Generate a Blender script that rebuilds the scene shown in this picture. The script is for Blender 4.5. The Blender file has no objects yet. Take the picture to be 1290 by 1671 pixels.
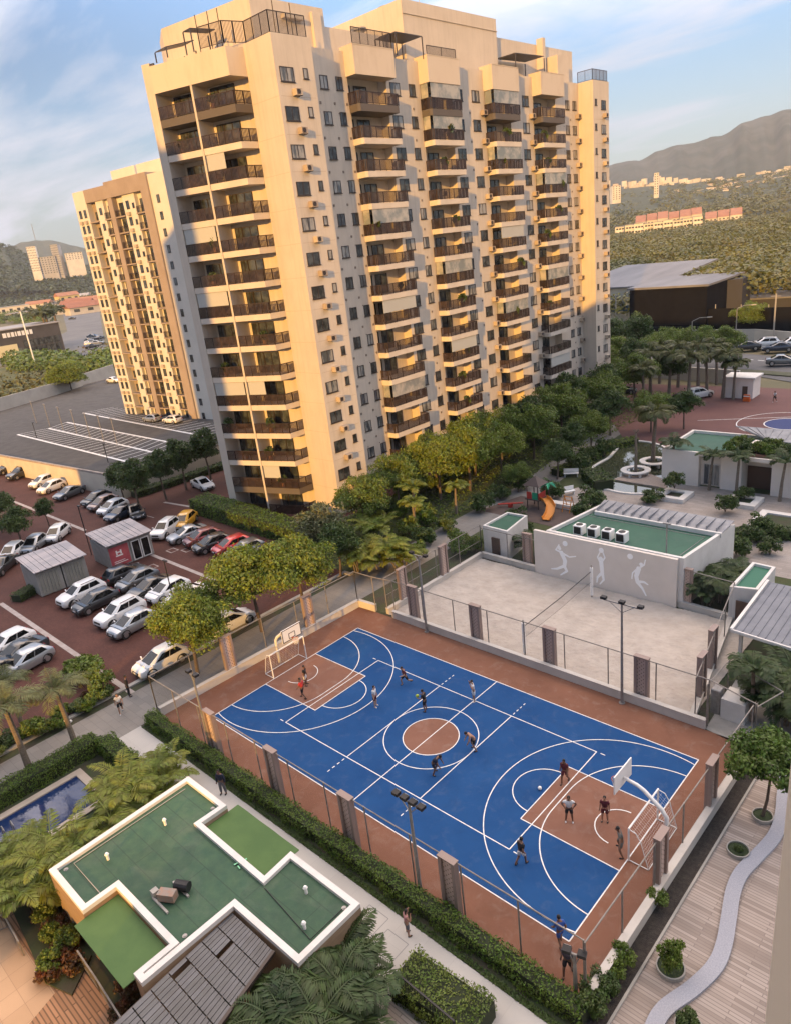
import bpy, bmesh, math, random
import numpy as np
from mathutils import Vector, Matrix, Euler
R_=math.radians; pi=math.pi
random.seed(7)
SC=bpy.context.scene; COL=SC.collection
# ------------------------------------------------------------------ camera
CAM=Vector((26.13363,-26.68890,29.10666)); FPX=1165.60
cd=bpy.data.cameras.new('camera'); cam=bpy.data.objects.new('camera',cd); COL.objects.link(cam)
cam.location=CAM; cam.rotation_euler=(1.2142,0.1113,0.7478)
cd.sensor_fit='AUTO'; cd.sensor_width=36; cd.lens=36*FPX/1671; cd.clip_start=0.3; cd.clip_end=30000
SC.camera=cam
CR=Euler((1.2142,0.1113,0.7478)).to_matrix()
# ------------------------------------------------------------------ light
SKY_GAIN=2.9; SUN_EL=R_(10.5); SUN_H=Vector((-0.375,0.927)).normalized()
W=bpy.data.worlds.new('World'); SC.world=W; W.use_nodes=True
wn=W.node_tree; wn.nodes.clear()
def wnode(t,**k):
    n=wn.nodes.new(t)
    for a,b in k.items(): setattr(n,a,b)
    return n
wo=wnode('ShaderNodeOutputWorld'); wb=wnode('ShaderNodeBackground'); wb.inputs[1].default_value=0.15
sky=wnode('ShaderNodeTexSky',sky_type='NISHITA',sun_disc=False,sun_elevation=SUN_EL,sun_rotation=math.atan2(-SUN_H.x,-SUN_H.y),altitude=20,air_density=1.0,dust_density=0.5,ozone_density=1.5)
tc=wnode('ShaderNodeTexCoord')
sep=wnode('ShaderNodeSeparateXYZ'); wn.links.new(tc.outputs['Generated'],sep.inputs[0])
def wmath(op,a,b=None):
    n=wnode('ShaderNodeMath',operation=op)
    for i,v in enumerate((a,b)):
        if v is None: continue
        if hasattr(v,'is_linked') or hasattr(v,'links'): wn.links.new(v,n.inputs[i])
        else: n.inputs[i].default_value=v
    return n.outputs[0]
zc=wmath('MAXIMUM',sep.outputs[2],0.02); zc=wmath('ADD',zc,0.12)
cx=wmath('DIVIDE',sep.outputs[0],zc); cy=wmath('DIVIDE',sep.outputs[1],zc)
cmb=wnode('ShaderNodeCombineXYZ'); wn.links.new(cx,cmb.inputs[0]); wn.links.new(cy,cmb.inputs[1])
mp=wnode('ShaderNodeMapping'); mp.inputs['Rotation'].default_value=(0,0,R_(38)); mp.inputs['Scale'].default_value=(0.55,1.25,1); mp.inputs['Location'].default_value=(8.8,0.7,0)
wn.links.new(cmb.outputs[0],mp.inputs[0])
cn=wnode('ShaderNodeTexNoise'); cn.inputs['Scale'].default_value=1.0; cn.inputs['Detail'].default_value=9; cn.inputs['Roughness'].default_value=0.56; cn.inputs['Distortion'].default_value=0.35
wn.links.new(mp.outputs[0],cn.inputs['Vector'])
cr=wnode('ShaderNodeValToRGB'); cr.color_ramp.elements[0].position=0.47; cr.color_ramp.elements[0].color=(0,0,0,1); cr.color_ramp.elements[1].position=0.60; cr.color_ramp.elements[1].color=(1,1,1,1)
wn.links.new(cn.outputs[0],cr.inputs[0])
cmx=wnode('ShaderNodeMixRGB'); cmx.inputs[2].default_value=(6.0,5.8,5.6,1)
cf=wmath('MULTIPLY',cr.outputs[0],0.92)
wn.links.new(cf,cmx.inputs[0]); 
hsv=wnode('ShaderNodeHueSaturation'); hsv.inputs['Saturation'].default_value=1.0; hsv.inputs['Value'].default_value=1.0
wn.links.new(sky.outputs[0],hsv.inputs['Color']); hz_=wnode('ShaderNodeMapRange',interpolation_type='SMOOTHSTEP'); hz_.inputs[1].default_value=-0.02; hz_.inputs[2].default_value=0.22; hz_.inputs[3].default_value=0.85; hz_.inputs[4].default_value=0.0; wn.links.new(sep.outputs[2],hz_.inputs[0])
hmx=wnode('ShaderNodeMixRGB'); hmx.inputs[2].default_value=(3.3,3.4,3.15,1); wn.links.new(hz_.outputs[0],hmx.inputs[0]); wn.links.new(hsv.outputs[0],hmx.inputs[1]); wn.links.new(hmx.outputs[0],cmx.inputs[1])
# sky gain added to fill the shade: strong overhead, weak low and sunward
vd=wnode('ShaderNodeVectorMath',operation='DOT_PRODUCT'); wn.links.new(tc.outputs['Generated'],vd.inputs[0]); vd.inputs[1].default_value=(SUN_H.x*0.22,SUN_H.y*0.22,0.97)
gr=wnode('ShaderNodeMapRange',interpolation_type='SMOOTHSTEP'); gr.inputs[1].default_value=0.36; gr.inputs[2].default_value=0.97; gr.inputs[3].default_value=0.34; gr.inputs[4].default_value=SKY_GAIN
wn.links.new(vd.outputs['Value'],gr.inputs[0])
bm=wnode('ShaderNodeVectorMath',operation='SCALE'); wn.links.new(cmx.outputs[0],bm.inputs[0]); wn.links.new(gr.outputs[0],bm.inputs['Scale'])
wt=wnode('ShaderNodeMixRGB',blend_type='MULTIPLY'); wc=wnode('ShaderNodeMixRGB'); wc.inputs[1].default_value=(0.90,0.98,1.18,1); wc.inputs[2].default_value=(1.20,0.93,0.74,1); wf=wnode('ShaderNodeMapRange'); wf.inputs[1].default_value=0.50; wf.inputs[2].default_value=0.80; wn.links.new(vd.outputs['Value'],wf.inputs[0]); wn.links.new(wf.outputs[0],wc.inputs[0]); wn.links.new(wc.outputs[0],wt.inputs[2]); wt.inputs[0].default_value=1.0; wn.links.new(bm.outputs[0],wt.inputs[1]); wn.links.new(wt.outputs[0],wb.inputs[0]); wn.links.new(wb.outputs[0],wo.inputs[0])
sl=bpy.data.lights.new('sun','SUN'); sl.energy=2.3; sl.angle=R_(0.55); sl.color=(1.0,0.52,0.11)
sun=bpy.data.objects.new('sun',sl); COL.objects.link(sun); sun.location=(60,-150,90)
sun.rotation_euler=Vector((SUN_H.x*math.cos(SUN_EL),SUN_H.y*math.cos(SUN_EL),-math.sin(SUN_EL))).to_track_quat('-Z','Y').to_euler()
vs=SC.view_settings; vs.view_transform='Standard'; vs.look='None'; vs.gamma=1; vs.exposure=1.45
SC.cycles.max_bounces=5; SC.cycles.diffuse_bounces=3; SC.cycles.glossy_bounces=2; SC.cycles.transmission_bounces=2; SC.cycles.transparent_max_bounces=12; SC.cycles.volume_bounces=0
SC.cycles.use_denoising=True
SC.cycles.caustics_reflective=False; SC.cycles.caustics_refractive=False
# ------------------------------------------------------------------ helpers
def at(px,py,z=0):
    """the point of the world at height z seen at photo pixel px,py"""
    d=CR@Vector(((px-645)/FPX,-(py-835.5)/FPX,-1)); t=(z-CAM.z)/d.z
    return CAM+d*t
def atd(px,py,dist):
    d=CR@Vector(((px-645)/FPX,-(py-835.5)/FPX,-1)); h=math.hypot(d.x,d.y)
    return CAM+d*(dist/h)
MATS={}
def mat(name,c,rough=0.7,c2=None,scale=3.0,bump=0,bscale=20,metal=0,detail=4,spec=0.5,island=0,objrand=0,trans=0,lo=0.35,hi=0.65,emit=None,stretch=None,coat=0):
    if name in MATS: return MATS[name]
    m=bpy.data.materials.new(name); m.use_nodes=True; nt=m.node_tree; b=nt.nodes['Principled BSDF']; L=nt.links.new
    b.inputs['Roughness'].default_value=rough; b.inputs['Metallic'].default_value=metal; b.inputs['Specular IOR Level'].default_value=spec
    if coat: b.inputs['Coat Weight'].default_value=coat; b.inputs['Coat Roughness'].default_value=0.06
    b.inputs['Base Color'].default_value=(*c,1); col=None
    g=nt.nodes.new('ShaderNodeNewGeometry')
    vec=g.outputs['Position']
    if stretch:
        mpn=nt.nodes.new('ShaderNodeMapping'); mpn.inputs['Scale'].default_value=stretch; L(vec,mpn.inputs[0]); vec=mpn.outputs[0]
    if c2 is not None:
        n=nt.nodes.new('ShaderNodeTexNoise'); n.inputs['Scale'].default_value=scale; n.inputs['Detail'].default_value=detail; n.inputs['Roughness'].default_value=0.6
        L(vec,n.inputs['Vector'])
        r=nt.nodes.new('ShaderNodeValToRGB'); r.color_ramp.elements[0].position=lo; r.color_ramp.elements[0].color=(*c,1); r.color_ramp.elements[1].position=hi; r.color_ramp.elements[1].color=(*c2,1)
        L(n.outputs[0],r.inputs[0]); col=r.outputs[0]
    if island or objrand:
        src=g.outputs['Random Per Island'] if island else nt.nodes.new('ShaderNodeObjectInfo').outputs['Random']
        amt=island or objrand
        h=nt.nodes.new('ShaderNodeHueSaturation'); mr=nt.nodes.new('ShaderNodeMapRange'); mr.inputs[3].default_value=1-amt; mr.inputs[4].default_value=1+amt
        L(src,mr.inputs[0]); L(mr.outputs[0],h.inputs['Value'])
        if col is None: h.inputs['Color'].default_value=(*c,1)
        else: L(col,h.inputs['Color'])
        mr2=nt.nodes.new('ShaderNodeMapRange'); mr2.inputs[3].default_value=0.5-amt*0.05; mr2.inputs[4].default_value=0.5+amt*0.04
        L(src,mr2.inputs[0]); L(mr2.outputs[0],h.inputs['Hue'])
        col=h.outputs[0]
    if col is not None: L(col,b.inputs['Base Color'])
    if bump:
        n2=nt.nodes.new('ShaderNodeTexNoise'); n2.inputs['Scale'].default_value=bscale; n2.inputs['Detail'].default_value=3
        L(vec,n2.inputs['Vector'])
        bp=nt.nodes.new('ShaderNodeBump'); bp.inputs['Strength'].default_value=bump; bp.inputs['Distance'].default_value=0.05
        L(n2.outputs[0],bp.inputs['Height']); L(bp.outputs[0],b.inputs['Normal'])
    if trans:
        t=nt.nodes.new('ShaderNodeBsdfTranslucent'); mx=nt.nodes.new('ShaderNodeMixShader'); mx.inputs[0].default_value=trans
        if col is not None: L(col,t.inputs[0])
        else: t.inputs[0].default_value=(*c,1)
        L(b.outputs[0],mx.inputs[1]); L(t.outputs[0],mx.inputs[2]); L(mx.outputs[0],nt.nodes['Material Output'].inputs[0])
    if emit:
        b.inputs['Emission Color'].default_value=(*emit[0],1); b.inputs['Emission Strength'].default_value=emit[1]
    MATS[name]=m; return m
def nodes_of(m): 
    nt=m.node_tree; return nt,nt.nodes['Principled BSDF'],nt.links.new
def brickmat(name,c1,c2,mortar,size,bw=0.5,rh=0.25,ms=0.02,rough=0.8,rot=0,patch=0.0,offset=0.5):
    """pavers, planks or tiles laid in the world's own x,y"""
    m=bpy.data.materials.new(name); m.use_nodes=True; nt,b,L=nodes_of(m); b.inputs['Roughness'].default_value=rough; b.inputs['Specular IOR Level'].default_value=0.2
    g=nt.nodes.new('ShaderNodeNewGeometry'); mpn=nt.nodes.new('ShaderNodeMapping'); mpn.inputs['Rotation'].default_value=(0,0,rot)
    L(g.outputs['Position'],mpn.inputs[0])
    br=nt.nodes.new('ShaderNodeTexBrick'); br.offset=offset; L(mpn.outputs[0],br.inputs['Vector'])
    br.inputs['Color1'].default_value=(*c1,1); br.inputs['Color2'].default_value=(*c2,1); br.inputs['Mortar'].default_value=(*mortar,1)
    br.inputs['Scale'].default_value=1/size; br.inputs['Mortar Size'].default_value=ms; br.inputs['Brick Width'].default_value=bw; br.inputs['Row Height'].default_value=rh; br.inputs['Bias'].default_value=0
    col=br.outputs[0]
    n=nt.nodes.new('ShaderNodeTexNoise'); n.inputs['Scale'].default_value=0.35; n.inputs['Detail'].default_value=6; L(g.outputs['Position'],n.inputs['Vector'])
    mr=nt.nodes.new('ShaderNodeMapRange'); mr.inputs[1].default_value=0.3; mr.inputs[2].default_value=0.7; mr.inputs[3].default_value=1-patch; mr.inputs[4].default_value=1+patch
    L(n.outputs[0],mr.inputs[0]); h=nt.nodes.new('ShaderNodeHueSaturation'); L(mr.outputs[0],h.inputs['Value']); L(col,h.inputs['Color']); L(h.outputs[0],b.inputs['Base Color'])
    MATS[name]=m; return m
ORG={}
def org(o):
    v=Vector((0,0,0))
    while o is not None:
        v=v+o.location; o=o.parent
    return v
def tag(o,label=None,cat=None,group=None,kind=None):
    if label:
        o['label']=label; o['kind']='thing'
    if cat: o['category']=cat
    if group: o['group']=group
    if kind: o['kind']=kind
    return o
def T(name,label,cat,loc=(0,0,0),group=None,rz=0):
    o=bpy.data.objects.new(name,None); COL.objects.link(o); o.location=loc; o.rotation_euler=(0,0,rz); o.empty_display_size=0.3
    return tag(o,label,cat,group)
def children(o): return [c for c in o.children]
def link_mesh(name,me,parent=None):
    o=bpy.data.objects.new(name,me); COL.objects.link(o)
    if parent is not None: o.parent=parent
    return o
def copy_tree(o,parent=None):
    c=o.copy(); COL.objects.link(c)
    if parent is not None: c.parent=parent
    for ch in list(o.children): copy_tree(ch,c)
    return c
class MB:
    """collects shapes and links them as one mesh object"""
    def __init__(s): s.v=[]; s.f=[]; s.m=[]
    def add(s,vs,fs,mi=0):
        o=len(s.v); s.v+= [tuple(v) for v in vs]; s.f+=[tuple(i+o for i in f) for f in fs]; s.m+=[mi]*len(fs); return s
    def box(s,a,b,mi=0):
        x0,y0,z0=[min(p,q) for p,q in zip(a,b)]; x1,y1,z1=[max(p,q) for p,q in zip(a,b)]
        return s.add([(x0,y0,z0),(x1,y0,z0),(x1,y1,z0),(x0,y1,z0),(x0,y0,z1),(x1,y0,z1),(x1,y1,z1),(x0,y1,z1)],
            [(0,3,2,1),(4,5,6,7),(0,1,5,4),(1,2,6,5),(2,3,7,6),(3,0,4,7)],mi)
    def bevbox(s,a,b,r=0.02,mi=0):
        x0,y0,z0=[min(p,q) for p,q in zip(a,b)]; x1,y1,z1=[max(p,q) for p,q in zip(a,b)]
        s.prism([(x0+r,y0),(x1-r,y0),(x1,y0+r),(x1,y1-r),(x1-r,y1),(x0+r,y1),(x0,y1-r),(x0,y0+r)],z0,z1-r,mi,top=False)
        p=[(x0+r,y0),(x1-r,y0),(x1,y0+r),(x1,y1-r),(x1-r,y1),(x0+r,y1),(x0,y1-r),(x0,y0+r)]
        cx,cy=(x0+x1)/2,(y0+y1)/2
        q=[(cx+(x-cx)*(1-2*r/(x1-x0)),cy+(y-cy)*(1-2*r/(y1-y0))) for x,y in p]
        s.add([(x,y,z1-r) for x,y in p]+[(x,y,z1) for x,y in q],[(i,(i+1)%8,8+(i+1)%8,8+i) for i in range(8)]+[tuple(range(8,16))],mi)
        return s
    def obox(s,c,size,rz=0,mi=0):
        hx,hy,hz=[q/2 for q in size]; ca,sa=math.cos(rz),math.sin(rz)
        vs=[(c[0]+x*hx*ca-y*hy*sa,c[1]+x*hx*sa+y*hy*ca,c[2]+z*hz) for z in(-1,1) for x,y in((-1,-1),(1,-1),(1,1),(-1,1))]
        return s.add(vs,[(0,3,2,1),(4,5,6,7),(0,1,5,4),(1,2,6,5),(2,3,7,6),(3,0,4,7)],mi)
    def bar(s,p,q,w,h=None,mi=0,up=(0,0,1)):
        p,q=Vector(p),Vector(q); d=(q-p).normalized(); u=Vector(up)
        if abs(d.dot(u))>0.98: u=Vector((1,0,0))
        a=d.cross(u).normalized(); b=a.cross(d).normalized(); h=h or w
        vs=[e+a*sx*w/2+b*sy*h/2 for e in(p,q) for sx,sy in((-1,-1),(1,-1),(1,1),(-1,1))]
        return s.add(vs,[(0,1,2,3),(4,7,6,5),(0,4,5,1),(1,5,6,2),(2,6,7,3),(3,7,4,0)],mi)
    def prism(s,poly,z0,z1,mi=0,top=True,bot=True):
        n=len(poly); A=sum(poly[i][0]*poly[(i+1)%n][1]-poly[(i+1)%n][0]*poly[i][1] for i in range(n))
        if A<0: poly=poly[::-1]
        f=[(i,(i+1)%n,n+(i+1)%n,n+i) for i in range(n)]
        if top: f.append(tuple(range(n,2*n)))
        if bot: f.append(tuple(range(n-1,-1,-1)))
        return s.add([(x,y,z0) for x,y in poly]+[(x,y,z1) for x,y in poly],f,mi)
    def sheet(s,poly,z,mi=0):
        n=len(poly); A=sum(poly[i][0]*poly[(i+1)%n][1]-poly[(i+1)%n][0]*poly[i][1] for i in range(n))
        if A<0: poly=poly[::-1]
        return s.add([(x,y,z) for x,y in poly],[tuple(range(n))],mi)
    def tube(s,pts,rad,n=8,mi=0,cap=True):
        pts=[Vector(p) for p in pts]; k=len(pts)
        if not hasattr(rad,'__len__'): rad=[rad]*k
        vs=[]; pa=None
        for i,p in enumerate(pts):
            d=((pts[min(i+1,k-1)]-pts[max(i-1,0)])).normalized()
            if pa is None:
                u=Vector((0,0,1)) if abs(d.z)<0.9 else Vector((1,0,0)); a=d.cross(u).normalized()
            else: a=(pa-d*pa.dot(d)).normalized()
            pa=a; b=d.cross(a)
            vs+=[p+(a*math.cos(2*pi*j/n)+b*math.sin(2*pi*j/n))*rad[i] for j in range(n)]
        f=[(i*n+j,i*n+(j+1)%n,(i+1)*n+(j+1)%n,(i+1)*n+j) for i in range(k-1) for j in range(n)]
        if cap: f+=[tuple(range(n-1,-1,-1)),tuple(range((k-1)*n,k*n))]
        return s.add(vs,f,mi)
    def cyl(s,c,r,h,n=16,mi=0,r2=None): return s.tube([c,(c[0],c[1],c[2]+h)],[r,r if r2 is None else r2],n,mi)
    def ball(s,c,r,n=10,m=7,mi=0,sq=(1,1,1)):
        vs=[(c[0],c[1],c[2]-r*sq[2])]
        for i in range(1,m):
            t=pi*i/m
            vs+=[(c[0]+r*sq[0]*math.sin(t)*math.cos(2*pi*j/n),c[1]+r*sq[1]*math.sin(t)*math.sin(2*pi*j/n),c[2]-r*sq[2]*math.cos(t)) for j in range(n)]
        vs.append((c[0],c[1],c[2]+r*sq[2])); f=[]
        for j in range(n):
            f.append((0,1+(j+1)%n,1+j)); f.append((len(vs)-1,1+(m-2)*n+j,1+(m-2)*n+(j+1)%n))
            for i in range(m-2): f.append((1+i*n+j,1+i*n+(j+1)%n,1+(i+1)*n+(j+1)%n,1+(i+1)*n+j))
        return s.add(vs,f,mi)
    def arc(s,c,r,a0,a1,w,z,mi=0,n=None):
        n=n or max(6,int(abs(a1-a0)*r/0.25)); vs=[]
        for i in range(n+1):
            a=a0+(a1-a0)*i/n
            for rr in(r-w/2,r+w/2): vs.append((c[0]+rr*math.cos(a),c[1]+rr*math.sin(a),z))
        f=[(2*i,2*i+1,2*i+3,2*i+2) if a1>a0 else (2*i,2*i+2,2*i+3,2*i+1) for i in range(n)]
        return s.add(vs,f,mi)
    def line(s,a,b,w,z,mi=0):
        a,b=Vector(a),Vector(b); d=(b-a).normalized(); n=Vector((-d.y,d.x))*w/2
        return s.sheet([tuple(a-n),tuple(b-n),tuple(b+n),tuple(a+n)],z,mi)
    def mesh(s,name,mats,o=(0,0,0),smooth=False):
        me=bpy.data.meshes.new(name); me.from_pydata([(v[0]-o[0],v[1]-o[1],v[2]-o[2]) for v in s.v],[],s.f)
        for m in (mats if isinstance(mats,(list,tuple)) else [mats]): me.materials.append(m)
        if any(s.m): me.polygons.foreach_set('material_index',s.m)
        if smooth:
            me.polygons.foreach_set('use_smooth',[True]*len(s.f))
            if smooth!=True: me.set_sharp_from_angle(angle=smooth)
        me.update(); return me
    def build(s,name,mats,parent=None,smooth=False,loc=None):
        o=org(parent) if parent is not None else (Vector(loc) if loc is not None else Vector((0,0,0)))
        ob=link_mesh(name,s.mesh(name,mats,o,smooth),parent)
        if parent is None and loc is not None: ob.location=loc
        return ob
def struct(name,mb,m,**k): return tag(mb.build(name,m,**k),kind='structure')
def npmesh(name,V,F,mats,mi=None,smooth=False):
    """V (n,3), F (m,k) all of one size"""
    me=bpy.data.meshes.new(name); k=F.shape[1]
    me.vertices.add(len(V)); me.vertices.foreach_set('co',np.asarray(V,dtype=np.float32).ravel())
    me.loops.add(F.size); me.loops.foreach_set('vertex_index',F.astype(np.int32).ravel())
    me.polygons.add(len(F)); me.polygons.foreach_set('loop_start',np.arange(0,F.size,k,dtype=np.int32)); me.polygons.foreach_set('loop_total',np.full(len(F),k,dtype=np.int32))
    for m in (mats if isinstance(mats,(list,tuple)) else [mats]): me.materials.append(m)
    if mi is not None: me.polygons.foreach_set('material_index',np.asarray(mi,dtype=np.int32))
    if smooth: me.polygons.foreach_set('use_smooth',np.ones(len(F),dtype=bool))
    me.update(calc_edges=True); me.validate(); return me
# ------------------------------------------------------------------ materials
M_cream=mat('cream_render',(0.52,0.455,0.38),0.85,(0.57,0.50,0.42),scale=0.35,bump=0.08,bscale=8,detail=8)
def streaks(m,amt=0.16):
    nt,b,L=nodes_of(m); lk=b.inputs['Base Color'].links[0]; src=lk.from_socket; g=nt.nodes.new('ShaderNodeNewGeometry'); mpn=nt.nodes.new('ShaderNodeMapping'); mpn.inputs['Scale'].default_value=(1.3,1.3,.07); L(g.outputs['Position'],mpn.inputs[0])
    n=nt.nodes.new('ShaderNodeTexNoise'); n.inputs['Scale'].default_value=1.6; n.inputs['Detail'].default_value=8; n.inputs['Roughness'].default_value=.7; L(mpn.outputs[0],n.inputs['Vector'])
    mr=nt.nodes.new('ShaderNodeMapRange'); mr.inputs[1].default_value=.48; mr.inputs[2].default_value=.78; mr.inputs[3].default_value=1; mr.inputs[4].default_value=1-amt; L(n.outputs[0],mr.inputs[0])
    h=nt.nodes.new('ShaderNodeHueSaturation'); L(mr.outputs[0],h.inputs['Value']); L(src,h.inputs['Color']); L(h.outputs[0],b.inputs['Base Color'])
streaks(M_cream)
M_pink=M_cream
M_grey=mat('grey_render',(0.50,0.44,0.37),0.85,(0.56,0.49,0.41),scale=0.4,bump=0.08,bscale=8)
M_white=mat('white_paint',(0.64,0.62,0.59),0.7,(0.50,0.48,0.45),scale=0.8,detail=8,lo=0.45,hi=0.85)
M_whitecl=mat('clean_white',(0.78,0.77,0.75),0.5)
M_line=mat('court_line',(0.74,0.74,0.72),0.7,(0.42,0.46,0.52),scale=3.5,detail=12,lo=0.48,hi=0.78)
def worn(m,dust,amt,scale=1.1,lo=.52,hi=.82,dark=None):
    """dust, scuffs and old stains over a painted surface"""
    nt,b,L=nodes_of(m); inp=b.inputs['Base Color']; g=nt.nodes.new('ShaderNodeNewGeometry')
    for col,am,sc,off in ((dust,amt,scale,0),(dark,amt*.9,scale*.45,7)):
        if col is None: continue
        src=inp.links[0].from_socket; mpn=nt.nodes.new('ShaderNodeMapping'); mpn.inputs['Location'].default_value=(off,off*2,0); L(g.outputs['Position'],mpn.inputs[0])
        n=nt.nodes.new('ShaderNodeTexNoise'); n.inputs['Scale'].default_value=sc; n.inputs['Detail'].default_value=14; n.inputs['Roughness'].default_value=.72; n.inputs['Distortion'].default_value=.6; L(mpn.outputs[0],n.inputs['Vector'])
        mr=nt.nodes.new('ShaderNodeMapRange'); mr.inputs[1].default_value=lo; mr.inputs[2].default_value=hi; mr.inputs[4].default_value=am; L(n.outputs[0],mr.inputs[0])
        x=nt.nodes.new('ShaderNodeMixRGB'); L(mr.outputs[0],x.inputs[0]); L(src,x.inputs[1]); x.inputs[2].default_value=(*col,1); L(x.outputs[0],inp)
M_dark=mat('dark_bronze',(0.045,0.033,0.028),0.5,metal=0.2)
M_rail=mat('bronze_rail',(0.040,0.025,0.020),0.5,metal=0.2)
M_black=mat('black_metal',(0.02,0.02,0.022),0.5,metal=0.3)
M_steel=mat('galvanised_steel',(0.34,0.33,0.32),0.5,metal=0.5,c2=(0.25,0.24,0.23),scale=3)
M_glass=mat('window_glass',(0.022,0.026,0.030),0.08,spec=0.6,c2=(0.08,0.09,0.095),scale=0.9,lo=0.42,hi=0.6)
M_curtain=mat('window_glass_curtain',(0.30,0.29,0.27),0.15,spec=0.8,c2=(0.07,0.08,0.09),scale=1.3,lo=0.45,hi=0.55,stretch=(1,1,0.2))
M_concrete=mat('concrete',(0.36,0.34,0.31),0.9,(0.27,0.26,0.24),scale=0.7,detail=8)
M_asphalt=mat('asphalt',(0.050,0.049,0.050),0.9,(0.075,0.073,0.072),scale=0.6,detail=9,bump=0.1,bscale=30)
M_leafdark=mat('leaf_dark',(0.035,0.060,0.016),0.55,island=0.45,trans=0.25)
# ------------------------------------------------------------------ ground
M_ground=mat('dry_ground',(0.10,0.095,0.05),0.95,(0.16,0.13,0.07),scale=0.03,detail=10)
g=MB(); g.sheet([(-20000,-600),(3000,-600),(3000,20000),(-20000,20000)],-0.30); struct('ground',g,M_ground)
# red paver lot, with the fence line x=-17.3 as its right edge
M_lot=brickmat('lot_pavers',(0.078,0.032,0.026),(0.100,0.041,0.032),(0.055,0.030,0.025),0.5,0.5,0.25,0.02,patch=0.16)
g=MB(); g.box((-140,-60,-0.25),(-22.6,14.2,0)); g.box((-69.5,14.2,-0.25),(-34,60,0)); struct('parking_lot',g,M_lot)
M_paving=brickmat('grey_paving',(0.20,0.19,0.178),(0.225,0.212,0.197),(0.155,0.148,0.138),1.0,1.2,0.6,0.012,patch=0.10)
M_walk=brickmat('pale_paving',(0.40,0.39,0.375),(0.43,0.42,0.40),(0.35,0.34,0.325),1.0,1.5,1.5,0.006,patch=0.06,offset=0)
g=MB(); g.box((-22.6,-60,-0.25),(60,24.5,0)); struct('garden_ground',g,mat('soil',(0.05,0.04,0.028),0.95,(0.035,0.055,0.02),scale=0.8,bump=0.4,bscale=4))
g=MB(); g.box((-34,24.5,-0.25),(60,100,0.0)); g.box((-34,14.2,-0.25),(-22.6,24.5,0)); struct('garden_lawn',g,mat('lawn',(0.035,0.055,0.015),0.95,(0.06,0.065,0.022),scale=0.6,detail=8,bump=0.5,bscale=9))
# walks
g=MB(); g.sheet([(-21.8,-60),(-18.9,-60),(-18.9,-12.9),(-17.4,-12.9),(-17.4,24),(-21.8,24)],0.010); struct('side_walk',g,M_paving)
g=MB(); g.sheet([(-18.9,-12.9),(5.6,-12.9),(5.6,-26),(17.6,-26),(17.6,-10.7),(-17.4,-10.7),(-18.9,-10.7)],0.006)
struct('pale_walk',g,M_walk)
g=MB(); g.sheet([(-21.8,24.01),(-17.4,24.01),(-17.4,42),(-20.2,58),(-22,80),(-24.5,80),(-24.2,58),(-21.8,42)],0.010); struct('garden_walk',g,M_paving)
# lot lines: white bands along the lanes, stall marks
g=MB()
for (x0,x1,y) in ((-49.2,-21.6,-9.0),(-46.4,-32,6.1),(-120,-62,5.7),(-140,-52,-9.0)):
    g.sheet([(x0,y-0.22),(x1,y-0.22),(x1,y+0.22),(x0,y+0.22)],0.004)
for y in (20,): pass
g.sheet([(-62,16.7),(-36,20.4),(-36,20.8),(-62,17.1)],0.004)
for i in range(5): g.sheet([(-60+i*4.5,12.6+i*0.25),(-57.5+i*4.5,12.75+i*0.25),(-57.5+i*4.5,12.9+i*0.25),(-60+i*4.5,12.75+i*0.25)],0.004)
for (x,y) in ((-45.5,7.6),(-43.4,3.9),(-44.0,8.6)):
    g.line((x,y),(x+1.2,y),0.12,0.004); g.line((x,y+0.9),(x+1.2,y+0.9),0.12,0.004); g.line((x+0.06,y+.06),(x+0.06,y+.84),0.10,0.004); g.line((x+1.14,y+.06),(x+1.14,y+.84),0.10,0.004)
for i in range(9): g.line((-43.5-i*0.9,-2.6+0.3),(-43.0-i*0.9,-1.2),0.25,0.004)
struct('lot_markings',g,mat('lot_line',(0.40,0.36,0.34),.8,(0.30,0.25,0.23),scale=1.5,detail=8))
g=MB(); g.box((-23.0,-60,0),(-22.6,14.2,0.13)); g.box((-22.6,13.8,0),(-21.8,14.2,0.13)); struct('kerb',g,M_concrete)
# ------------------------------------------------------------------ sports court
M_brown=mat('court_brown',(0.165,0.077,0.049),0.85,(0.215,0.105,0.069),scale=0.35,detail=13,lo=.3,hi=.72,spec=.15,bump=0.04,bscale=40)
M_blue=mat('court_blue',(0.008,0.052,0.168),0.8,(0.014,0.070,0.205),scale=0.30,detail=13,lo=.3,hi=.72,spec=.15,bump=0.04,bscale=40)
M_key=mat('court_key',(0.185,0.090,0.062),0.85,(0.225,0.115,0.080),scale=0.4,detail=13,lo=.3,hi=.72,spec=.15)
worn(M_blue,(.09,.13,.21),.45,dark=(.008,.03,.09)); worn(M_brown,(.30,.24,.20),.5,dark=(.07,.035,.025)); worn(M_key,(.30,.24,.21),.5,dark=(.08,.045,.035))
XL,YL=13.92,7.12
g=MB(); g.box((-17.2,-9.25,-0.2),(15.9,9.9,0.012)); struct('court_floor',g,M_brown)
g=MB(); g.sheet([(-XL,-YL),(XL,-YL),(XL,YL),(-XL,YL)],0.016); struct('court_field',g,M_blue)
g=MB()
KW=2.45; KL=5.6
for s in (-1,1): g.sheet([(s*XL,-KW),(s*XL,KW),(s*(XL-KL),KW),(s*(XL-KL),-KW)],0.020)
g.sheet([(1.75*math.cos(2*pi*i/48),1.75*math.sin(2*pi*i/48)) for i in range(48)],0.020)
struct('court_key_paint',g,M_key)
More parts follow.
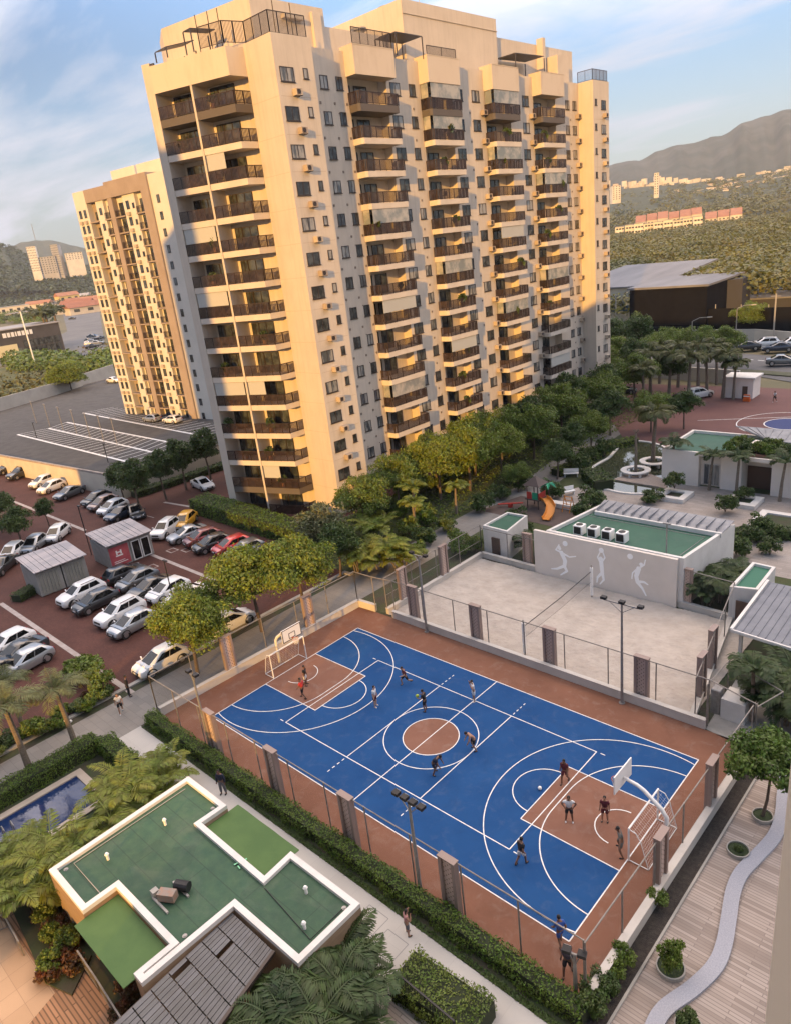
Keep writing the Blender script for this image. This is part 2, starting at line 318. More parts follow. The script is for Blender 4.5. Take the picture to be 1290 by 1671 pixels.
def court_lines():
    g=MB(); z=0.024; w=0.058
    for y in(-YL,YL): g.line((-XL,y),(XL,y),w,z)
    z+=0.0015
    for x in(-XL,XL): g.line((x,-YL),(x,YL),w,z)
    z+=0.0015; g.line((0,-YL),(0,YL),w,z)
    z+=0.0015; g.arc((0,0),1.78,0,2*pi,w,z); g.arc((0,0),3.0,0,2*pi,w,z)
    z+=0.0015
    for y in(-4.5,4.5): g.line((-9,y),(9,y),w,z)
    z+=0.0015
    for x in(-9,9): g.line((x,-4.5),(x,4.5),w,z)
    for s in(-1,1):                       # volleyball attack lines with dashed ends
        g.line((s*3,-4.5),(s*3,4.5),w,z)
        for t in(-1,1):
            for k in range(4): g.line((s*3,t*(4.7+k*0.4)),(s*3,t*(4.9+k*0.4)),w,z)
            g.line((s*9.25,t*4.5),(s*9.55,t*4.5),w,z)
    z+=0.0015
    for s in(-1,1):
        for y in(-KW,KW): g.line((s*XL,y),(s*(XL-KL),y),w,z)
    z+=0.0015
    for s in(-1,1):
        g.line((s*(XL-KL),-KW),(s*(XL-KL),KW),w,z)
        g.arc((s*(XL-KL),0),1.8,pi/2 if s>0 else -pi/2,3*pi/2 if s>0 else pi/2,w,z+0.0015)
        c=(s*(XL-1.2),0); a=pi/2 if s>0 else -pi/2
        g.arc(c,1.25,a,a+pi,w,z+0.003)
        # three-point line: straight ends and an arc
        
        e=math.asin(1.47/6.75); g.arc((s*(XL-1.47),0),6.75,a-e,a+pi+e,w,z+0.0045)
        # futsal area: quarter circles and a straight between them
        z2=z+0.006; r=4.6; yy=0.87
        for t in(-1,1):
            a1=(pi/2 if t>0 else -pi/2); b=(pi if s>0 else 0)
            if s<0 and t<0: a1,b=-pi/2,0
            if s>0 and t<0: a1,b=3*pi/2,pi
            g.arc((s*XL,t*yy),r,a1,b,w,z2)
        g.line((s*(XL-r),-yy),(s*(XL-r),yy),w,z2)
    return g
struct('court_markings',court_lines(),M_line)
# sand court
M_sand=mat('sand',(0.46,0.41,0.36),0.95,(0.38,0.335,0.29),scale=0.9,detail=12,bump=1.0,bscale=3.2)
def sandmesh():
    nx,ny=250,130; x=np.linspace(-13.2,12.2,nx); y=np.linspace(10.15,23.0,ny); X,Y=np.meshgrid(x,y,indexing='ij'); rs=np.random.RandomState(3)
    Z=0.05+rs.rand(nx,ny)*0.05+0.05*(rs.rand(nx//5,ny//5).repeat(5,0).repeat(5,1)>.62)*rs.rand(nx,ny)+0.03*np.sin(X*2.1+Y)*np.sin(Y*1.7)
    V=np.stack([X,Y,Z],-1).reshape(-1,3); I=np.arange(nx*ny).reshape(nx,ny)
    F=np.stack([I[:-1,:-1],I[1:,:-1],I[1:,1:],I[:-1,1:]],-1).reshape(-1,4)
    o=link_mesh('sand_court',npmesh('sand_court',V,F,M_sand,smooth=True)); return tag(o,kind='structure')
sandmesh()
# ------------------------------------------------------------------ the main tower
TX=-35.1; TM=-37.6; PITCH=3.40; NF=14; TOPZ=49.4
def fz(k): return 44.15-PITCH*k        # balcony floor level of storey k from the top
tower=T('apartment_tower','tall cream apartment tower with bronze balconies on its long front, towering over the trees','apartment tower',(-42,55,0))
# end block: an oblique front from the left corner L to R, as seen
LU=Vector((0.9324,0.3614)); LU=Vector((0.9462,0.3236)).normalized(); LN=Vector((-LU.y,LU.x))   # along front, inward
LA=Vector((-49.6,19.44))
def LP(s,n): p=LA+LU*s+LN*n; return (p.x,p.y)
DEP=2.3
pierx=-39.5
stacks=[(36.95,43.45),(49.2,55.3),(62.2,68.4),(74.0,80.3)]
foot=[LP(0,0.0),LP(1.05,0.0),LP(1.05,DEP+0.2),LP(10.3,DEP+0.2),(pierx,26.2),(pierx,25.06),(TX,25.06),(TX,30.1),(TM,30.1)]
for a,b in stacks: foot+=[(TM,a+0.15),(TM-1.3,a+0.15),(TM-1.3,b-0.15),(TM,b-0.15)]
foot+=[(TM,87.07),(TX,87.07),(TX,92.1),(-60,92.1),(-60,30),(-52,23.5)]
m=MB(); m.prism(foot,-0.3,TOPZ)
for k in range(NF):                                  # thin plaster joints at each storey, 6 mm proud
    z=fz(k)-0.12
    m.box((TX,25.30,z),(TX+0.006,29.9,z+0.035),1); m.box((TX,87.3,z),(TX+0.006,91.9,z+0.035),1); m.box((pierx+.1,25.06-0.006,z),(TX-.1,25.06,z+0.03),1)
m.build('wall',[M_cream,mat('joint',(0.42,0.34,0.27),0.9)],tower)
# roof-edge boxes above the balcony stacks, and the end box
M_pbox=mat('cream_stained',(0.57,0.49,0.40),0.85,(0.42,0.34,0.26),scale=0.5,detail=9,lo=0.5,hi=0.95,stretch=(1,1,0.35),bump=.08,bscale=8)
for a,b in stacks:
    m=MB(); m.box((TM-0.5,a,46.95),(TX-1.0,b,49.75)); m.box((TM-0.6,a-0.0,49.75),(TX-0.97,b,49.83)); m.build('parapet_box',M_pbox,tower)
m=MB(); m.prism([LP(1.05,-0.02),LP(10.65,-0.02),(pierx-0.002,25.4),LP(10.2,DEP+0.3),LP(1.05,DEP+0.3)],46.6,49.1)
m.build('parapet_box',M_pbox,tower)
# stack dividers and side fins of the end block
m=MB(); m.prism([LP(5.62,0.0),LP(5.86,0.0),LP(5.86,DEP+.25),LP(5.62,DEP+.25)],0,46.6); m.build('balcony_divider',M_cream,tower)
# penthouse volumes
m=MB()
m.prism([(-40.6,27.6),(-40.6,37.6),(-58,37.6),(-58,27.6),(-53.5,25.2)],TOPZ,54.2)
m.build('penthouse',M_cream,tower); m=MB(); m.box((-40.9,37.6,TOPZ),(-56,48.6,52.6)); m.build('penthouse',M_cream,tower); m=MB(); m.box((-40.2,35.6,TOPZ),(-40.9,36.8,53.6))
m.build('penthouse',M_cream,tower)
m=MB(); m.box((-39.6,49.6,TOPZ),(-52,68.8,56.4)); m.box((-39.5,49.5,54.9),(-39.6,68.9,55.0)); m.build('lift_tower',M_cream,tower)
m=MB(); m.box((-40.5,68.8,TOPZ),(-54,90.5,54.6)); m.build('penthouse',M_cream,tower); m=MB(); m.box((-39.4,80.2,TOPZ),(-40.5,80.9,55.3)); m.build('penthouse_fin',M_cream,tower); m=MB(); m.box((-38.2,82.2,TOPZ),(-40.5,85.4,53.0)); m.build('penthouse',M_cream,tower); m=MB(); m.box((-40,31.5,52.6),(-44,34.2,53.0)); m.build('penthouse',M_cream,tower)
m=MB(); m.tube([(-43,57,56.4),(-43,57,60.5)],0.05,6); m.tube([(-43.4,57,59.6),(-42.6,57,59.6)],0.03,5); m.build('antenna',M_steel,tower)
m=MB(); m.cyl((-44,46.5,52.6),0.6,1.2,12); m.cyl((-44,46.5,53.8),0.95,0.25,12); m.build('roof_vent',M_steel,tower); m=MB(); m.cyl((-44,52,56.4),1.2,0.5,14); m.build('roof_vent',M_steel,tower)
# windows: frame + glass, one mesh for each size, copied
def window_mesh(w,h,glass,bars=1,fr=0.07):
    """in the y-z plane, facing +x, origin at its lower left; returns frame, pane meshes"""
    f=MB(); p=0.05
    f.box((-0.02,0,0),(p,w,fr)); f.box((-0.02,0,h-fr),(p,w,h)); f.box((-0.02,0,fr),(p,fr,h-fr)); f.box((-0.02,w-fr,fr),(p,w,h-fr))
    for i in range(bars): y=w*(i+1)/(bars+1); f.box((-0.02,y-fr*.4,fr),(p-0.008,y+fr*.4,h-fr))
    f.box((-0.02,-0.06,-0.07),(0.11,w+0.06,-0.003))
    g=MB(); g.box((-0.01,fr,fr),(0.016,w-fr,h-fr))
    return f.mesh('window',M_dark),g.mesh('pane',glass)
_wcache={}
def window(root,x,y,z,w,h,rz=0,glass=None,bars=1,name='window'):
    key=(w,h,bars,glass.name)
    if key not in _wcache: _wcache[key]=window_mesh(w,h,glass,bars)
    f=link_mesh(name,_wcache[key][0],root); o=org(root); f.location=Vector((x,y,z))-o; f.rotation_euler=(0,0,rz)
    p=link_mesh('pane',_wcache[key][1],f); return f
gl=[M_glass,M_curtain]
nwin=0
pane_many=MB(); frame_many=MB()
def small_window(x,y,z,w,h):          # windows past the first hundred: one part of many
    fr=0.07
    frame_many.box((x-.02,y,z),(x+.05,y+w,z+fr)); frame_many.box((x-.02,y,z+h-fr),(x+.05,y+w,z+h)); frame_many.box((x-.02,y,z+fr),(x+.05,y+fr,z+h-fr)); frame_many.box((x-.02,y+w-fr,z+fr),(x+.05,y+w,z+h-fr)); frame_many.box((x-.02,y+w/2-.03,z+fr),(x+.04,y+w/2+.03,z+h-fr))
    frame_many.box((x-.02,y-.06,z-.07),(x+.11,y+w+.06,z-.003)); pane_many.box((x-.01,y+fr,z+fr),(x+.016,y+w-fr,z+h-fr),random.choice((0,1,1)))
def ac_mesh():
    m=MB(); m.bevbox((0,0,0),(0.62,0.85,0.62),0.03)
    for i in range(6): m.box((0.62,0.07,0.07+i*0.085),(0.635,0.60,0.10+i*0.085),1)
    m.tube([(0.62,0.34,0.31),(0.645,0.34,0.31)],0.22,14,1); m.box((0,0.05,-0.05),(0.6,0.1,-0.001),1); m.box((0,0.75,-0.05),(0.6,0.8,-0.001),1)
    return m.mesh('air_conditioner',[mat('ac_beige',(0.40,0.33,0.26),0.6,objrand=0.15),M_dark])
ACM=ac_mesh()
def acu(root,x,y,z,rz=0):
    a=link_mesh('air_conditioner',ACM,root); a.location=Vector((x,y,z))-org(root); a.rotation_euler=(0,0,rz); return a
rr=random.Random(11)
for k in range(NF):
    zt=46.05-3.43*k                                   # window heads
    if zt-1.3<0: zt=1.6
    window(tower,TX,25.55,zt-0.75,1.75,1.30,glass=rr.choice(gl))
    window(tower,TX,28.55,zt-0.35,0.62,0.95,bars=0,glass=rr.choice(gl))
    acu(tower,TX,26.8,zt-1.95)
    window(tower,TM,33.0,zt-0.45,1.15,1.30,glass=rr.choice(gl)); window(tower,TM,35.35,zt-0.45,0.95,1.30,glass=rr.choice(gl))
    window(tower,TM,47.2,zt-0.45,1.10,1.30,glass=rr.choice(gl))
    window(tower,TM,59.5,zt-0.45,1.60,1.35,glass=rr.choice(gl))
    window(tower,TM,71.3,zt-0.45,1.60,1.35,glass=rr.choice(gl))
    for a in (43.9,55.8): small_window(TM,a,zt-0.5,1.7,1.35)
    for a in (83.1,85.2): small_window(TM,a,zt-0.4,1.1,1.25)
    small_window(TX,87.6,zt-0.1,0.6,0.9); small_window(TX,89.6,zt-0.6,1.45,1.30)
    for y in (61.2,73.0): acu(tower,TM,y,zt-2.0)
    acu(tower,TM,86.0,zt-1.6); acu(tower,TX,90.1,zt-1.75)
tag(frame_many.build('window_frame',M_dark,tower),kind='stuff'); tag(pane_many.build('window_pane',gl,tower),kind='stuff')
m=MB()                                                # vents and pipes on the plain strips
for k in range(NF):
    z=fz(k)
    for y in (32.6,34.7,36.5,47.6,58.8,82.0,84.4):
        m.box((TM,y,z+0.0),(TM+0.05,y+0.22,z+0.25)); m.box((TM,y+0.5,z-0.9),(TM+0.04,y+0.62,z-0.78))
tag(m.build('wall_vent',mat('vent_grey',(0.20,0.16,0.13),0.7),tower),kind='stuff')
# balconies
M_in=mat('balcony_inner_wall',(0.62,0.52,0.42),0.85,(0.68,0.58,0.47),scale=0.6)
M_soffit=mat('slab_edge',(0.60,0.53,0.45),0.8,(0.52,0.46,0.39),scale=0.5,detail=8)
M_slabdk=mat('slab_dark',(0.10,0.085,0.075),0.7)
M_railglass=mat('rail_panel',(0.028,0.018,0.015),0.28,c2=(0.085,0.055,0.042),scale=1.6,lo=0.4,hi=0.75,detail=5,objrand=0.2)
def balcony_meshes(poly,back,dark):
    """poly: open outline of the front edge (points in local x,y); back: closing points"""
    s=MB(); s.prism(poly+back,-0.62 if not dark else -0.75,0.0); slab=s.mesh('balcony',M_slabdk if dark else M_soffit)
    r=MB(); h=1.18; p=MB()
    for a,b in zip(poly[:-1],poly[1:]):
        a=Vector((a[0],a[1],0)); b=Vector((b[0],b[1],0)); L=(b-a).length; d=(b-a)/L; n=max(1,round(L/1.05))
        r.bar(a+Vector((0,0,h)),b+Vector((0,0,h)),0.09,0.07); r.bar(a+Vector((0,0,0.09)),b+Vector((0,0,0.09)),0.06,0.06)
        for i in range(n+1): q=a+d*(L*i/n); r.bar(q+Vector((0,0,0.0)),q+Vector((0,0,h)),0.055,0.055)
        nn=int(L/0.16)
        for i in range(nn): q=a+d*(L*(i+0.5)/nn); p.bar(q+Vector((0,0,0.12)),q+Vector((0,0,h-0.035)),0.10,0.018,up=(d.y,-d.x,0))
    return slab,r.mesh('railing',M_rail),p.mesh('rail_infill',M_railglass)
def door_mesh(L,axis_dir,h=2.3):
    m=MB(); w=2.0 if L>4 else 1.5; d=Vector((axis_dir[0],axis_dir[1],0)); n=Vector((d.y,-d.x,0))
    for off,ww in ((L*0.5,w),(L*0.16,0.9)):
        a=d*(off-ww/2); b=d*(off+ww/2)
        for q in (a,(a+b)/2,b): m.bar(q+n*0.03,q+n*0.03+Vector((0,0,h)),0.08,0.08,0)
        m.bar(a+n*0.03+Vector((0,0,h)),b+n*0.03+Vector((0,0,h)),0.08,0.08,0)
        m.add([a+n*0.02,b+n*0.02,b+n*0.02+Vector((0,0,h)),a+n*0.02+Vector((0,0,h))],[(0,1,2,3)],1)
    return m.mesh('sliding_door',[M_dark,M_glass])
M_blind=mat('roller_blind',(0.42,0.42,0.39),0.7)
M_encl=mat('balcony_glazing',(0.20,0.22,0.22),0.1,spec=0.8,c2=(0.40,0.38,0.34),scale=0.7,lo=0.4,hi=0.6)
# the four stacks on the long front
for si,(a,b) in enumerate(stacks):
    L=b-a; F=TX-1.0-TM
    poly=[(0,0),(F-0.25,0),(F,0.25),(F,L),(0,L)]; back=[(-1.3,L-0.16),(-1.3,0.16)]
    back=[(0.002,L),(0.002,0)] 
    inner=MB(); 
    slab,rail,infill=balcony_meshes(poly,[(-1.28,L-0.16),(-1.28,0.16)],False); slabd=balcony_meshes(poly,[(-1.28,L-0.16),(-1.28,0.16)],True)[0]
    door=door_mesh(L-0.3,(0,1))
    bl=MB(); bl.box((F-0.12,0.3,1.3),(F-0.09,L-0.3,2.75)); blm=bl.mesh('roller_blind',M_blind)
    en=MB(); en.box((F-0.10,0.3,1.23),(F-0.08,L-0.1,2.76)); en.box((0.1,0.06,1.23),(F-0.35,0.08,2.76))
    enm=en.mesh('glazing',M_encl)
    for k in range(NF):
        z=fz(k)
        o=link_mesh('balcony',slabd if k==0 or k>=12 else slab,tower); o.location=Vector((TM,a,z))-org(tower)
        if k==0: o['label']='dark slabbed top balcony'
        link_mesh('railing',rail,o); link_mesh('rail_infill',infill,o)
        d=link_mesh('sliding_door',door,o); d.location=(-1.28,0.15,0)
        if (si,k) in ((0,7),(2,5),(1,9),(3,11)): link_mesh('roller_blind',blm,o)
        if (si,k) in ((1,0),(1,1),(2,2),(2,0),(3,3),(0,4),(1,6),(2,8),(3,7),(0,10)): link_mesh('glazing',enm,o)
# the two stacks of the end block
for si,(s0,s1) in enumerate(((1.05,5.60),(5.88,10.65))):
    P=lambda s,n: (LU.x*(s-s0)+LN.x*n, LU.y*(s-s0)+LN.y*n)
    o0=LP(s0,0)
    if si==0: poly=[P(s0,0.06),P(s1,0.06)]; back=[P(s1,DEP+.1),P(s0,DEP+.1)]
    else: poly=[P(s0,0.06),P(s1,0.06),(pierx-0.03-o0[0],25.3-o0[1])]; back=[P(s1-.4,DEP+.1),P(s0,DEP+.1)]
    slab,rail,infill=balcony_meshes(poly,back,False); slabd=balcony_meshes(poly,back,True)[0]
    door=door_mesh(s1-s0-.3,(LU.x,LU.y))
    bl=MB(); bl.bar((*P(s0+.1,0.12),2.0),(*P(s0+(s1-s0)*(.95 if si==0 else .5),0.12),2.0),0.03,1.5); blm=bl.mesh('roller_blind',M_blind)
    for k in range(NF):
        z=fz(k)-0.02
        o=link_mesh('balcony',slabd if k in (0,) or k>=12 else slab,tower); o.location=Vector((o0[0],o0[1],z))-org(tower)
        link_mesh('railing',rail,o); link_mesh('rail_infill',infill,o); d=link_mesh('sliding_door',door,o); q=P(s0+.15,DEP+.17); d.location=(q[0],q[1],0)
        if (si,k) in ((0,4),(0,6),(0,9),(1,2),(1,9),(1,12)): link_mesh('roller_blind',blm,o)
# things people keep on the balconies
M_pot=mat('pot_clay',(.25,.12,.08),.8); M_chair=mat('balcony_chair',(.10,.075,.06),.6,objrand=.4)
BAL=[(Vector((TX-1.35,a+rr.uniform(.6,b-a-.6),fz(k))),0) for (a,b) in stacks for k in range(NF)]+[(Vector((*LP(s0+rr.uniform(.5,3.6),.55),fz(k)-.02)),1) for s0 in (1.2,6.2) for k in range(NF)]
rr.shuffle(BAL)
M_bpl=mat('balcony_plant',(0.045,0.075,0.02),.6,island=.4)
rsb=np.random.RandomState(2); d_=rsb.randn(90,3); d_/=np.linalg.norm(d_,axis=1,keepdims=True)
pv=[];
for v in d_:
    c=v*np.array([.34,.34,.42])*(.6+.4*rsb.rand())+np.array([0,0,.85]); a_=rsb.randn(3)*.12; b_=rsb.randn(3)*.12; pv.append([c-a_,c-b_,c+a_,c+b_])
plm=npmesh('plant',np.array(pv).reshape(-1,3),np.arange(360).reshape(-1,4),M_bpl)
pm=MB(); pm.tube([(0,0,0),(0,0,.45)],[.17,.23],10); potm=pm.mesh('pot',M_pot)
cm=MB(); cm.box((-.25,-.25,.40),(.25,.25,.46)); cm.box((-.25,.2,.46),(.25,.25,.95)); chm=cm.mesh('seat',M_chair); lm_=MB()
for x in(-.22,.22):
    for y in(-.22,.22): lm_.box((x-.02,y-.02,0),(x+.02,y+.02,.40))
clm=lm_.mesh('leg',M_chair)
for i,(p,e) in enumerate(BAL[:64]):
    if i%3==2: t=T('balcony_chair','dark chair standing on a balcony of the tall cream tower','chair',p,'chairs on the tower balconies',rr.uniform(0,6)); link_mesh('seat',chm,t); link_mesh('leg_frame',clm,t)
    else: t=T('potted_plant','leafy potted plant on a balcony of the tall cream tower','plant',p,'potted plants on the tower balconies',rr.uniform(0,6)); s_=rr.uniform(.8,1.5); t.scale=(s_,s_,s_); link_mesh('pot',potm,t); link_mesh('foliage',plm,t)
# roof railings and pergolas
m=MB()
def railrun(m,pts,z,h=1.1,step=1.2):
    for a,b in zip(pts[:-1],pts[1:]):
        a=Vector((*a,z)); b=Vector((*b,z)); L=(b-a).length; n=max(1,round(L/step))
        m.bar(a+Vector((0,0,h)),b+Vector((0,0,h)),0.07); m.bar(a+Vector((0,0,.1)),b+Vector((0,0,.1)),0.05)
        for i in range(n+1): q=a.lerp(b,i/n); m.bar(q,q+Vector((0,0,h)),0.06)
        for i in range(int(L/0.14)): q=a.lerp(b,(i+.5)/int(L/0.14)); m.bar(q+Vector((0,0,.1)),q+Vector((0,0,h)),0.045,0.02)
RB=lambda: m.build('roof_railing',M_dark,tower)
railrun(m,[LP(7.5,0.3),LP(10.4,.3),(-39.2,25.3),(-35.4,25.3),(-35.4,29.9)],49.4,1.9)
RB(); m=MB(); railrun(m,[LP(0.1,3),LP(0.1,0.1),LP(1.6,.1)],47.3,2.0)
RB(); m=MB(); railrun(m,[(-36.3,37.2),(-36.3,43.4),(-38,43.4)],49.8,1.6); RB(); m=MB(); railrun(m,[(-36.3,49.5),(-36.3,55)],49.8,1.0,3)
RB(); m=MB(); railrun(m,[(-37.8,87.3),(-35.3,87.3),(-35.3,91.9)],49.4,1.5)
RB(); m=MB()
for p in (LP(7,1),LP(8.5,1),LP(9.7,1),(-36.5,27),(-36.5,29.2)): m.tube([(*p,49.4),(*p,52.6)],0.05,6)
m.build('roof_mast',M_dark,tower)
m=MB()
def pergola(m,x0,y0,x1,y1,z,drop):
    m.add([(x0,y0,z-drop),(x1,y0,z-drop),(x1,y1,z),(x0,y1,z),(x0,y0,z-drop+.08),(x1,y0,z-drop+.08),(x1,y1,z+.08),(x0,y1,z+.08)],[(0,3,2,1),(4,5,6,7),(0,1,5,4),(1,2,6,5),(2,3,7,6),(3,0,4,7)])
    for x in (x0,x1):
        for y in(y0,y1): m.bar((x,y,TOPZ),(x,y,z-drop),0.1)
pergola(m,-39.8,44.6,-36.6,49.2,51.7,0.0); pergola(m,-40.2,69.2,-37,76.5,52.0,0.2)
q0=LP(1.6,.6);q1=LP(4.8,3.2); pergola(m,q0[0],q0[1],q1[0],q1[1],51.2,0.9)
q0=LP(5.4,.8);q1=LP(7.6,3.2); pergola(m,q0[0],q0[1],q1[0],q1[1],51.6,0.2)
m.build('roof_pergola',mat('pergola_dark',(0.05,0.045,0.05),0.5),tower)
# ------------------------------------------------------------------ second tower
t2=T('apartment_tower','distant tower of cream and tan bands, half behind the big tower','apartment tower',(-118,54,0))
KB=0.897; B2A=Vector((-115.9,39.95)); B2B=Vector((-88.3,43.4)); BU=(B2B-B2A).normalized(); BN=Vector((-BU.y,BU.x)); LB=(B2B-B2A).length/KB; H2=44.9; P2_=2.98*0.897
def BP(s,n): p=B2A+BU*s*KB+BN*n*KB; return (p.x,p.y)
M_tan=mat('tan_render',(0.29,0.235,0.20),0.85,(0.33,0.27,0.23),scale=0.4); M_ivory=mat('ivory_render',(0.57,0.54,0.48),0.85,(0.62,0.58,0.52),scale=0.4)
# bands along the front: (s0,s1,depth,kind)
bands=[(0,4.2,0,'pier'),(4.2,7.0,1.3,'recess'),(7.0,9.6,0.2,'win'),(9.6,11.9,0.9,'balc'),(11.9,13.4,-0.25,'tanpier'),(13.4,16.4,0.9,'balc'),(16.4,20.3,0.1,'win'),(20.3,23.2,0.9,'balc'),(23.2,25.6,-0.35,'tanpier'),(25.6,LB,0,'endpier')]
mi=MB(); mt=MB()
for s0,s1,d,k in bands:
    tgt=mt if k in('tanpier','recess') else mi
    tgt.prism([BP(s0,d),BP(s1,d),BP(s1,12),BP(s0,12)],-.3,H2-2.2)
mt.prism([BP(4.2,-0.1),BP(11.9,-0.1),BP(11.9,12),BP(4.2,12)],H2-2.2,H2); mt.prism([BP(11.9,-0.35),BP(25.6,-0.35),BP(25.6,12),BP(11.9,12)],H2-2.2,H2+0.4)
mi.prism([BP(0,0),BP(4.2,0),BP(4.2,12),BP(0,12)],H2-2.2,H2); mi.prism([BP(25.6,0),BP(LB,0),BP(LB,12),BP(25.6,12)],H2-2.2,H2)
mi.build('wall',M_ivory,t2); mt.build('wall',M_tan,t2)
m=MB(); m.prism([BP(9,4),BP(17,4),BP(17,11),BP(9,11)],H2,H2+2.6); m.build('penthouse',M_ivory,t2); m=MB(); m.prism([BP(19,3),BP(27,3),BP(27,11),BP(19,11)],H2+.4,H2+2.4); m.build('penthouse',M_ivory,t2)
N2=15; P2=2.98*KB; brz=math.atan2(BU.y,BU.x)
wm=MB(); pw=MB()
def w2(s,n,z,w,h):
    p=BP(s,n); c=(p[0],p[1],z)
    q=Vector(BP(s+w/2,n-0.02)); wm.obox((q.x,q.y,z+h/2),(w,0.06,h),brz); q=Vector(BP(s+w/2,n-0.03)); pw.obox((q.x,q.y,z+h/2),(w-.16,0.06,h-.16),brz)
am=MB(); sl2=MB(); rl2=MB()
for k in range(N2):
    z=H2-4.6-P2*k
    for s in (0.9,2.6): 
        w2(s,0,z,0.8,1.4); q=Vector(BP(s+.4,-0.22)); am.obox((q.x,q.y,z-0.75),(0.75,0.45,0.55),brz)
    w2(7.9,0.2,z,0.8,1.2)
    if k%2==0 or True:
        w2(17.3,0.1,z,0.9,1.4); q=Vector(BP(17.8,-.12)); am.obox((q.x,q.y,z-.75),(0.8,0.45,0.55),brz)
    w2(27.2,0,z,0.8,1.3); w2(19.2,0.1,z,0.6,.9)
    for s0,s1 in ((9.7,11.8),(13.5,16.3),(20.4,23.1)):
        q=Vector(BP((s0+s1)/2,0.40)); sl2.obox((q.x,q.y,z-0.95),(s1-s0,1.0,0.22),brz)
        a=BP(s0,-0.05); b=BP(s1,-.05)
        rl2.bar((*a,z+.2),(*b,z+.2),0.06); 
        for i in range(9): q=Vector(a).lerp(Vector(b),i/8); rl2.bar((q.x,q.y,z-.85),(q.x,q.y,z+.2),0.06)
        w2(s0+.4,0.9,z-.8,(s1-s0)*.6,2.2)
    q=Vector(BP(5.6,0.65)); sl2.obox((q.x,q.y,z-0.95),(2.78,1.28,0.2),brz); w2(4.7,1.3,z-.6,1.8,1.4)
tag(wm.build('window_frame',M_dark,t2),kind='stuff'); tag(pw.build('window_pane',M_glass,t2),kind='stuff'); tag(am.build('air_conditioner',mat('ac_beige',(0,0,0)),t2),kind='stuff')
tag(sl2.build('balcony_slab',M_tan,t2),kind='stuff'); tag(rl2.build('balcony_railing',M_rail,t2),kind='stuff')
# ------------------------------------------------------------------ court walls, fences, pillars
def low_wall(label,poly_pts,w,h,z0=0,cap=True,m=None):
    mb=MB(); 
    for a,b in zip(poly_pts[:-1],poly_pts[1:]):
        a=Vector(a);b=Vector(b); d=(b-a).normalized(); n=Vector((-d.y,d.x))*w/2
        mb.prism([tuple(a-n),tuple(b-n),tuple(b+n),tuple(a+n)],z0,z0+h)
        if cap:
            n2=n*1.25; mb.prism([tuple(a-n2),tuple(b-n2),tuple(b+n2),tuple(a+n2)],z0+h,z0+h+0.05)
    return tag(mb.build('low_wall',m or mat('low_wall_paint',(0.50,0.47,0.43),.85,(0.40,0.37,0.33),scale=.9,detail=10,lo=.4,hi=.8)),label,'wall')
low_wall('low white kerb wall between the blue court and the sand court',[(-12.6,10.02),(13.2,10.02)],0.26,0.62)
low_wall('low white kerb wall behind the left basketball hoop',[(-17.25,-9.2),(-17.1,-3),(-16.6,9.9)],0.3,0.62)
low_wall('short low white kerb stub at the far left court corner',[(-16.6,9.9),(-14.6,10.02)],0.26,0.62)
low_wall('low white kerb wall behind the right goal along the planting strip',[(15.95,-8.9),(16.05,9.3)],0.28,0.75)
low_wall('low white kerb wall along the left end of the sand',[(-13.4,10.2),(-13.3,23.4)],0.3,0.5)
low_wall('short low white kerb wall at the back left corner of the sand',[(-13.3,23.5),(-7.1,23.3)],0.3,0.5)
low_wall('low white kerb wall at the back right corner of the sand',[(6.0,23.4),(10.2,23.2)],0.3,0.5)
low_wall('low white kerb wall along the right end of the sand',[(12.3,10.3),(10.0,23.2)],0.3,0.45)
M_net=bpy.data.materials.new('fence_net'); M_net.use_nodes=True
def _net(m,op):
    nt,b,L=nodes_of(m); b.inputs['Base Color'].default_value=(0.10,0.10,0.10,1); t=nt.nodes.new('ShaderNodeBsdfTransparent'); x=nt.nodes.new('ShaderNodeMixShader'); x.inputs[0].default_value=op
    L(t.outputs[0],x.inputs[1]); L(b.outputs[0],x.inputs[2]); L(x.outputs[0],nt.nodes['Material Output'].inputs[0])
_net(M_net,0.11)
M_fencep=mat('fence_steel',(0.27,0.25,0.23),0.55,metal=0.4,c2=(0.20,0.18,0.16),scale=4)
def fence(label,pts,h=3.3,z0=0,step=3.1,skip=(),mid=None):
    a0=Vector((*pts[0],z0)); t=T('chain_link_fence',label,'fence',a0); r=MB(); n=MB(); i0=0; seen=set()
    for a,b in zip(pts[:-1],pts[1:]):
        a=Vector((*a,z0)); b=Vector((*b,z0)); L=(b-a).length; k=max(1,round(L/step))
        r.tube([a+Vector((0,0,h)),b+Vector((0,0,h))],0.035,6)
        if mid: r.tube([a+Vector((0,0,mid)),b+Vector((0,0,mid))],0.02,5)
        n.add([a+Vector((0,0,.05)),b+Vector((0,0,.05)),b+Vector((0,0,h)),a+Vector((0,0,h))],[(0,1,2,3)])
        for i in range(k+1):
            q=a.lerp(b,i/k); key=(round(q.x,1),round(q.y,1))
            if key in seen: continue
            seen.add(key); pm=MB(); pm.tube([q,q+Vector((0,0,h+.03))],0.04,6); pm.build('post',M_fencep,t)
    r.build('top_rail',M_fencep,t); n.build('net',M_net,t); return t
fence('long wire fence between the blue court and the tall hedge',[(-17.3,-9.3),(15.7,-8.95)])
fence('wire fence behind the left basketball hoop',[(-17.3,-9.3),(-17.25,-3),(-16.75,9.95)])
fence('wire fence separating the blue court from the sand court',[(-16.75,9.95),(-14.6,10.0),(-12.6,10.3),(13.2,10.3),(16.1,9.4)])
fence('wire fence behind the right goal',[(15.75,-8.95),(15.95,9.3)],h=3.2)
fence('wire fence along the left end of the sand court, by the palms',[(-13.5,10.3),(-13.4,23.6)],h=3.3,mid=1.7)
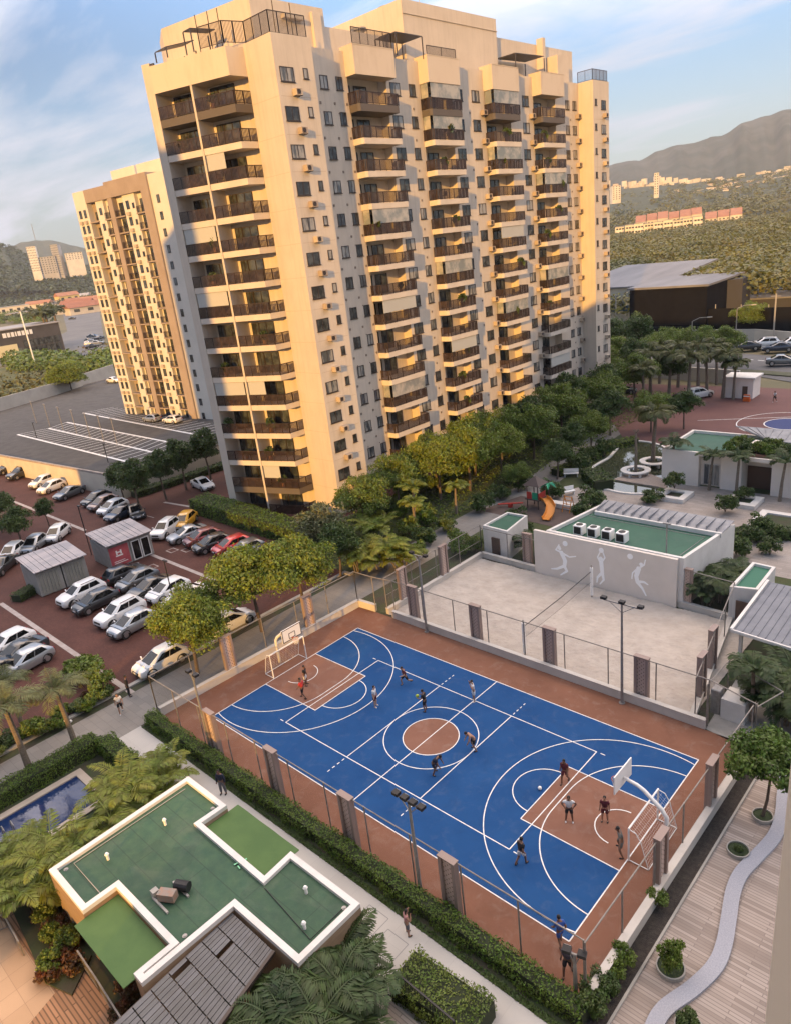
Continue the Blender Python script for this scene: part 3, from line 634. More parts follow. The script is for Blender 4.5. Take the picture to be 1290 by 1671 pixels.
fence('wire fence at the right end of the sand court, by the blocky planter',[(12.4,10.4),(10.1,23.2)],h=3.1)
fence('wire fence at the back right of the sand court, before dark shrubs',[(6.6,23.6),(10.1,23.3)],h=3.2)
fence('wire fence behind the sand court corner, beside the small green-roofed hut',[(-13.4,23.6),(-7.2,23.5)],h=3.0)
fence('wire fence round the paved pen between the courts and the palms',[(13.2,10.1),(13.3,13.2),(16.8,11.6),(16.1,9.4)],h=3.1,step=4)
# perforated pillars
M_perf=bpy.data.materials.new('perforated_panel'); M_perf.use_nodes=True
def _perf():
    nt,b,L=nodes_of(M_perf); b.inputs['Roughness'].default_value=0.7
    tcn=nt.nodes.new('ShaderNodeTexCoord'); mpn=nt.nodes.new('ShaderNodeMapping'); mpn.inputs['Scale'].default_value=(5.2,5.2,5.2); mpn.inputs['Rotation'].default_value=(0,R_(45),0)
    L(tcn.outputs['Object'],mpn.inputs[0]); ck=nt.nodes.new('ShaderNodeTexVoronoi'); ck.feature='F1'; ck.inputs['Scale'].default_value=1.0; ck.inputs['Randomness'].default_value=0.0
    L(mpn.outputs[0],ck.inputs['Vector']); r=nt.nodes.new('ShaderNodeValToRGB'); r.color_ramp.interpolation='CONSTANT'
    r.color_ramp.elements[0].color=(0.14,0.105,0.09,1); r.color_ramp.elements[1].position=0.30; r.color_ramp.elements[1].color=(0.50,0.38,0.32,1)
    L(ck.outputs['Distance'],r.inputs[0]); L(r.outputs[0],b.inputs['Base Color'])
_perf()
M_chan=mat('pillar_channel',(0.27,0.205,0.18),0.6,metal=0.1)
def pillar_proto(h=3.35):
    t=T('perforated_pillar','x','pillar')
    for s in(-1,1):
        m=MB(); m.box((s*0.38-.09,-.16,0),(s*0.38+.09,.16,h)); m.build('channel',M_chan,t)
    m=MB(); m.box((-.29,-.045,0.05),(.29,.045,h-.04)); m.build('perforated_panel',M_perf,t)
    m=MB(); m.box((-.49,-.18,h),(.49,.18,h+.05)); m.build('cap',M_chan,t); return t
PIL=[]
pp=pillar_proto(); first=[True]
def pillar(x,y,rz,label):
    if first[0]: o=pp; first[0]=False
    else: o=copy_tree(pp)
    o.location=(x,y,0); o.rotation_euler=(0,0,rz); o['label']=label; o['group']='perforated pillars round the courts'
for x,l in ((-10.0,'perforated brown pillar in the hedge-side fence, leftmost, beside the lamp post'),(-3.8,'perforated brown pillar in the hedge-side fence, sunlit at its top'),(2.4,'perforated brown pillar in the hedge-side fence, in shade left of the T-shaped floodlight'),(9.05,'perforated brown pillar in the hedge-side fence, right of the T-shaped floodlight')):
    pillar(x,-9.25+(x+17)*0.006,0,l)
pillar(-17.15,-3.1,pi/2,'perforated brown pillar left of the backboard, behind the left goal line')
pillar(-16.85,4.6,pi/2,'perforated brown pillar behind the left backboard, under the sunlit tree')
pillar(-10.4,10.35,0,'perforated sunlit brown pillar where the sand court meets the blue court, beside a lamp post')
pillar(-4.1,10.4,0,'perforated grey pillar in the fence between the courts, leftmost over the sand')
pillar(2.3,10.4,0,'perforated grey pillar in the fence between the courts, left of the tall floodlight')
pillar(9.0,10.4,0,'perforated grey pillar in the fence between the courts, right of the tall floodlight')
pillar(15.85,-2.3,pi/2,'perforated dark pillar right behind the right goal')
pillar(15.88,3.6,pi/2,'perforated dark pillar at the far right side of the blue court')
pillar(-13.45,12.4,pi/2,'perforated sunlit pillar at the front left end of the sand court')
pillar(-13.4,17.9,pi/2,'perforated sunlit pillar midway along the left end of the sand court')
pillar(-8.2,23.75,0,'perforated pillar just left of the mural wall')
pillar(6.45,23.6,0,'perforated pillar just right of the mural wall')
pillar(11.9,12.6,pi/2,'perforated pillar at the right end of the sand court, nearest the blue court')
pillar(11.3,16.0,pi/2,'perforated pillar midway along the right end of the sand court')
# floodlights
M_lamp=mat('lamp_glass',(0.75,0.75,0.72),0.3)
def floodlight(x,y,h,label,heads,axis=0,bar=1.5):
    t=T('floodlight_pole',label,'floodlight',(x,y,0))
    m=MB(); m.tube([(x,y,0),(x,y,h*0.55),(x,y,h)],[0.10,0.085,0.06],8); m.cyl((x,y,0),0.2,0.06,10); m.build('pole',M_steel,t)
    u=Vector((math.cos(axis),math.sin(axis),0)); v=Vector((-u.y,u.x,0)); c=Vector((x,y,h))
    if heads>1:
        m=MB(); m.bar(c-u*bar/2,c+u*bar/2,0.07); m.bar(c-u*bar*.35+Vector((0,0,0)),c-Vector((0,0,.6)),0.04); m.bar(c+u*bar*.35,c-Vector((0,0,.6)),0.04); m.build('crossbar',M_steel,t)
    for i in range(heads):
        q=c+u*(bar*(i/(heads-1)-.5) if heads>1 else 0)+Vector((0,0,.14)); hm=MB()
        hm.obox(q,(0.34,0.30,0.16),axis); hm.build('lamp_head',M_black,t)
        lm=MB(); lm.obox(q+v*0.16,(0.26,0.03,0.11),axis); lm.build('lamp_glass',M_lamp,t)
    return t
floodlight(7.25,-9.3,5.7,'grey floodlight pole with four dark lamps, rising from the hedge in front',4,0.0,1.5)
floodlight(8.05,9.62,7.2,'tall grey floodlight pole with three dark lamps, between blue court and sand',3,0.0,2.4)
floodlight(-8.65,9.72,6.7,'tall sunlit floodlight pole with two lamps, at the left of the sand court',2,0.0,1.4)
floodlight(-10.6,-9.35,5.9,'slim floodlight pole with two small lamps, at the left end of the hedge',2,0.0,0.8)
floodlight(15.4,-9.15,2.5,'short lamp post with two white lamps, at the near right corner of the court',2,0.3,0.6)
# hoops
M_hoop=mat('hoop_white',(0.74,0.74,0.73),0.45)
def hoop(s,label):
    x=15.1 if s>0 else -15.35; t=T('basketball_hoop',label,'basketball hoop',(x,0.05,0)); y=0.05
    m=MB(); m.tube([(x,y,0),(x,y,2.0),(x-s*.25,y,2.35),(x-s*1.15,y,3.05),(x-s*1.5,y,3.2),(x-s*2.2,y,3.3)],[.11,.11,.11,.10,.09,.08],10); m.build('pole',M_hoop,t,smooth=True)
    bx=x-s*2.25; m=MB(); m.box((bx-.03,y-.9,2.85),(bx+.03,y+.9,3.9)); b=m.build('backboard',M_hoop,t)
    m=MB(); xx=bx-s*0.036
    for a,bb in (((-.88,2.87),(.88,2.93)),((-.88,3.82),(.88,3.88)),((-.88,2.94),(-.82,3.81)),((.82,2.94),(.88,3.81)),((-.3,3.0),(.3,3.05)),((-.3,3.4),(.3,3.45)),((-.3,3.06),(-.25,3.39)),((.25,3.06),(.3,3.39))):
        m.box((xx-.004,y+a[0],a[1]),(xx+.004,y+bb[0],bb[1]))
    m.build('board_marking',M_dark,b)
    m=MB(); c=(bx-s*.36,y); pts=[(c[0]+.225*math.cos(q),c[1]+.225*math.sin(q),3.0) for q in np.linspace(0,2*pi,15)]; m.tube(pts,0.015,5); m.bar((bx,y,3.0),(bx-s*.14,y,3.0),0.08,0.05); m.build('rim',mat('rim_orange',(0.45,0.10,0.03),0.5),t)
    m=MB()
    for i in range(12):
        q=2*pi*i/12; q2=q+.4; m.bar((c[0]+.22*math.cos(q),c[1]+.22*math.sin(q),3.0),(c[0]+.13*math.cos(q2),c[1]+.13*math.sin(q2),2.58),0.012); q2=q-.4; m.bar((c[0]+.22*math.cos(q),c[1]+.22*math.sin(q),3.0),(c[0]+.13*math.cos(q2),c[1]+.13*math.sin(q2),2.58),0.012)
    m.build('net',M_hoop,t)
hoop(1,'white basketball hoop seen from behind, at the right end of the court'); hoop(-1,'white basketball hoop facing us, at the left end of the court')
def goal(s,label):
    x=s*13.98; t=T('football_goal',label,'goal',(x,0,0)); y0,y1=-1.62,1.62; h=2.0; dx=s*1.0
    m=MB(); m.tube([(x,y0,0),(x,y0,h),(x,y1,h),(x,y1,0)],0.05,8); m.build('goal_frame',M_hoop,t)
    for y in(y0,y1):
        m=MB(); m.tube([(x,y,h-.03),(x+dx*.35,y,h-.1),(x+dx*.6,y,1.5),(x+dx,y,.05),(x,y,.05)],0.025,6); m.build('side_stay',M_hoop,t)
    m=MB(); m.tube([(x+dx,y0,.05),(x+dx,y1,.05)],0.025,6)
    for i in range(1,22):
        y=y0+(y1-y0)*i/22; m.bar((x,y,h),(x+dx*.6,y,1.5),0.005); m.bar((x+dx*.6,y,1.5),(x+dx,y,.05),0.005)
    for i in range(1,12): z=2.0*i/12; xx=x+dx*(.6*(2-z)/.5 if z>1.5 else .6+.4*(1.5-z)/1.45); m.bar((xx,y0,z),(xx,y1,z),0.005)
    m.build('goal_net',M_hoop,t)
goal(1,'white football goal in front of the right fence'); goal(-1,'white football goal below the left backboard')
# volleyball net
t=T('volleyball_net','volleyball net strung between two white padded posts over the sand','volleyball net',(-.3,16.2,0))
for x,y in ((-.2,10.95),(-.45,21.35)):
    m=MB(); m.tube([(x,y,0),(x,y,3.0)],0.06,8); p=m.build('post',M_steel,t)
    m=MB(); m.cyl((x,y,0.25),0.13,0.75,10); m.cyl((x,y,1.05),0.13,0.75,10); m.cyl((x,y,1.85),0.13,0.9,10); m.build('pad',M_whitecl,p)
m=MB(); m.tube([(-.2,10.95,2.42),(-.3,16.2,2.34),(-.45,21.35,2.42)],0.03,5); m.tube([(-.2,10.95,1.5),(-.3,16.2,1.44),(-.45,21.35,1.5)],0.012,5); m.build('net_cable',M_black,t)
m=MB(); m.add([(-.2,10.95,1.5),(-.45,21.35,1.5),(-.45,21.35,2.4),(-.2,10.95,2.4)],[(0,1,2,3)]); m.build('net',M_net,t)
# ------------------------------------------------------------------ mural wall and gym
t=T('mural_wall','pale wall behind the sand court painted with three white volleyball players','wall',(-.5,23.2,0))
m=MB(); m.box((-7.0,23.05,0),(5.9,23.35,4.2)); m.build('wall',mat('mural_grey',(0.62,0.56,0.50),0.85,(0.68,0.62,0.56),scale=0.5,detail=8),t)
def painted(segs,balls):
    m=MB(); n=0
    for p,q,w0,w1 in segs:
        y=23.05-0.006-0.0015*n; n+=1
        p=Vector(p);q=Vector(q); d=(q-p).normalized(); a=Vector((-d.y,d.x)); pts=[]
        for i in range(9): ang=pi/2+pi*i/8; pts.append(p+(d*math.cos(ang)+a*math.sin(ang))*w0)
        for i in range(9): ang=-pi/2+pi*i/8; pts.append(q+(d*math.cos(ang)+a*math.sin(ang))*w1)
        N=len(pts); f=[(pt.x,y,pt.y) for pt in pts]; b=[(pt.x,23.05+0.004,pt.y) for pt in pts]
        m.add(f+b,[tuple(range(N-1,-1,-1)) if False else tuple(range(N))]+[(i,N+i,N+(i+1)%N,(i+1)%N) for i in range(N)])
    for c,r in balls:
        y=23.05-0.006-0.0015*n; n+=1; pts=[(c[0]+r*math.cos(2*pi*i/20),c[1]+r*math.sin(2*pi*i/20)) for i in range(20)]
        m.add([(a,y,b) for a,b in pts]+[(a,23.054,b) for a,b in pts],[tuple(range(20))]+[(i,20+i,20+(i+1)%20,(i+1)%20) for i in range(20)])
    m.build('painted_player',mat('mural_white',(.92,.92,.91),.7),t)
def onwall(px,py):
    d=CR@Vector(((px-645)/FPX,-(py-835.5)/FPX,-1)); q=CAM+d*((23.05-CAM.y)/d.y); return (q.x,q.z)
def segs_px(L): return [(onwall(*a),onwall(*b),w0,w1) for a,b,w0,w1 in L]
painted(segs_px([((911,893),(912,895),.16,.16),((915,902),(921,915),.20,.19),((921,915),(920,924),.19,.17),((920,924),(924,932),.15,.11),((924,932),(914,938),.11,.06),((919,924),(908,928),.14,.10),((908,928),(899,928),.10,.05),((917,903),(928,909),.09,.06),((928,909),(938,908),.06,.05),((914,901),(906,897),.09,.07),((906,897),(911,889),.07,.05)]),[(onwall(921,887),.24)])
painted(segs_px([((979,911),(980,912),.16,.16),((980,918),(981,929),.19,.18),((981,929),(982,937),.18,.15),((982,937),(984,946),.14,.10),((984,946),(978,953),.09,.05),((980,936),(974,942),.13,.10),((974,942),(973,950),.09,.05),((981,917),(986,910),.08,.06),((986,910),(983,902),.06,.05),((978,917),(974,909),.08,.06),((974,909),(978,901),.06,.05)]),[(onwall(980,898),.22)])
painted(segs_px([((1045,921),(1046,922),.16,.16),((1041,928),(1037,940),.20,.18),((1037,940),(1039,950),.18,.16),((1039,950),(1047,960),.15,.10),((1047,960),(1053,972),.10,.05),((1039,949),(1050,950),.13,.09),((1050,950),(1056,954),.09,.05),((1043,926),(1050,922),.08,.06),((1050,922),(1052,914),.06,.05),((1039,928),(1031,935),.08,.06),((1031,935),(1030,944),.06,.05)]),[(onwall(1027,908),.24)])
M_green=mat('green_roof_membrane',(0.020,0.085,0.055),0.75,(0.030,0.105,0.068),scale=0.5,detail=9)
worn(M_green,(.09,.13,.11),.55,.8,dark=(.012,.035,.025))
M_green2=mat('green_roof_weathered',(0.026,0.075,0.042),0.8,(0.040,0.100,0.052),scale=0.6,detail=9)
def parapet(mb,poly,z,h,w):
    n=len(poly); A=sum(poly[i][0]*poly[(i+1)%n][1]-poly[(i+1)%n][0]*poly[i][1] for i in range(n))
    if A<0: poly=poly[::-1]
    P=[Vector(p) for p in poly]; ins=[]
    for i in range(n):
        a,b,c=P[i-1],P[i],P[(i+1)%n]; d1=(b-a).normalized(); d2=(c-b).normalized(); n1=Vector((-d1.y,d1.x)); n2=Vector((-d2.y,d2.x)); k=(n1+n2); ins.append(b+k*(w/max(0.3,1+n1.dot(n2))))
    for i in range(n):
        j=(i+1)%n; mb.prism([tuple(P[i]),tuple(P[j]),tuple(ins[j]),tuple(ins[i])],z,z+h)
    return [tuple(p) for p in ins]
def roof_block(name,label,cat,poly,z,ph=0.3,pw=0.3,green=None,wall=None,pm=None):
    c=(sum(p[0] for p in poly)/len(poly),sum(p[1] for p in poly)/len(poly),0); t=T(name,label,cat,c)
    m=MB(); m.prism(poly,-.1,z); m.build('wall',wall or M_white,t)
    m=MB(); ins=parapet(m,poly,z,ph,pw); m.build('parapet',pm or M_white,t)
    m=MB(); m.prism(ins,z+.002,z+.03); m.build('roof',green or M_green,t); return t
gym=roof_block('gym_building','white flat-roofed gym with a dark green roof behind the mural wall','building',[(-5.9,23.36),(6.3,23.36),(7.2,31.6),(-4.7,31.6)],3.95,0.32,0.28)
m=MB(); m.add([(-4.4,29.3,4.28),(7.0,29.3,4.28),(7.15,31.55,4.55),(-4.6,31.55,4.55),(-4.4,29.3,4.34),(7.0,29.3,4.34),(7.15,31.55,4.61),(-4.6,31.55,4.61)],[(0,3,2,1),(4,5,6,7),(0,1,5,4),(1,2,6,5),(2,3,7,6),(3,0,4,7)])
for i in range(14): x=-4.2+i*0.82; m.box((x,29.35,4.35),(x+.06,31.5,4.65))
m.build('skylight_strip',mat('metal_roof',(0.20,0.205,0.225),0.6,metal=0.1,c2=(0.28,0.285,0.30),scale=1.2,objrand=.05),gym)
m=MB(); m.box((-4.3,29.05,4.0),(7.0,29.28,4.36)); m.build('upstand',M_white,gym)
cproto=None
for i,(x,y) in enumerate(((-3.3,24.6),(-2.0,24.65),(-0.7,24.7),(0.55,24.75))):
    if cproto is None:
        cproto=T('condenser_unit','x','air conditioner'); m=MB(); m.bevbox((-.42,-.42,.06),(.42,.42,.9),.04); b=m.build('casing',M_whitecl,cproto)
        m=MB(); m.box((-.33,-.435,.16),(.33,-.425,.8)); m.cyl((0,0,.9),.3,.02,16); m.build('grille',M_black,b); o=cproto
    else: o=copy_tree(cproto)
    o.location=(x,y,3.98); o['group']='condensers on the gym roof'; o['label']=['boxy white condenser on the green gym roof, leftmost of the four','boxy white condenser on the green gym roof, second from left','boxy white condenser on the green gym roof, third from left','boxy white condenser on the green gym roof, rightmost of the four'][i]
t=T('roof_mast','thin steel mast with two lamps on the edge of the gym roof','mast',(4.6,24.1,3.98)); m=MB(); m.tube([(4.6,24.1,3.98),(4.6,24.1,6.6)],.06,7); m.build('pole',M_steel,t); m=MB(); m.box((4.3,24.0,6.55),(4.9,24.2,6.65)); m.build('crossbar',M_steel,t)
h=roof_block('utility_hut','small white hut with a green flat roof and brown door, left of the sand court','hut',[(-13.6,24.3),(-10.6,24.1),(-11.2,28.4),(-13.5,28.3)],2.75,.22,.2)
m=MB(); m.box((-12.5,24.05,0),(-11.6,24.3,2.0)); m.build('door',mat('door_brown',(0.09,0.055,0.04),0.6),h)
h=roof_block('utility_hut','small white hut with a bright green flat roof beside the metal canopy','hut',[(9.9,22.9),(11.7,23.4),(11.6,27.7),(9.9,27.8)],2.75,.25,.22,green=mat('green_roof_bright',(0.020,0.125,0.075),0.7))
m=MB(); m.box((10.4,22.86,0),(11.3,22.95,2.0)); m.build('door',MATS['door_brown'],h)
t=T('metal_canopy','wide grey metal canopy roof on posts, by the right-hand palms','canopy',(16,20,0))
m=MB(); m.prism([(11.95,24.9),(12.2,16.9),(22,16.0),(22,24.9)],2.95,3.05)
for i in range(20): m.bar((12.3+i*.48,16.9,3.08),(12.1+i*.48,24.8,3.08),.04,.05)
m.build('roof',mat('canopy_metal',(0.13,0.14,0.165),0.6,metal=0.1,c2=(0.18,0.19,0.215),scale=.8),t)
m=MB(); m.bar((11.9,24.9,3.08),(12.15,16.8,3.08),.2,.25); m.bar((12.15,16.8,3.05),(22,15.9,3.05),.12,.2); m.build('edge_trim',M_white,t)
for x,y in ((12.6,17.4),(12.4,24.3),(17,16.8)): m=MB(); m.box((x-.1,y-.1,0),(x+.1,y+.1,2.95)); m.build('post',M_white,t)
t=T('equipment_box','pale boxy equipment planter in the pen beside the sand court','planter',(13.6,12,0)); m=MB(); m.box((13.5,11.5,0),(14.9,13.0,1.4)); m.build('wall',M_white,t); m=MB(); m.bevbox((12.8,11.7,.0),(13.4,12.4,1.7),.05); m.build('cabinet',M_steel,t)
g=MB(); g.sheet([(13.2,10.0),(16.1,9.4),(19.5,12),(12.9,16)],0.012); struct('pen_paving',g,M_concrete)
# ------------------------------------------------------------------ pool building with the green roof
pbld=T('pool_building','white-edged pool pavilion with a weathered green roof in the left foreground','building',(0.5,-16.5,0))
rp=[(-6.1,-13.1),(-2.4,-13.1),(-2.45,-14.6),(2.85,-14.65),(2.72,-13.0),(7.4,-13.0),(7.4,-16.45),(3.05,-16.5),(3.05,-20.9),(2.4,-20.9),(2.4,-19.25),(-2.3,-19.3),(-2.3,-20.9),(-6.0,-20.9)]
m=MB(); m.prism(rp,-.1,2.88); m.build('wall',mat('pool_wall',(0.30,0.215,0.14),0.7,(0.24,0.165,0.105),scale=1.5,stretch=(1,1,6)),pbld)
m=MB(); ins=parapet(m,rp,2.88,0.22,0.28); m.build('parapet',M_white,pbld)
M_roofw=bpy.data.materials.new('roof_membrane_patched'); M_roofw.use_nodes=True
def _rw():
    nt,b,L=nodes_of(M_roofw); b.inputs['Roughness'].default_value=0.75
    g=nt.nodes.new('ShaderNodeNewGeometry'); v=nt.nodes.new('ShaderNodeTexVoronoi'); v.inputs['Scale'].default_value=0.33; v.distance='CHEBYCHEV'; L(g.outputs['Position'],v.inputs['Vector'])
    n=nt.nodes.new('ShaderNodeTexNoise'); n.inputs['Scale'].default_value=1.4; n.inputs['Detail'].default_value=10; n.inputs['Roughness'].default_value=.65; L(g.outputs['Position'],n.inputs['Vector'])
    r=nt.nodes.new('ShaderNodeValToRGB'); r.color_ramp.elements[0].position=.35; r.color_ramp.elements[0].color=(0.022,0.070,0.040,1); r.color_ramp.elements[1].position=.7; r.color_ramp.elements[1].color=(0.045,0.098,0.048,1)
    L(n.outputs[0],r.inputs[0])
    h=nt.nodes.new('ShaderNodeHueSaturation'); mr=nt.nodes.new('ShaderNodeMapRange'); mr.inputs[3].default_value=0.86; mr.inputs[4].default_value=1.14; L(v.outputs['Color'],mr.inputs[0]); L(mr.outputs[0],h.inputs['Value']); L(r.outputs[0],h.inputs['Color'])
    br=nt.nodes.new('ShaderNodeTexBrick'); br.inputs['Scale'].default_value=.5; br.inputs['Brick Width'].default_value=3.0; br.inputs['Row Height'].default_value=.5; br.inputs['Mortar Size'].default_value=.012; L(g.outputs['Position'],br.inputs['Vector'])
    x=nt.nodes.new('ShaderNodeMixRGB'); x.inputs[2].default_value=(.012,.034,.022,1); ml=nt.nodes.new('ShaderNodeMath'); ml.operation='MULTIPLY'; ml.inputs[1].default_value=.55; L(br.outputs['Fac'],ml.inputs[0]); L(ml.outputs[0],x.inputs[0]); L(h.outputs[0],x.inputs[1]); L(x.outputs[0],b.inputs['Base Color'])
_rw(); worn(M_roofw,(.10,.125,.09),.6,.55,.48,.8,dark=(.012,.03,.02))
m=MB(); m.prism(ins,2.885,2.93); m.build('roof',M_roofw,pbld)
M_tarp=mat('green_canopy_cloth',(0.045,0.105,0.022),0.7,(0.060,0.125,0.028),scale=0.8,bump=.3,bscale=2)
def cloth(x0,y0,x1,y1,z,name,label):
    n=18; X,Y=np.meshgrid(np.linspace(x0,x1,n),np.linspace(y0,y1,n),indexing='ij'); Z=z-0.05*np.sin((X-x0)/(x1-x0)*pi)*np.sin((Y-y0)/(y1-y0)*pi)+0.012*np.sin(X*3+Y*2)
    V=np.concatenate([np.stack([X,Y,Z],-1).reshape(-1,3),np.stack([X,Y,Z-.04],-1).reshape(-1,3)]); I=np.arange(n*n).reshape(n,n)
    F=np.stack([I[:-1,:-1],I[1:,:-1],I[1:,1:],I[:-1,1:]],-1).reshape(-1,4); F2=F[:,::-1]+n*n
    o=link_mesh(name,npmesh(name,V,np.concatenate([F,F2]),M_tarp,smooth=True)); m=MB()
    return tag(o,label,'canopy')
cloth(-2.37,-14.5,2.66,-12.5,2.72,'cloth_canopy','flat green cloth canopy tucked into the path side of the pool pavilion roof'); cloth(-2.22,-21.4,2.34,-19.32,2.72,'cloth_canopy','flat green cloth canopy on the pool pavilion, facing the sunlit deck')
t=T('pergola','grey slatted glass-topped pergola adjoining the green-roofed pool pavilion','pergola',(4.5,-18.5,0))
A=[(3.08,-16.62),(6.0,-16.62),(7.4,-22.4),(3.5,-22.4)]
m=MB(); NX,NY=15,7
xa=lambda t:3.08+.42*t; xb=lambda t:6.0+1.4*t
for i in range(NX):                                # long narrow panes side by side
    u0,u1=i/NX+.004,(i+.93)/NX
    for j in range(NY):
        t0,t1=j/NY+.004,(j+1)/NY-.004; y0=-16.62-5.78*t0; y1=-16.62-5.78*t1
        if rr.random()<0.05: continue
        m.prism([(xa(t0)+(xb(t0)-xa(t0))*u0,y0),(xa(t0)+(xb(t0)-xa(t0))*u1,y0),(xa(t1)+(xb(t1)-xa(t1))*u1,y1),(xa(t1)+(xb(t1)-xa(t1))*u0,y1)],2.84,2.865)
m.build('roof_panel',mat('pergola_panel',(0.038,0.043,0.053),0.35,c2=(0.065,0.072,0.085),scale=1.2,island=0.22),t)
m=MB()
for j in range(6):
    u=j/5; m.bar((3.08+(6.0-3.08)*u,-16.62,2.77),(3.5+(7.4-3.5)*u,-22.4,2.77),.09,.12)
m.bar((6.0,-16.62,2.8),(7.4,-22.4,2.8),.14,.16); m.build('rafter',M_dark,t)
for x,y in ((6.3,-18.3),(7.0,-21.6)): m=MB(); m.tube([(x,y,0.02),(x,y,2.72)],.14,10); m.build('column',mat('column_wood',(0.13,0.05,0.025),0.6),t); 
for x,y in ((-5.5,-20.3),(2.45,-18.6),(6.9,-13.5),(-3.0,-13.6)):
    m=MB(); m.cyl((x,y,2.93),.11,.02,12); m.cyl((x,y,2.95),.07,.03,10); m.build('roof_drain',M_steel,pbld)
m=MB(); m.tube([(-5.5,-13.7,2.97),(-5.5,-19.9,2.97),(-2.7,-19.9,2.97)],.022,6); m.build('conduit',M_concrete,pbld); m=MB(); m.tube([(3.3,-15.0,2.97),(6.9,-15.4,2.97),(6.9,-13.6,2.97)],.02,6); m.build('conduit',M_black,pbld)
m=MB(); m.tube([(-4.6,28.6,4.0),(5.9,28.6,4.0),(5.6,24.3,4.0)],.03,6); m.build('conduit',M_steel,gym)
# things on the green roof
vents=[(-4.05,-15.75,'white stub vent on the green pavilion roof, nearest the path'),(-4.35,-18.7,'white stub vent on the green pavilion roof, at its left end'),(5.0,-14.0,'white stub vent at the right-hand corner of the green pavilion roof'),(6.3,-15.2,'white stub vent beside the dark palm at the edge of the green roof')]
vp=None
for x,y,l in vents:
    if vp is None: vp=T('roof_vent','x','vent'); m=MB(); m.cyl((0,0,0),.07,.32,10); m.build('pipe',M_whitecl,vp); m=MB(); m.cyl((0,0,.32),.11,.09,10,r2=.06); m.build('cap',M_whitecl,vp); o=vp
    else: o=copy_tree(vp)
    o.location=(x,y,2.93); o['label']=l; o['group']='stub vents on the pavilion roof'
p=at(277,1463,3.0)
t=T('pump_unit','orange and grey pump unit lying on the green pavilion roof','machine',(p.x,p.y,2.93))
m=MB(); m.bar((p.x-.25,p.y-.3,3.25),(p.x+.45,p.y+.1,3.25),.42,.4); m.build('housing',mat('pump_orange',(0.30,0.16,0.10),0.6,(0.22,0.2,0.18),scale=4),t,)
m=MB(); m.tube([(p.x-.1,p.y+.45,3.25),(p.x+.5,p.y+.75,3.25)],.24,12); m.build('motor',M_black,t)
m=MB(); m.box((p.x-.6,p.y-.55,2.93),(p.x+.7,p.y-.45,3.03)); m.box((p.x-.6,p.y+.5,2.93),(p.x+.7,p.y+.6,3.03)); m.box((p.x-.75,p.y-.5,2.95),(p.x-.45,p.y-.2,3.3)); m.build('frame',M_concrete,t)
p=at(393,1407,2.95); m=MB(); m.bar((p.x-.35,p.y-.05,2.96),(p.x+.35,p.y+.05,2.96),.07,.02); m.bar((p.x-.1,p.y-.3,2.985),(p.x+.1,p.y+.3,2.985),.07,.02); m.bar((p.x+.1,p.y-.22,2.985),(p.x+.32,p.y-.26,2.985),.05,.02)
tag(m.build('painted_stick',mat('mint',(0.20,0.55,0.32),0.5)),'mint green crossed sticks lying on the pavilion roof','stick')
# steps beside the canopy
g=MB(); g.box((-2.3,-12.4,0),(3.4,-11.6,.14)); g.box((-2.3,-12.9,0.0),(3.2,-12.4,.3)); struct('pavilion_step',g,M_concrete)
# deck and tiles at the lower left
M_deck=brickmat('warm_deck',(0.27,0.15,0.085),(0.36,0.205,0.12),(0.15,0.09,0.055),1.0,2.4,0.18,0.03,patch=.08)
M_tile=brickmat('warm_tile',(0.40,0.27,0.17),(0.45,0.31,0.20),(0.30,0.20,0.13),1.0,1.0,1.0,0.012,patch=.08,offset=0)
g=MB(); g.box((-12,-40,-.2),(12,-21.6,0.03)); struct('warm_deck',g,M_deck)
g=MB(); pts=[at(*q,0.05) for q in ((-60,1480),(10,1505),(90,1620),(40,1680),(-60,1690))]; g.sheet([(q.x,q.y) for q in pts],0.036); struct('tile_terrace',g,M_tile)
g=MB(); pts=[at(*q,0.05) for q in ((20,1485),(80,1470),(150,1560),(118,1625),(75,1605))]; g.prism([(q.x,q.y) for q in pts],0.0,0.12); struct('planting_bed',g,mat('soil',(0,0,0)))
# railings there
def rail_thing(label,pts,h=1.0,z=0.03,infill=True,m_=None,bars=.13):
    t=T('railing',label,'railing',(*pts[0],z)); m=MB(); b=MB()
    for a,c in zip(pts[:-1],pts[1:]):
        a=Vector((*a,z)); c=Vector((*c,z)); L=(c-a).length; m.bar(a+Vector((0,0,h)),c+Vector((0,0,h)),.07,.05); m.bar(a+Vector((0,0,.1)),c+Vector((0,0,.1)),.05,.04)
        n=max(1,round(L/1.3))
        for i in range(n+1): q=a.lerp(c,i/n); m.bar(q,q+Vector((0,0,h)),.06)
        n=int(L/bars)
        for i in range(n): q=a.lerp(c,(i+.5)/n); b.bar(q+Vector((0,0,.12)),q+Vector((0,0,h-.02)),.02)
    m.build('rail_frame',m_ or M_steel,t); b.build('baluster',m_ or M_steel,t); return t
gp=lambda *L:[tuple(at(*q,0.0))[:2] for q in L]
rail_thing('grey railing along the dark gap beside the warm wooden deck',gp((135,1575),(165,1620),(215,1700)),.9,m_=M_fencep)
rail_thing('thin grey railing at the edge of the sunlit tile terrace',gp((-20,1530),(15,1515),(40,1560)),.9,m_=M_fencep)
rail_thing('black barred railing by the steps at the bottom of the picture',gp((592,1603),(635,1640),(652,1625),(745,1705)),1.05,z=0.3,m_=M_black)
g=MB(); pts=gp((560,1690),(600,1612),(650,1650),(730,1720),(560,1760)); g.prism(pts,0.0,.3); pts2=gp((640,1662),(720,1730),(600,1790),(570,1740)); struct('grey_landing',g,brickmat('grey_deck',(0.27,0.235,0.205),(0.36,0.325,0.29),(0.19,0.165,0.15),1.0,1.9,0.17,0.02,patch=.1))
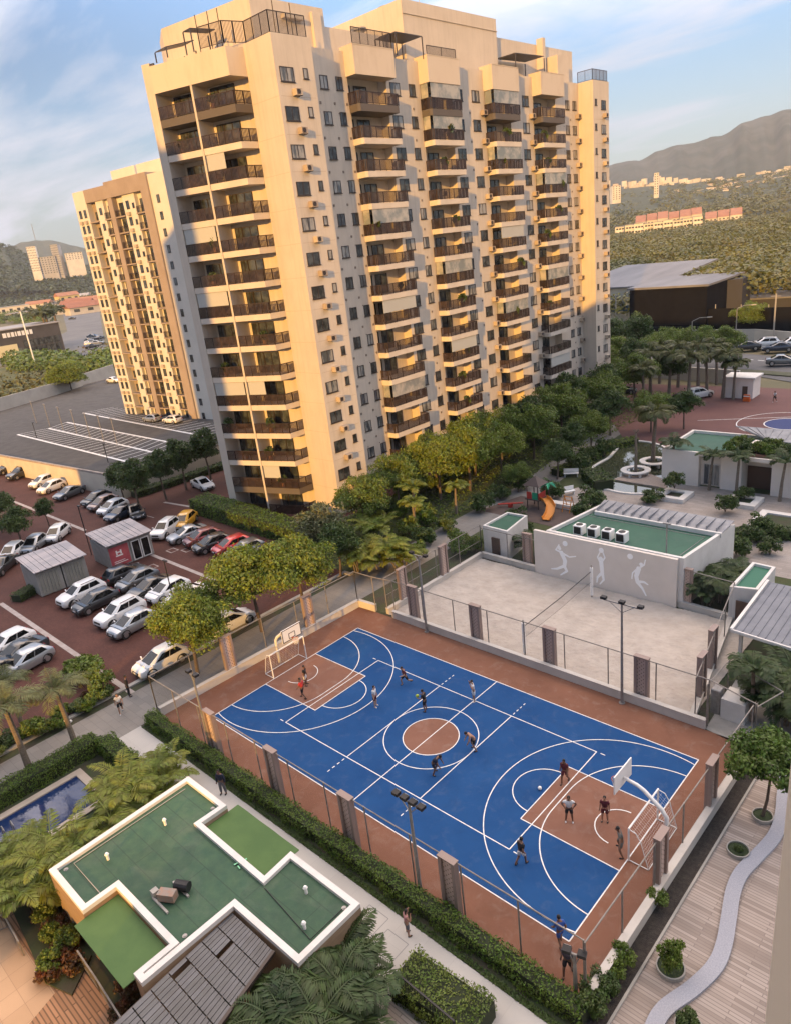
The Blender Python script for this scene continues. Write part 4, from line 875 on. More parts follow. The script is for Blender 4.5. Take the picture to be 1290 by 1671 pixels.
# marks on the pale walk
g=MB()
for c in ((603,1503),(634,1545),(748,1628)):
    q=at(*c); s=.62; ca=0.06
    for a,b in (((-s,-s),(s,-s)),((s,-s),(s,s)),((s,s),(-s,s)),((-s,s),(-s,-s))): g.line((q.x+a[0],q.y+a[1]),(q.x+b[0],q.y+b[1]),.04,0.010+0.0012*(len(g.f)%4))
struct('walk_markings',g,mat('grey_mark',(0.25,0.25,0.25),.8))
q=at(752,1640); t=T('bike_rack','small dark bicycle rack standing on the pale walk behind the hedge','bike rack',(q.x,q.y,0))
m=MB()
for i in range(4): x=q.x-.6+i*.4; m.tube([(x,q.y-.3,0),(x,q.y-.3,.6),(x,q.y+.3,.6),(x,q.y+.3,0)],.025,6)
m.build('hoops',M_black,t); m=MB(); m.bar((q.x-.7,q.y-.3,.03),(q.x+.7,q.y-.3,.03),.05); m.bar((q.x-.7,q.y+.3,.03),(q.x+.7,q.y+.3,.03),.05); m.build('base',M_black,t)
p=at(72,1582,.2); m=MB()
for i in range(5): r=.38-.05*i; m.tube([(p.x+r*math.cos(a)+.05*math.sin(3*a+i),p.y+r*math.sin(a),.16+.02*i+.03*math.sin(2*a+i)) for a in np.linspace(0,2*pi,20)],.022,5,cap=False)
tag(m.build('garden_hose',M_whitecl),'coiled white garden hose lying in the planting bed','hose')
# swimming pool at the left
M_water=mat('pool_water',(0.008,0.020,0.075),0.06,(0.012,0.030,0.10),scale=.6,spec=.6,bump=.15,bscale=2)
g=MB(); g.sheet([(-16.05,-30),(-12.6,-30),(-12.6,-15.9),(-16.05,-15.9)],0.02); struct('pool_water',g,M_water)
g=MB(); g.box((-16.55,-30,-.1),(-16.05,-15.4,.10)); g.box((-12.6,-30,-.1),(-12.1,-15.4,.10)); g.box((-16.05,-15.9,-.1),(-12.6,-15.4,.10)); struct('pool_coping',g,mat('coping',(0.42,0.36,0.30),.8,(0.36,0.31,0.26),scale=1))
q=at(15,1360,.1); t=T('pool_ladder','dark pool ladder rail at the edge of the blue pool','ladder',(q.x,q.y,0)); m=MB()
for d in (-.25,.25): m.tube([(q.x,q.y+d,.1),(q.x,q.y+d,.8),(q.x+.2,q.y+d,.95),(q.x+.5,q.y+d,.8),(q.x+.6,q.y+d,-.1)],.03,6)
m.build('handrail',M_steel,t); m=MB(); m.bar((q.x+.6,q.y-.25,.0),(q.x+.6,q.y+.25,.0),.05); m.build('step',M_steel,t)
# ------------------------------------------------------------------ right-hand deck
M_rdeck=brickmat('grey_plank_deck',(0.235,0.195,0.170),(0.37,0.32,0.285),(0.21,0.175,0.155),1.0,2.1,0.16,0.018,patch=.12,offset=.37)
g=MB(); g.box((16.95,-26,-.2),(25,12,0.02)); struct('wooden_deck',g,M_rdeck)
g=MB(); g.box((16.12,-11,-.1),(16.85,9.4,0.10)); struct('planting_strip',g,mat('dark_mulch',(0.022,0.018,0.016),.95,(0.045,0.038,0.032),scale=6,bump=.8,bscale=20))
g=MB(); g.box((16.85,-11,-.1),(16.95,9.6,0.13)); struct('deck_kerb',g,M_concrete)
sp=[at(*q) for q in ((1300,1240),(1283,1268),(1277,1300),(1274,1335),(1262,1368),(1232,1402),(1208,1428),(1195,1458),(1188,1500),(1180,1545),(1165,1580),(1130,1615),(1085,1648),(1065,1680),(1050,1730))]
def catmull(P,n=6):
    out=[]
    for i in range(len(P)-1):
        p0,p1,p2,p3=P[max(i-1,0)],P[i],P[i+1],P[min(i+2,len(P)-1)]
        for k in range(n):
            t=k/n; out.append(0.5*((2*p1)+(p2-p0)*t+(2*p0-5*p1+4*p2-p3)*t*t+(3*p1-p0-3*p2+p3)*t**3))
    out.append(P[-1]); return out
def ribbon(P,w,z0,z1):
    m=MB(); n=len(P); vs=[]
    for i,p in enumerate(P):
        d=(P[min(i+1,n-1)]-P[max(i-1,0)]); d=Vector((d.x,d.y)).normalized(); a=Vector((-d.y,d.x))*w/2
        for s,z in((-1,z0),(-1,z1),(1,z1),(1,z0)): vs.append((p.x+a.x*s,p.y+a.y*s,z))
    f=[]
    for i in range(n-1):
        for j in range(4): f.append((i*4+j,i*4+(j+1)%4,(i+1)*4+(j+1)%4,(i+1)*4+j))
    f+=[(0,3,2,1),tuple((n-1)*4+j for j in range(4))]; m.add(vs,f); return m
m=ribbon(catmull(sp),.62,0,.16)
struct('winding_path',m,mat('blue_grey_granite',(0.33,0.345,0.395),.7,(0.24,0.25,0.29),scale=18,detail=3,lo=.3,hi=.7))
pl=[(1243,1335,.50,'round flush planter on the wooden deck holding the big leafy tree'),(1203,1391,.52,'round planter on the wooden deck with only a tiny sprout'),(1093,1583,.58,'round planter on the wooden deck holding the bushy shrub'),(1122,1680,.52,'round planter at the very bottom of the wooden deck')]
pp0=None
for x,y,r,l in pl:
    q=at(x,y)
    if pp0 is None:
        pp0=T('round_planter','x','planter'); m=MB()
        n=28; pts=[(math.cos(2*pi*i/n),math.sin(2*pi*i/n)) for i in range(n)]
        vs=[(a,b,0) for a,b in pts]+[(a,b,.22) for a,b in pts]+[(a*.9,b*.9,.22) for a,b in pts]+[(a*.9,b*.9,.12) for a,b in pts]
        m.add(vs,[(k*n+i,k*n+(i+1)%n,(k+1)*n+(i+1)%n,(k+1)*n+i) for k in range(3) for i in range(n)]); m.build('rim',M_concrete,pp0)
        m=MB(); m.cyl((0,0,.03),.9,.11,28); m.build('soil',mat('planter_grass',(0.020,0.035,0.012),.95,(0.035,0.05,0.02),scale=6,bump=.8,bscale=14),pp0); o=pp0
    else: o=copy_tree(pp0)
    o.location=(q.x,q.y,.02); o.scale=(r,r,1); o['label']=l; o['group']='round planters on the wooden deck'
# ------------------------------------------------------------------ club house, pond, paving
g=MB(); g.sheet([(-17.2,38.6),(-8.4,38.6),(-8.4,32.2),(24,32.2),(24,51),(-12,51),(-14.5,46.5)],0.010)
struct('club_paving',g,brickmat('club_paving',(0.27,0.24,0.22),(0.33,0.295,0.27),(0.22,0.20,0.18),1.0,1.4,.35,.015,patch=.12))
pond_px=[(1012,727),(1028,722),(1046,721),(1075,727),(1092,742),(1082,785),(1090,798),(1062,806),(1020,806),(990,800),(974,797),(980,787),(970,778),(966,765),(978,756),(992,748),(1002,737)]
PP=[at(*q) for q in pond_px]; pc=Vector((sum(p.x for p in PP)/len(PP),sum(p.y for p in PP)/len(PP)))
g=MB(); g.sheet([(p.x,p.y) for p in PP],0.05); struct('pond_water',g,mat('pond_water',(0.045,0.052,0.030),0.04,(0.06,0.065,0.04),scale=.4,spec=.8))
cl=PP+[PP[0]]; m=ribbon(catmull([Vector((p.x,p.y,0)) for p in cl],3),.35,0,.16); struct('pond_rim',m,M_white)
g=MB(); pts=[at(*q) for q in ((1000,785),(1040,768),(1082,785),(1090,800),(1060,795),(1042,792))]; g.prism([(p.x,p.y) for p in pts],0.06,.22); struct('pond_island',g,brickmat('island_paving',(0.33,0.27,0.23),(0.36,0.30,0.26),(0.25,0.2,0.17),1,.8,.4,.02))
def ring_bench(px,py,label):
    q=at(px,py,.3); t=T('ring_bench',label,'bench',(q.x,q.y,.1)); m=MB(); n=24; R0,R1=1.05,1.75
    for i in range(n):
        a,b=2*pi*i/n,2*pi*(i+1)/n
        pts=[(q.x+r*math.cos(w),q.y+r*math.sin(w)) for r,w in ((R0,a),(R1,a),(R1,b),(R0,b))]; m.prism(pts,.62,.76)
    m.build('seat',M_white,t)
    for i in range(8): a=2*pi*i/8; m=MB(); m.obox((q.x+1.4*math.cos(a),q.y+1.4*math.sin(a),.40),(.5,.2,.44),a); m.build('leg',M_white,t)
    m=MB(); m.cyl((q.x,q.y,.1),.95,.3,20); m.build('soil',MATS['soil'],t); return q
RB1=ring_bench(1036,772,'white ring bench round a tall bare trunk by the pond'); RB2=ring_bench(1066,757,'white ring bench half hidden behind the other, nearer the club house')
club=T('club_house','low white club house with green roofs behind a row of palms','building',(5,54,0))
M_club=mat('club_white',(0.70,0.645,0.585),.8,(0.76,0.70,0.64),scale=.5)
m=MB(); m.prism([(-7.4,50.6),(-3.2,50.6),(-3.2,51.4),(-.9,51.4),(-.9,50.8),(1.3,50.8),(1.3,52.6),(4.3,52.6),(4.3,50.8),(6.3,50.8),(6.3,51.4),(9,51.4),(9,50.8),(26,50.8),(26,59.4),(-7.4,59.4)],-.1,3.6); m.build('wall',M_club,club)
m=MB(); parapet(m,[(-7.4,50.6),(26,50.6),(26,59.4),(-7.4,59.4)],3.6,.4,.3); m.build('parapet',M_club,club)
m=MB(); m.box((-7.1,50.9,3.61),(25.7,59.1,3.66)); m.build('roof',M_green,club)
m=MB(); m.box((-.9,51.42,0),(1.3,51.44,.1)); 
for x0,x1,y in ((-2.9,-1.1,51.4),(6.5,8.8,51.4)):
    m=MB(); m.box((x0,y-.06,.1),(x1,y+.02,2.6)); w=m.build('window',M_white,club); 
    p_=MB(); k=3
    for i in range(k): a=x0+.08+(x1-x0-.16)*i/k; b=x0+.08+(x1-x0-.16)*(i+1)/k-.06; p_.box((a,y-.09,.2),(b,y-.05,2.5))
    p_.build('pane',M_curtain,w)
m=MB(); m.box((1.4,52.5,0),(4.2,52.6,2.5)); d_=m.build('door',mat('door_brown',(0.09,0.055,0.04),.6),club)
m=MB(); m.add([(2,56.5,4.3),(26,54.5,4.3),(26,59.5,4.8),(-2.5,59.5,4.8),(2,56.5,4.36),(26,54.5,4.36),(26,59.5,4.86),(-2.5,59.5,4.86)],[(0,3,2,1),(4,5,6,7),(0,1,5,4),(1,2,6,5),(2,3,7,6),(3,0,4,7)])
for i in range(30): x=-2+i*.95; m.bar((x+(.0),59.4,4.88),(max(2.0,x),56.5 if x<4 else 55.6,4.40),.05)
m.build('metal_roof',MATS['metal_roof'],club)
t=T('roof_planter','terracotta-edged roof planter on the club house roof full of shrubs','planter',(2.5,53,3.66)); m=MB(); parapet(m,[(-.3,51.6),(5.6,51.6),(6.8,53.6),(4.6,54.6),(-.6,54.4)],3.66,.45,.22); m.build('rim',mat('terracotta',(0.40,0.20,0.13),.8),t); m=MB(); m.prism([(-.1,51.8),(5.5,51.8),(6.5,53.6),(4.5,54.4),(-.4,54.2)],3.66,4.0); m.build('soil',MATS['soil'],t)
m=MB(); m.box((1.4,53.0,3.9),(3.7,54.4,4.9)); m.box((2.0,52.9,4.1),(3.0,53.0,4.7)); tag(m.build('roof_cabinet',M_club),'white stepped cabinet among the shrubs on the club roof','cabinet')
sq=[(1100,812,.1,'square white planter with a clipped round shrub, by the pond'),(1213,822,.1,'square white planter with a spreading plant, before the club house'),(1270,856,.1,'wide white planter slab at the right edge of the paving')]
for x,y,z,l in sq:
    q=at(x,y); t=T('square_planter',l,'planter',(q.x,q.y,0)); s=1.5 if x<1250 else 2.2; m=MB(); parapet(m,[(q.x-s,q.y-s),(q.x+s,q.y-s),(q.x+s,q.y+s),(q.x-s,q.y+s)],0,.45,.7); m.build('rim',M_white,t); m=MB(); m.box((q.x-s+.72,q.y-s+.72,0),(q.x+s-.72,q.y+s-.72,.3)); m.build('soil',MATS['soil'],t)
t=T('low_wall','long low white wall behind the gym roof, beside the pond','wall',(-11,41,0)); m=MB(); m.box((-15.2,38.0,0),(-6.2,38.9,.5)); m.build('wall',M_white,t)
# garden furniture: bench, slide, play hut
def bench(px,py,rz,label):
    q=at(px,py); t=T('garden_bench',label,'bench',(q.x,q.y,0),rz=0); M=Matrix.Translation(q)@Matrix.Rotation(rz,4,'Z')
    def B(name,bx): 
        m=MB()
        for a,b in bx: m.box(a,b)
        m.v=[tuple(M@Vector(v)) for v in m.v]; m.build(name,M_whitecl,t)
    B('seat',[((-.9,-.25,.42),(.9,.25,.5))]); B('backrest',[((-.9,.24,.55),(.9,.3,1.0))]); B('leg',[((-.8,-.2,0),(-.7,.2,.42))]); B('leg',[((.7,-.2,0),(.8,.2,.42))])
bench(931,778,.5,'white garden bench on the paving near the playground'); bench(925,808,1.0,'white garden bench partly hidden by the play palm')
M_or=mat('play_orange',(0.55,0.20,0.02),.45); M_red=mat('play_red',(0.42,0.04,0.03),.45); M_pg=mat('play_green',(0.02,0.28,0.15),.45); M_brn=mat('play_roof',(0.07,0.05,0.045),.7)
q=at(885,840); t=T('play_tower','children\'s play tower with a brown hut roof, red panels and an orange slide','playground',(q.x,q.y,0))
def loc(*L): return [(q.x+a,q.y+b,c) for a,b,c in L]
m=MB()
for a,b in ((-2.6,1.0),(-1.2,1.0),(-2.6,2.4),(-1.2,2.4)): m.tube(loc((a,b,0),(a,b,2.9)),.06,7)
m.build('post',M_brn,t); m=MB(); m.box(loc((-2.8,.8,1.1))[0],loc((-1,2.6,1.2))[0]); m.build('platform',M_brn,t)
m=MB(); m.box(loc((-2.6,.92,1.2))[0],loc((-2.0,.98,2.0))[0]); m.box(loc((-1.16,1.0,1.2))[0],loc((-1.1,2.4,1.9))[0]); m.build('panel',M_red,t)
m=MB(); m.box(loc((-1.9,.92,1.2))[0],loc((-1.25,.98,2.0))[0]); m.build('panel',M_pg,t)
m=MB(); m.add(loc((-2.95,.65,2.8),(-.85,.65,2.8),(-.85,2.75,2.8),(-2.95,2.75,2.8),(-1.9,1.7,3.7)),[(0,1,4),(1,2,4),(2,3,4),(3,0,4),(3,2,1,0)]); m.build('roof',M_brn,t)
m=MB(); P=loc((-.9,1.6,1.25),(-.2,1.3,1.15),(.6,.7,.75),(1.0,-.2,.4),(1.2,-1.0,.22),(1.3,-1.5,.2))
vs=[];n=len(P)
for i,p in enumerate(P):
    p=Vector(p); d=Vector(P[min(i+1,n-1)])-Vector(P[max(i-1,0)]); d.z=0; d.normalize(); a=Vector((-d.y,d.x,0))
    for s,h in((-.45,.28),(-.38,0),(.38,0),(.45,.28),(.5,.28),(.42,-.06),(-.42,-.06),(-.5,.28)): vs.append(p+a*s+Vector((0,0,h)))
m.add(vs,[(i*8+j,i*8+(j+1)%8,(i+1)*8+(j+1)%8,(i+1)*8+j) for i in range(n-1) for j in range(8)]); m.build('slide',M_or,t,smooth=.7)
m=MB(); m.tube(loc((-.7,2.4,0),(-.7,2.4,2.6)),.07,7); m.build('palm_pole',M_brn,t); m=MB()
for i in range(6): a=i*pi/3; m.add(loc((-.7+1.0*math.cos(a),2.4+1.0*math.sin(a),2.35),(-.7+.6*math.cos(a+.35),2.4+.6*math.sin(a+.35),2.75),(-.7,2.4,2.8),(-.7+.6*math.cos(a-.35),2.4+.6*math.sin(a-.35),2.75)),[(0,1,2,3)])
m.build('palm_top',M_pg,t)
t=T('climbing_frame','orange climbing frame with slanted bars next to the slide','playground',(q.x+1.8,q.y+2.2,0)); m=MB()
for a in (.0,.9): m.tube(loc((1.4+a,1.6,0),(1.4+a,2.2,1.7),(1.4+a,2.8,0)),.05,6)
m.build('frame',M_or,t); m=MB()
for z in (.5,.9,1.3,1.65): m.tube(loc((1.4,1.6+.6*z/1.7,z),(2.3,1.6+.6*z/1.7,z)),.04,6)
m.build('rung',M_or,t)
t=T('see_saw','low red see-saw on the dark ground by the play tower','playground',tuple(loc((-4.5,.4,0))[0])); m=MB(); m.bar(loc((-5.8,-.2,.35))[0],loc((-3.2,1.0,.55))[0],.25,.08); m.build('plank',M_red,t); m=MB(); m.box(loc((-4.7,.2,0))[0],loc((-4.3,.6,.45))[0]); m.build('base',M_red,t)
g=MB(); g.prism([p[:2] for p in loc((-7,-2,0),(3.5,-2.5,0),(4.2,4,0),(-5.5,4,0))],0,.015); struct('play_ground',g,mat('rubber',(0.075,0.055,0.05),.9,(0.1,0.07,0.06),scale=1))
# red multi-use court and car lot at the far right
g=MB(); g.sheet([(-16.5,61.5),(20,62),(20,101),(-13,101.5),(-36,100),(-33,84)],0.012); struct('far_court',g,mat('far_red',(0.115,0.050,0.045),.9,(0.135,0.060,0.052),scale=.3,detail=8))
q=at(1285,692); g=MB(); g.sheet([(q.x+2.9*math.cos(2*pi*i/40),q.y+2.9*math.sin(2*pi*i/40)) for i in range(40)],0.017); struct('far_court_circle',g,mat('far_blue',(0.015,0.03,0.13),.8))
g=MB(); g.arc((q.x,q.y),3.0,0,2*pi,.14,0.020); g.arc((q.x,q.y),6.5,pi*.5,pi*1.3,.12,0.020); g.line((-14,78),(14,92),.12,0.0212); struct('far_court_lines',g,M_line)
gh=T('gate_house','small white gate house by the far red court','building',(-12,100,0)); q=at(1203,650); m=MB(); m.box((q.x-2.2,q.y,-.1),(q.x+2.2,q.y+3.5,3.2)); m.build('wall',M_club,gh); m=MB(); m.box((q.x-2.5,q.y-.3,3.2),(q.x+2.5,q.y+3.8,3.45)); m.build('roof',M_white,gh)
m=MB(); m.box((q.x+.6,q.y-.05,0),(q.x+1.4,q.y,2.0)); m.build('door',MATS['door_brown'],gh)
# ------------------------------------------------------------------ vegetation
def leafmat(name,c,c2,sc=0.8,isl=0.38,tr=0.3): return mat(name,c,0.55,c2,scale=sc,island=isl,trans=tr,detail=3)
L_gold=leafmat('leaf_sunlit_yellow',(0.125,0.180,0.018),(0.190,0.225,0.025))  # brighter, yellower leaf for sunlit trees: sunlight put into the colour
L_mid=leafmat('leaf_mid_green',(0.090,0.145,0.020),(0.150,0.195,0.026))
L_dark=leafmat('leaf_deep_green',(0.042,0.080,0.018),(0.075,0.115,0.022))
L_pale=leafmat('leaf_pale',(0.15,0.155,0.08),(0.10,0.125,0.045))
L_hedge=leafmat('leaf_hedge',(0.060,0.115,0.010),(0.105,0.165,0.014),sc=1.2)
L_red=leafmat('leaf_red',(0.16,0.045,0.015),(0.07,0.065,0.02),sc=2)
L_palm=leafmat('palm_leaf',(0.110,0.160,0.018),(0.190,0.210,0.025),sc=.5,isl=.3)  # yellowish fronds for palms in sun, the sunlight given by their colour
L_palmd=leafmat('palm_leaf_dark',(0.032,0.064,0.018),(0.058,0.092,0.022),sc=.5,isl=.3)
M_bark=mat('bark',(0.13,0.10,0.075),0.9,(0.085,0.065,0.05),scale=4,bump=.4,bscale=14,stretch=(1,1,.3))
M_palmtrunk=mat('palm_trunk',(0.22,0.18,0.14),0.9,(0.13,0.105,0.08),scale=6,bump=.5,bscale=10,stretch=(.4,.4,3))
def leaf_quads(rs,P,N,size,jit=.9,asp=.55,top=0.35):
    n=len(P); D=N+rs.randn(n,3)*jit+np.array([0,0,top]); D/=np.linalg.norm(D,axis=1,keepdims=True)
    A=np.cross(D,rs.randn(n,3)); A/=np.linalg.norm(A,axis=1,keepdims=True); B=np.cross(D,A)
    s=(size*(0.6+0.8*rs.rand(n)))[:,None]; A=A*s; B=B*s*asp
    return np.stack([P-A,P-B*.9+A*.1,P+A,P+B*.9+A*.1],1)
def crown_quads(rs,rx,ry,rz,ncl,lpc,size,cr=(.26,.46),cut=-.55):
    out=[]; c=[]
    while len(c)<ncl:
        p=rs.uniform(-1,1,3); r=np.linalg.norm(p)
        if r>1 or r<.35 or p[2]<cut: continue
        c.append(p*(.78+.12*rs.rand()))
    for p in c:
        k=rs.uniform(*cr); n=int(lpc*(.6+.8*rs.rand())); d=rs.randn(n,3); d/=np.linalg.norm(d,axis=1,keepdims=True)
        d[:,2]=np.where(d[:,2]<-.3,-d[:,2]*.6,d[:,2])
        q=(p+d*k*(.55+.5*rs.rand(n,1)))*np.array([rx,ry,rz]); out.append(leaf_quads(rs,q,d,size))
    return np.concatenate(out)
def quads_mesh(name,Q,mats,mi=None):
    V=Q.reshape(-1,3); F=np.arange(len(V)).reshape(-1,4); return npmesh(name,V,F,mats,mi)
def tree_proto(seed,h,r,rz,leaf,ncl=34,lpc=110,size=.2,trunk_r=.13,bare=.0,bark=None):
    rs=np.random.RandomState(seed); t=T('tree','x','tree'); m=MB(); zc=h-rz*.85; top=Vector((rs.uniform(-.2,.2),rs.uniform(-.2,.2),max(zc-rz*.55,h*.25)))
    m.tube([(0,0,0),top*.5+Vector((rs.uniform(-.08,.08),.05,0)),top],[trunk_r*1.25,trunk_r,trunk_r*.8],8)
    for i in range(7):
        a=2*pi*i/7+rs.uniform(-.3,.3); e=Vector((math.cos(a)*r*.72,math.sin(a)*r*.72,zc+rz*rs.uniform(-.15,.55))); mid=top.lerp(e,.5)+Vector((0,0,-.12*r)); m.tube([top,mid,e],[trunk_r*.55,trunk_r*.34,.02],5)
    m.build('trunk',bark or M_bark,t)
    Q=crown_quads(rs,r,r,rz,ncl,lpc,size)+np.array([0,0,zc]); link_mesh('crown',quads_mesh('crown',Q,leaf),t); return t
PROTO={}
def proto(key,fn):
    if key not in PROTO: PROTO[key]=[fn(),False]
    p=PROTO[key]
    if not p[1]: p[1]=True; return p[0]
    return copy_tree(p[0])
def put(key,fn,x,y,label,z=0,s=1,sz=None,group=None,cat='tree',name=None):
    o=proto(key,fn); o.location=(x,y,z); o.rotation_euler=(0,0,rr.uniform(0,6.28)); o.scale=(s,s,sz or s); o['label']=label; o['category']=cat; o['kind']='thing'
    if group: o['group']=group
    elif 'group' in o: del o['group']
    if name: o.name=name
    return o
TREES={
 'gold_a':lambda:tree_proto(1,6.2,3.0,2.3,L_gold,46,340,.115),
 'gold_b':lambda:tree_proto(2,6.6,3.4,2.4,L_gold,50,340,.115),
 'mid_a':lambda:tree_proto(3,6.5,3.1,2.5,L_mid,48,280,.13),
 'mid_b':lambda:tree_proto(4,7.0,3.4,2.8,L_mid,52,280,.135),
 'dark_a':lambda:tree_proto(5,6.0,2.7,2.2,L_dark,40,220,.15),
 'dark_b':lambda:tree_proto(6,7.0,2.3,2.6,L_dark,38,220,.15),
 'pale':lambda:tree_proto(7,6.5,3.0,2.2,L_pale,46,60,.17),
 'young':lambda:tree_proto(8,5.2,2.15,1.8,leafmat('leaf_fresh',(0.065,0.125,0.018),(0.105,0.160,0.022)),40,240,.115,.08),
}
def tree(kind,x,y,label,s=1,group=None,z=0): return put(kind,TREES[kind],x,y,label,s=s,group=group,z=z)
GF='trees along the front of the big tower'
tree('gold_a',-19.7,-4.6,'small golden-green tree between the paver lot and the court fence, above the left goal',1.0)
tree('mid_a',-22.6,-2.0,'mid green tree right behind the small golden one, over the white hatchback',.85)
tree('gold_b',-20.6,2.3,'sunlit golden-green street tree behind the left backboard, beside the white car',1.1)
tree('gold_a',-20.2,6.6,'sunlit golden-green street tree nearest the left corner of the court',1.05)
tree('pale',-26.5,15.0,'pale greyish tree in front of the foot of the big tower corner',.95)
tree('dark_a',-22.6,13.3,'deep green tree between the pale tree and the feathery palm clump',.85)
tree('mid_b',-28.5,22.5,'mid green tree against the tower foot, behind the palms',.9,GF)
for i,(k,x,y,s) in enumerate((('mid_b',-29.5,29.5,.95),('gold_b',-27.6,34.5,1.12),('mid_a',-30.5,37.5,1.05),('gold_a',-26.2,38.5,1.2),('mid_b',-29.2,43.5,1.15),('gold_b',-26.0,45.0,.95),('mid_a',-29.5,50.0,1.15),('mid_b',-26.0,52.5,1.05),('dark_a',-29.0,57.0,1.15),('mid_b',-27.5,62.5,1.15),('dark_b',-29.5,68.0,1.15),('mid_a',-27.0,73.0,1.15),('dark_a',-29.5,79.0,1.2),('mid_b',-27.5,86,1.15),('dark_a',-22.0,66.5,1.0),('mid_a',-20.5,58.0,.85),('dark_b',-19.5,51.5,.8),('dark_a',-18.8,46.5,.8),('mid_a',-20.6,40.6,.55),('dark_a',-24.5,92.0,1.2),('dark_b',-33,97,1.2),('mid_b',-38,101,1.2),('mid_a',-17.5,70,.9),('dark_a',-14.0,73,.85))):
    tree(k,x,y,{'g':'golden-green leafy tree in the row along the tower front','m':'mid green leafy tree in the row along the tower front','d':'deep green tree toward the shaded far end of the tower front'}[k[0]],s,GF)
tree('young',18.06,4.75,'bushy bright green young tree in a round planter on the right-hand deck',.92,z=.1)
p=at(40,893); tree('dark_a',p.x,p.y,'dark round tree over the white cars at the left edge',.8); p=at(82,862); tree('dark_b',p.x,p.y,'dark tree behind the containers, right of the round one',.55); p=at(5,880); tree('dark_a',p.x-3,p.y+1,'dark tree cut by the left picture edge above the parked cars',.9)
for i,(px,py,s) in enumerate(((232,838,1.0),(272,815,.95),(305,800,1.0),(345,785,1.05),(205,822,.8))):
    p=at(px,py); tree('dark_b',p.x,p.y,'slender dark tree along the raised car park wall',s,'slender trees along the car park wall')
p=at(118,640,2.5); tree('gold_b',p.x,p.y,'lone broad tree on the dry grass beyond the raised car park',1.5)
# --- palms
def frond(rs,L,droop,mi=0,nl=20,lw=.045,ll=.62):
    """local: grows along +x from origin; returns quads"""
    out=[]; pts=[]; n=9; ang=rs.uniform(.75,1.15); p=np.zeros(3); seg=L/n
    for i in range(n+1):
        pts.append(p.copy()); p=p+np.array([math.cos(ang),0,math.sin(ang)])*seg; ang-=droop/n*(.6+1.0*i/n)
    pts=np.array(pts)
    def P(t): f=t*n; i=min(int(f),n-1); return pts[i]+(pts[i+1]-pts[i])*(f-i),(pts[i+1]-pts[i])/seg
    for i in range(n):
        w0=.03*(1-i/n)+.008; w1=.03*(1-(i+1)/n)+.008; a,b=pts[i],pts[i+1]; y=np.array([0,1,0]); out.append([a-y*w0,b-y*w1,b+y*w1,a+y*w0])
    for k in range(nl):
        t=.14+.86*(k+.5)/nl; q,d=P(min(t,.999)); l=ll*(math.sin(pi*min(1,(t*.85+.16)))**.7)*(.85+.3*rs.rand())
        for s in(-1,1):
            nrm=np.array([-d[2],0,d[0]]); dr=d*.55+np.array([0,s,0])*.8-np.array([0,0,1])*(.18+.25*rs.rand())+nrm*.15; dr/=np.linalg.norm(dr)
            w=np.cross(dr,nrm); w/=np.linalg.norm(w)+1e-9; w*=lw; e=q+dr*l-np.array([0,0,.16*l]); mid=q+dr*l*.5
            out.append([q,mid-w,e,mid+w])
    return np.array(out)
def rotz(Q,a):
    c,s=math.cos(a),math.sin(a); R=np.array([[c,-s,0],[s,c,0],[0,0,1]]); return Q@R.T
def palm_proto(seed,h,L,nf,leaf,single=True,nst=1,lean=.25,droop=2.0,ll=.6,lw=.06,tr=.13):
    rs=np.random.RandomState(seed); t=T('palm_tree','x','palm'); Qs=[]
    for st in range(nst):
        a0=rs.uniform(0,2*pi); base=Vector((0,0,0)) if nst==1 else Vector((math.cos(a0),math.sin(a0),0))*rs.uniform(.1,.5); hh=h*(1 if nst==1 else rs.uniform(.45,1)); ln=lean*rs.uniform(.5,1.2)*(1 if nst==1 else 2.0)
        top=base+Vector((math.cos(a0)*ln,math.sin(a0)*ln,hh)); m=MB(); m.tube([base,base.lerp(top,.5)-Vector((math.cos(a0),math.sin(a0),0))*ln*.2,top],[tr*1.3,tr,tr*.8] if nst==1 else [.06,.05,.04],8); m.build('trunk',M_palmtrunk,t)
        for i in range(nf):
            q=frond(rs,L*rs.uniform(.8,1.1),droop*rs.uniform(.75,1.25),ll=ll,lw=lw); q=rotz(q,2*pi*i/nf*1.618+rs.uniform(-.3,.3)); Qs.append(q+np.array(top))
        if nst==1:
            for i in range(5): q=frond(rs,L*.8,.8,ll=ll*.8,lw=lw); q=rotz(q,rs.uniform(0,6.28)); q[...,0]*=.45; q[...,1]*=.45; q[...,2]*=1.1; Qs.append(q+np.array(top))
    link_mesh('crown',quads_mesh('crown',np.concatenate(Qs),leaf),t); return t
PALMS={'tall':lambda:palm_proto(21,4.6,2.9,20,leafmat('palm_leaf_silver',(0.10,0.125,0.045),(0.17,0.175,0.06),sc=.5,isl=.3),droop=2.5,ll=.8,lw=.035,tr=.17),'mid':lambda:palm_proto(22,3.2,1.9,12,L_palm,droop=2.1,ll=.6),
 'areca':lambda:palm_proto(23,1.7,2.3,6,L_palm,nst=6,droop=1.9,ll=.55,lw=.052),'areca_b':lambda:palm_proto(24,1.3,2.2,6,L_palm,nst=5,droop=2.0,ll=.52,lw=.052),
 'dark':lambda:palm_proto(25,3.4,2.0,12,L_palmd,droop=2.1,ll=.65,lw=.065),'areca_dark':lambda:palm_proto(26,2.0,2.2,7,L_palmd,nst=7,droop=1.9,ll=.58,lw=.05),
 'fan':lambda:palm_proto(27,5.6,2.9,26,leafmat('palm_leaf_olive',(0.055,0.075,0.018),(0.095,0.105,0.026)),droop=2.3,ll=.85,lw=.075,tr=.2)}
def palm(kind,x,y,label,s=1,group=None,z=0): return put(kind,PALMS[kind],x,y,label,s=s,group=group,z=z,cat='palm')
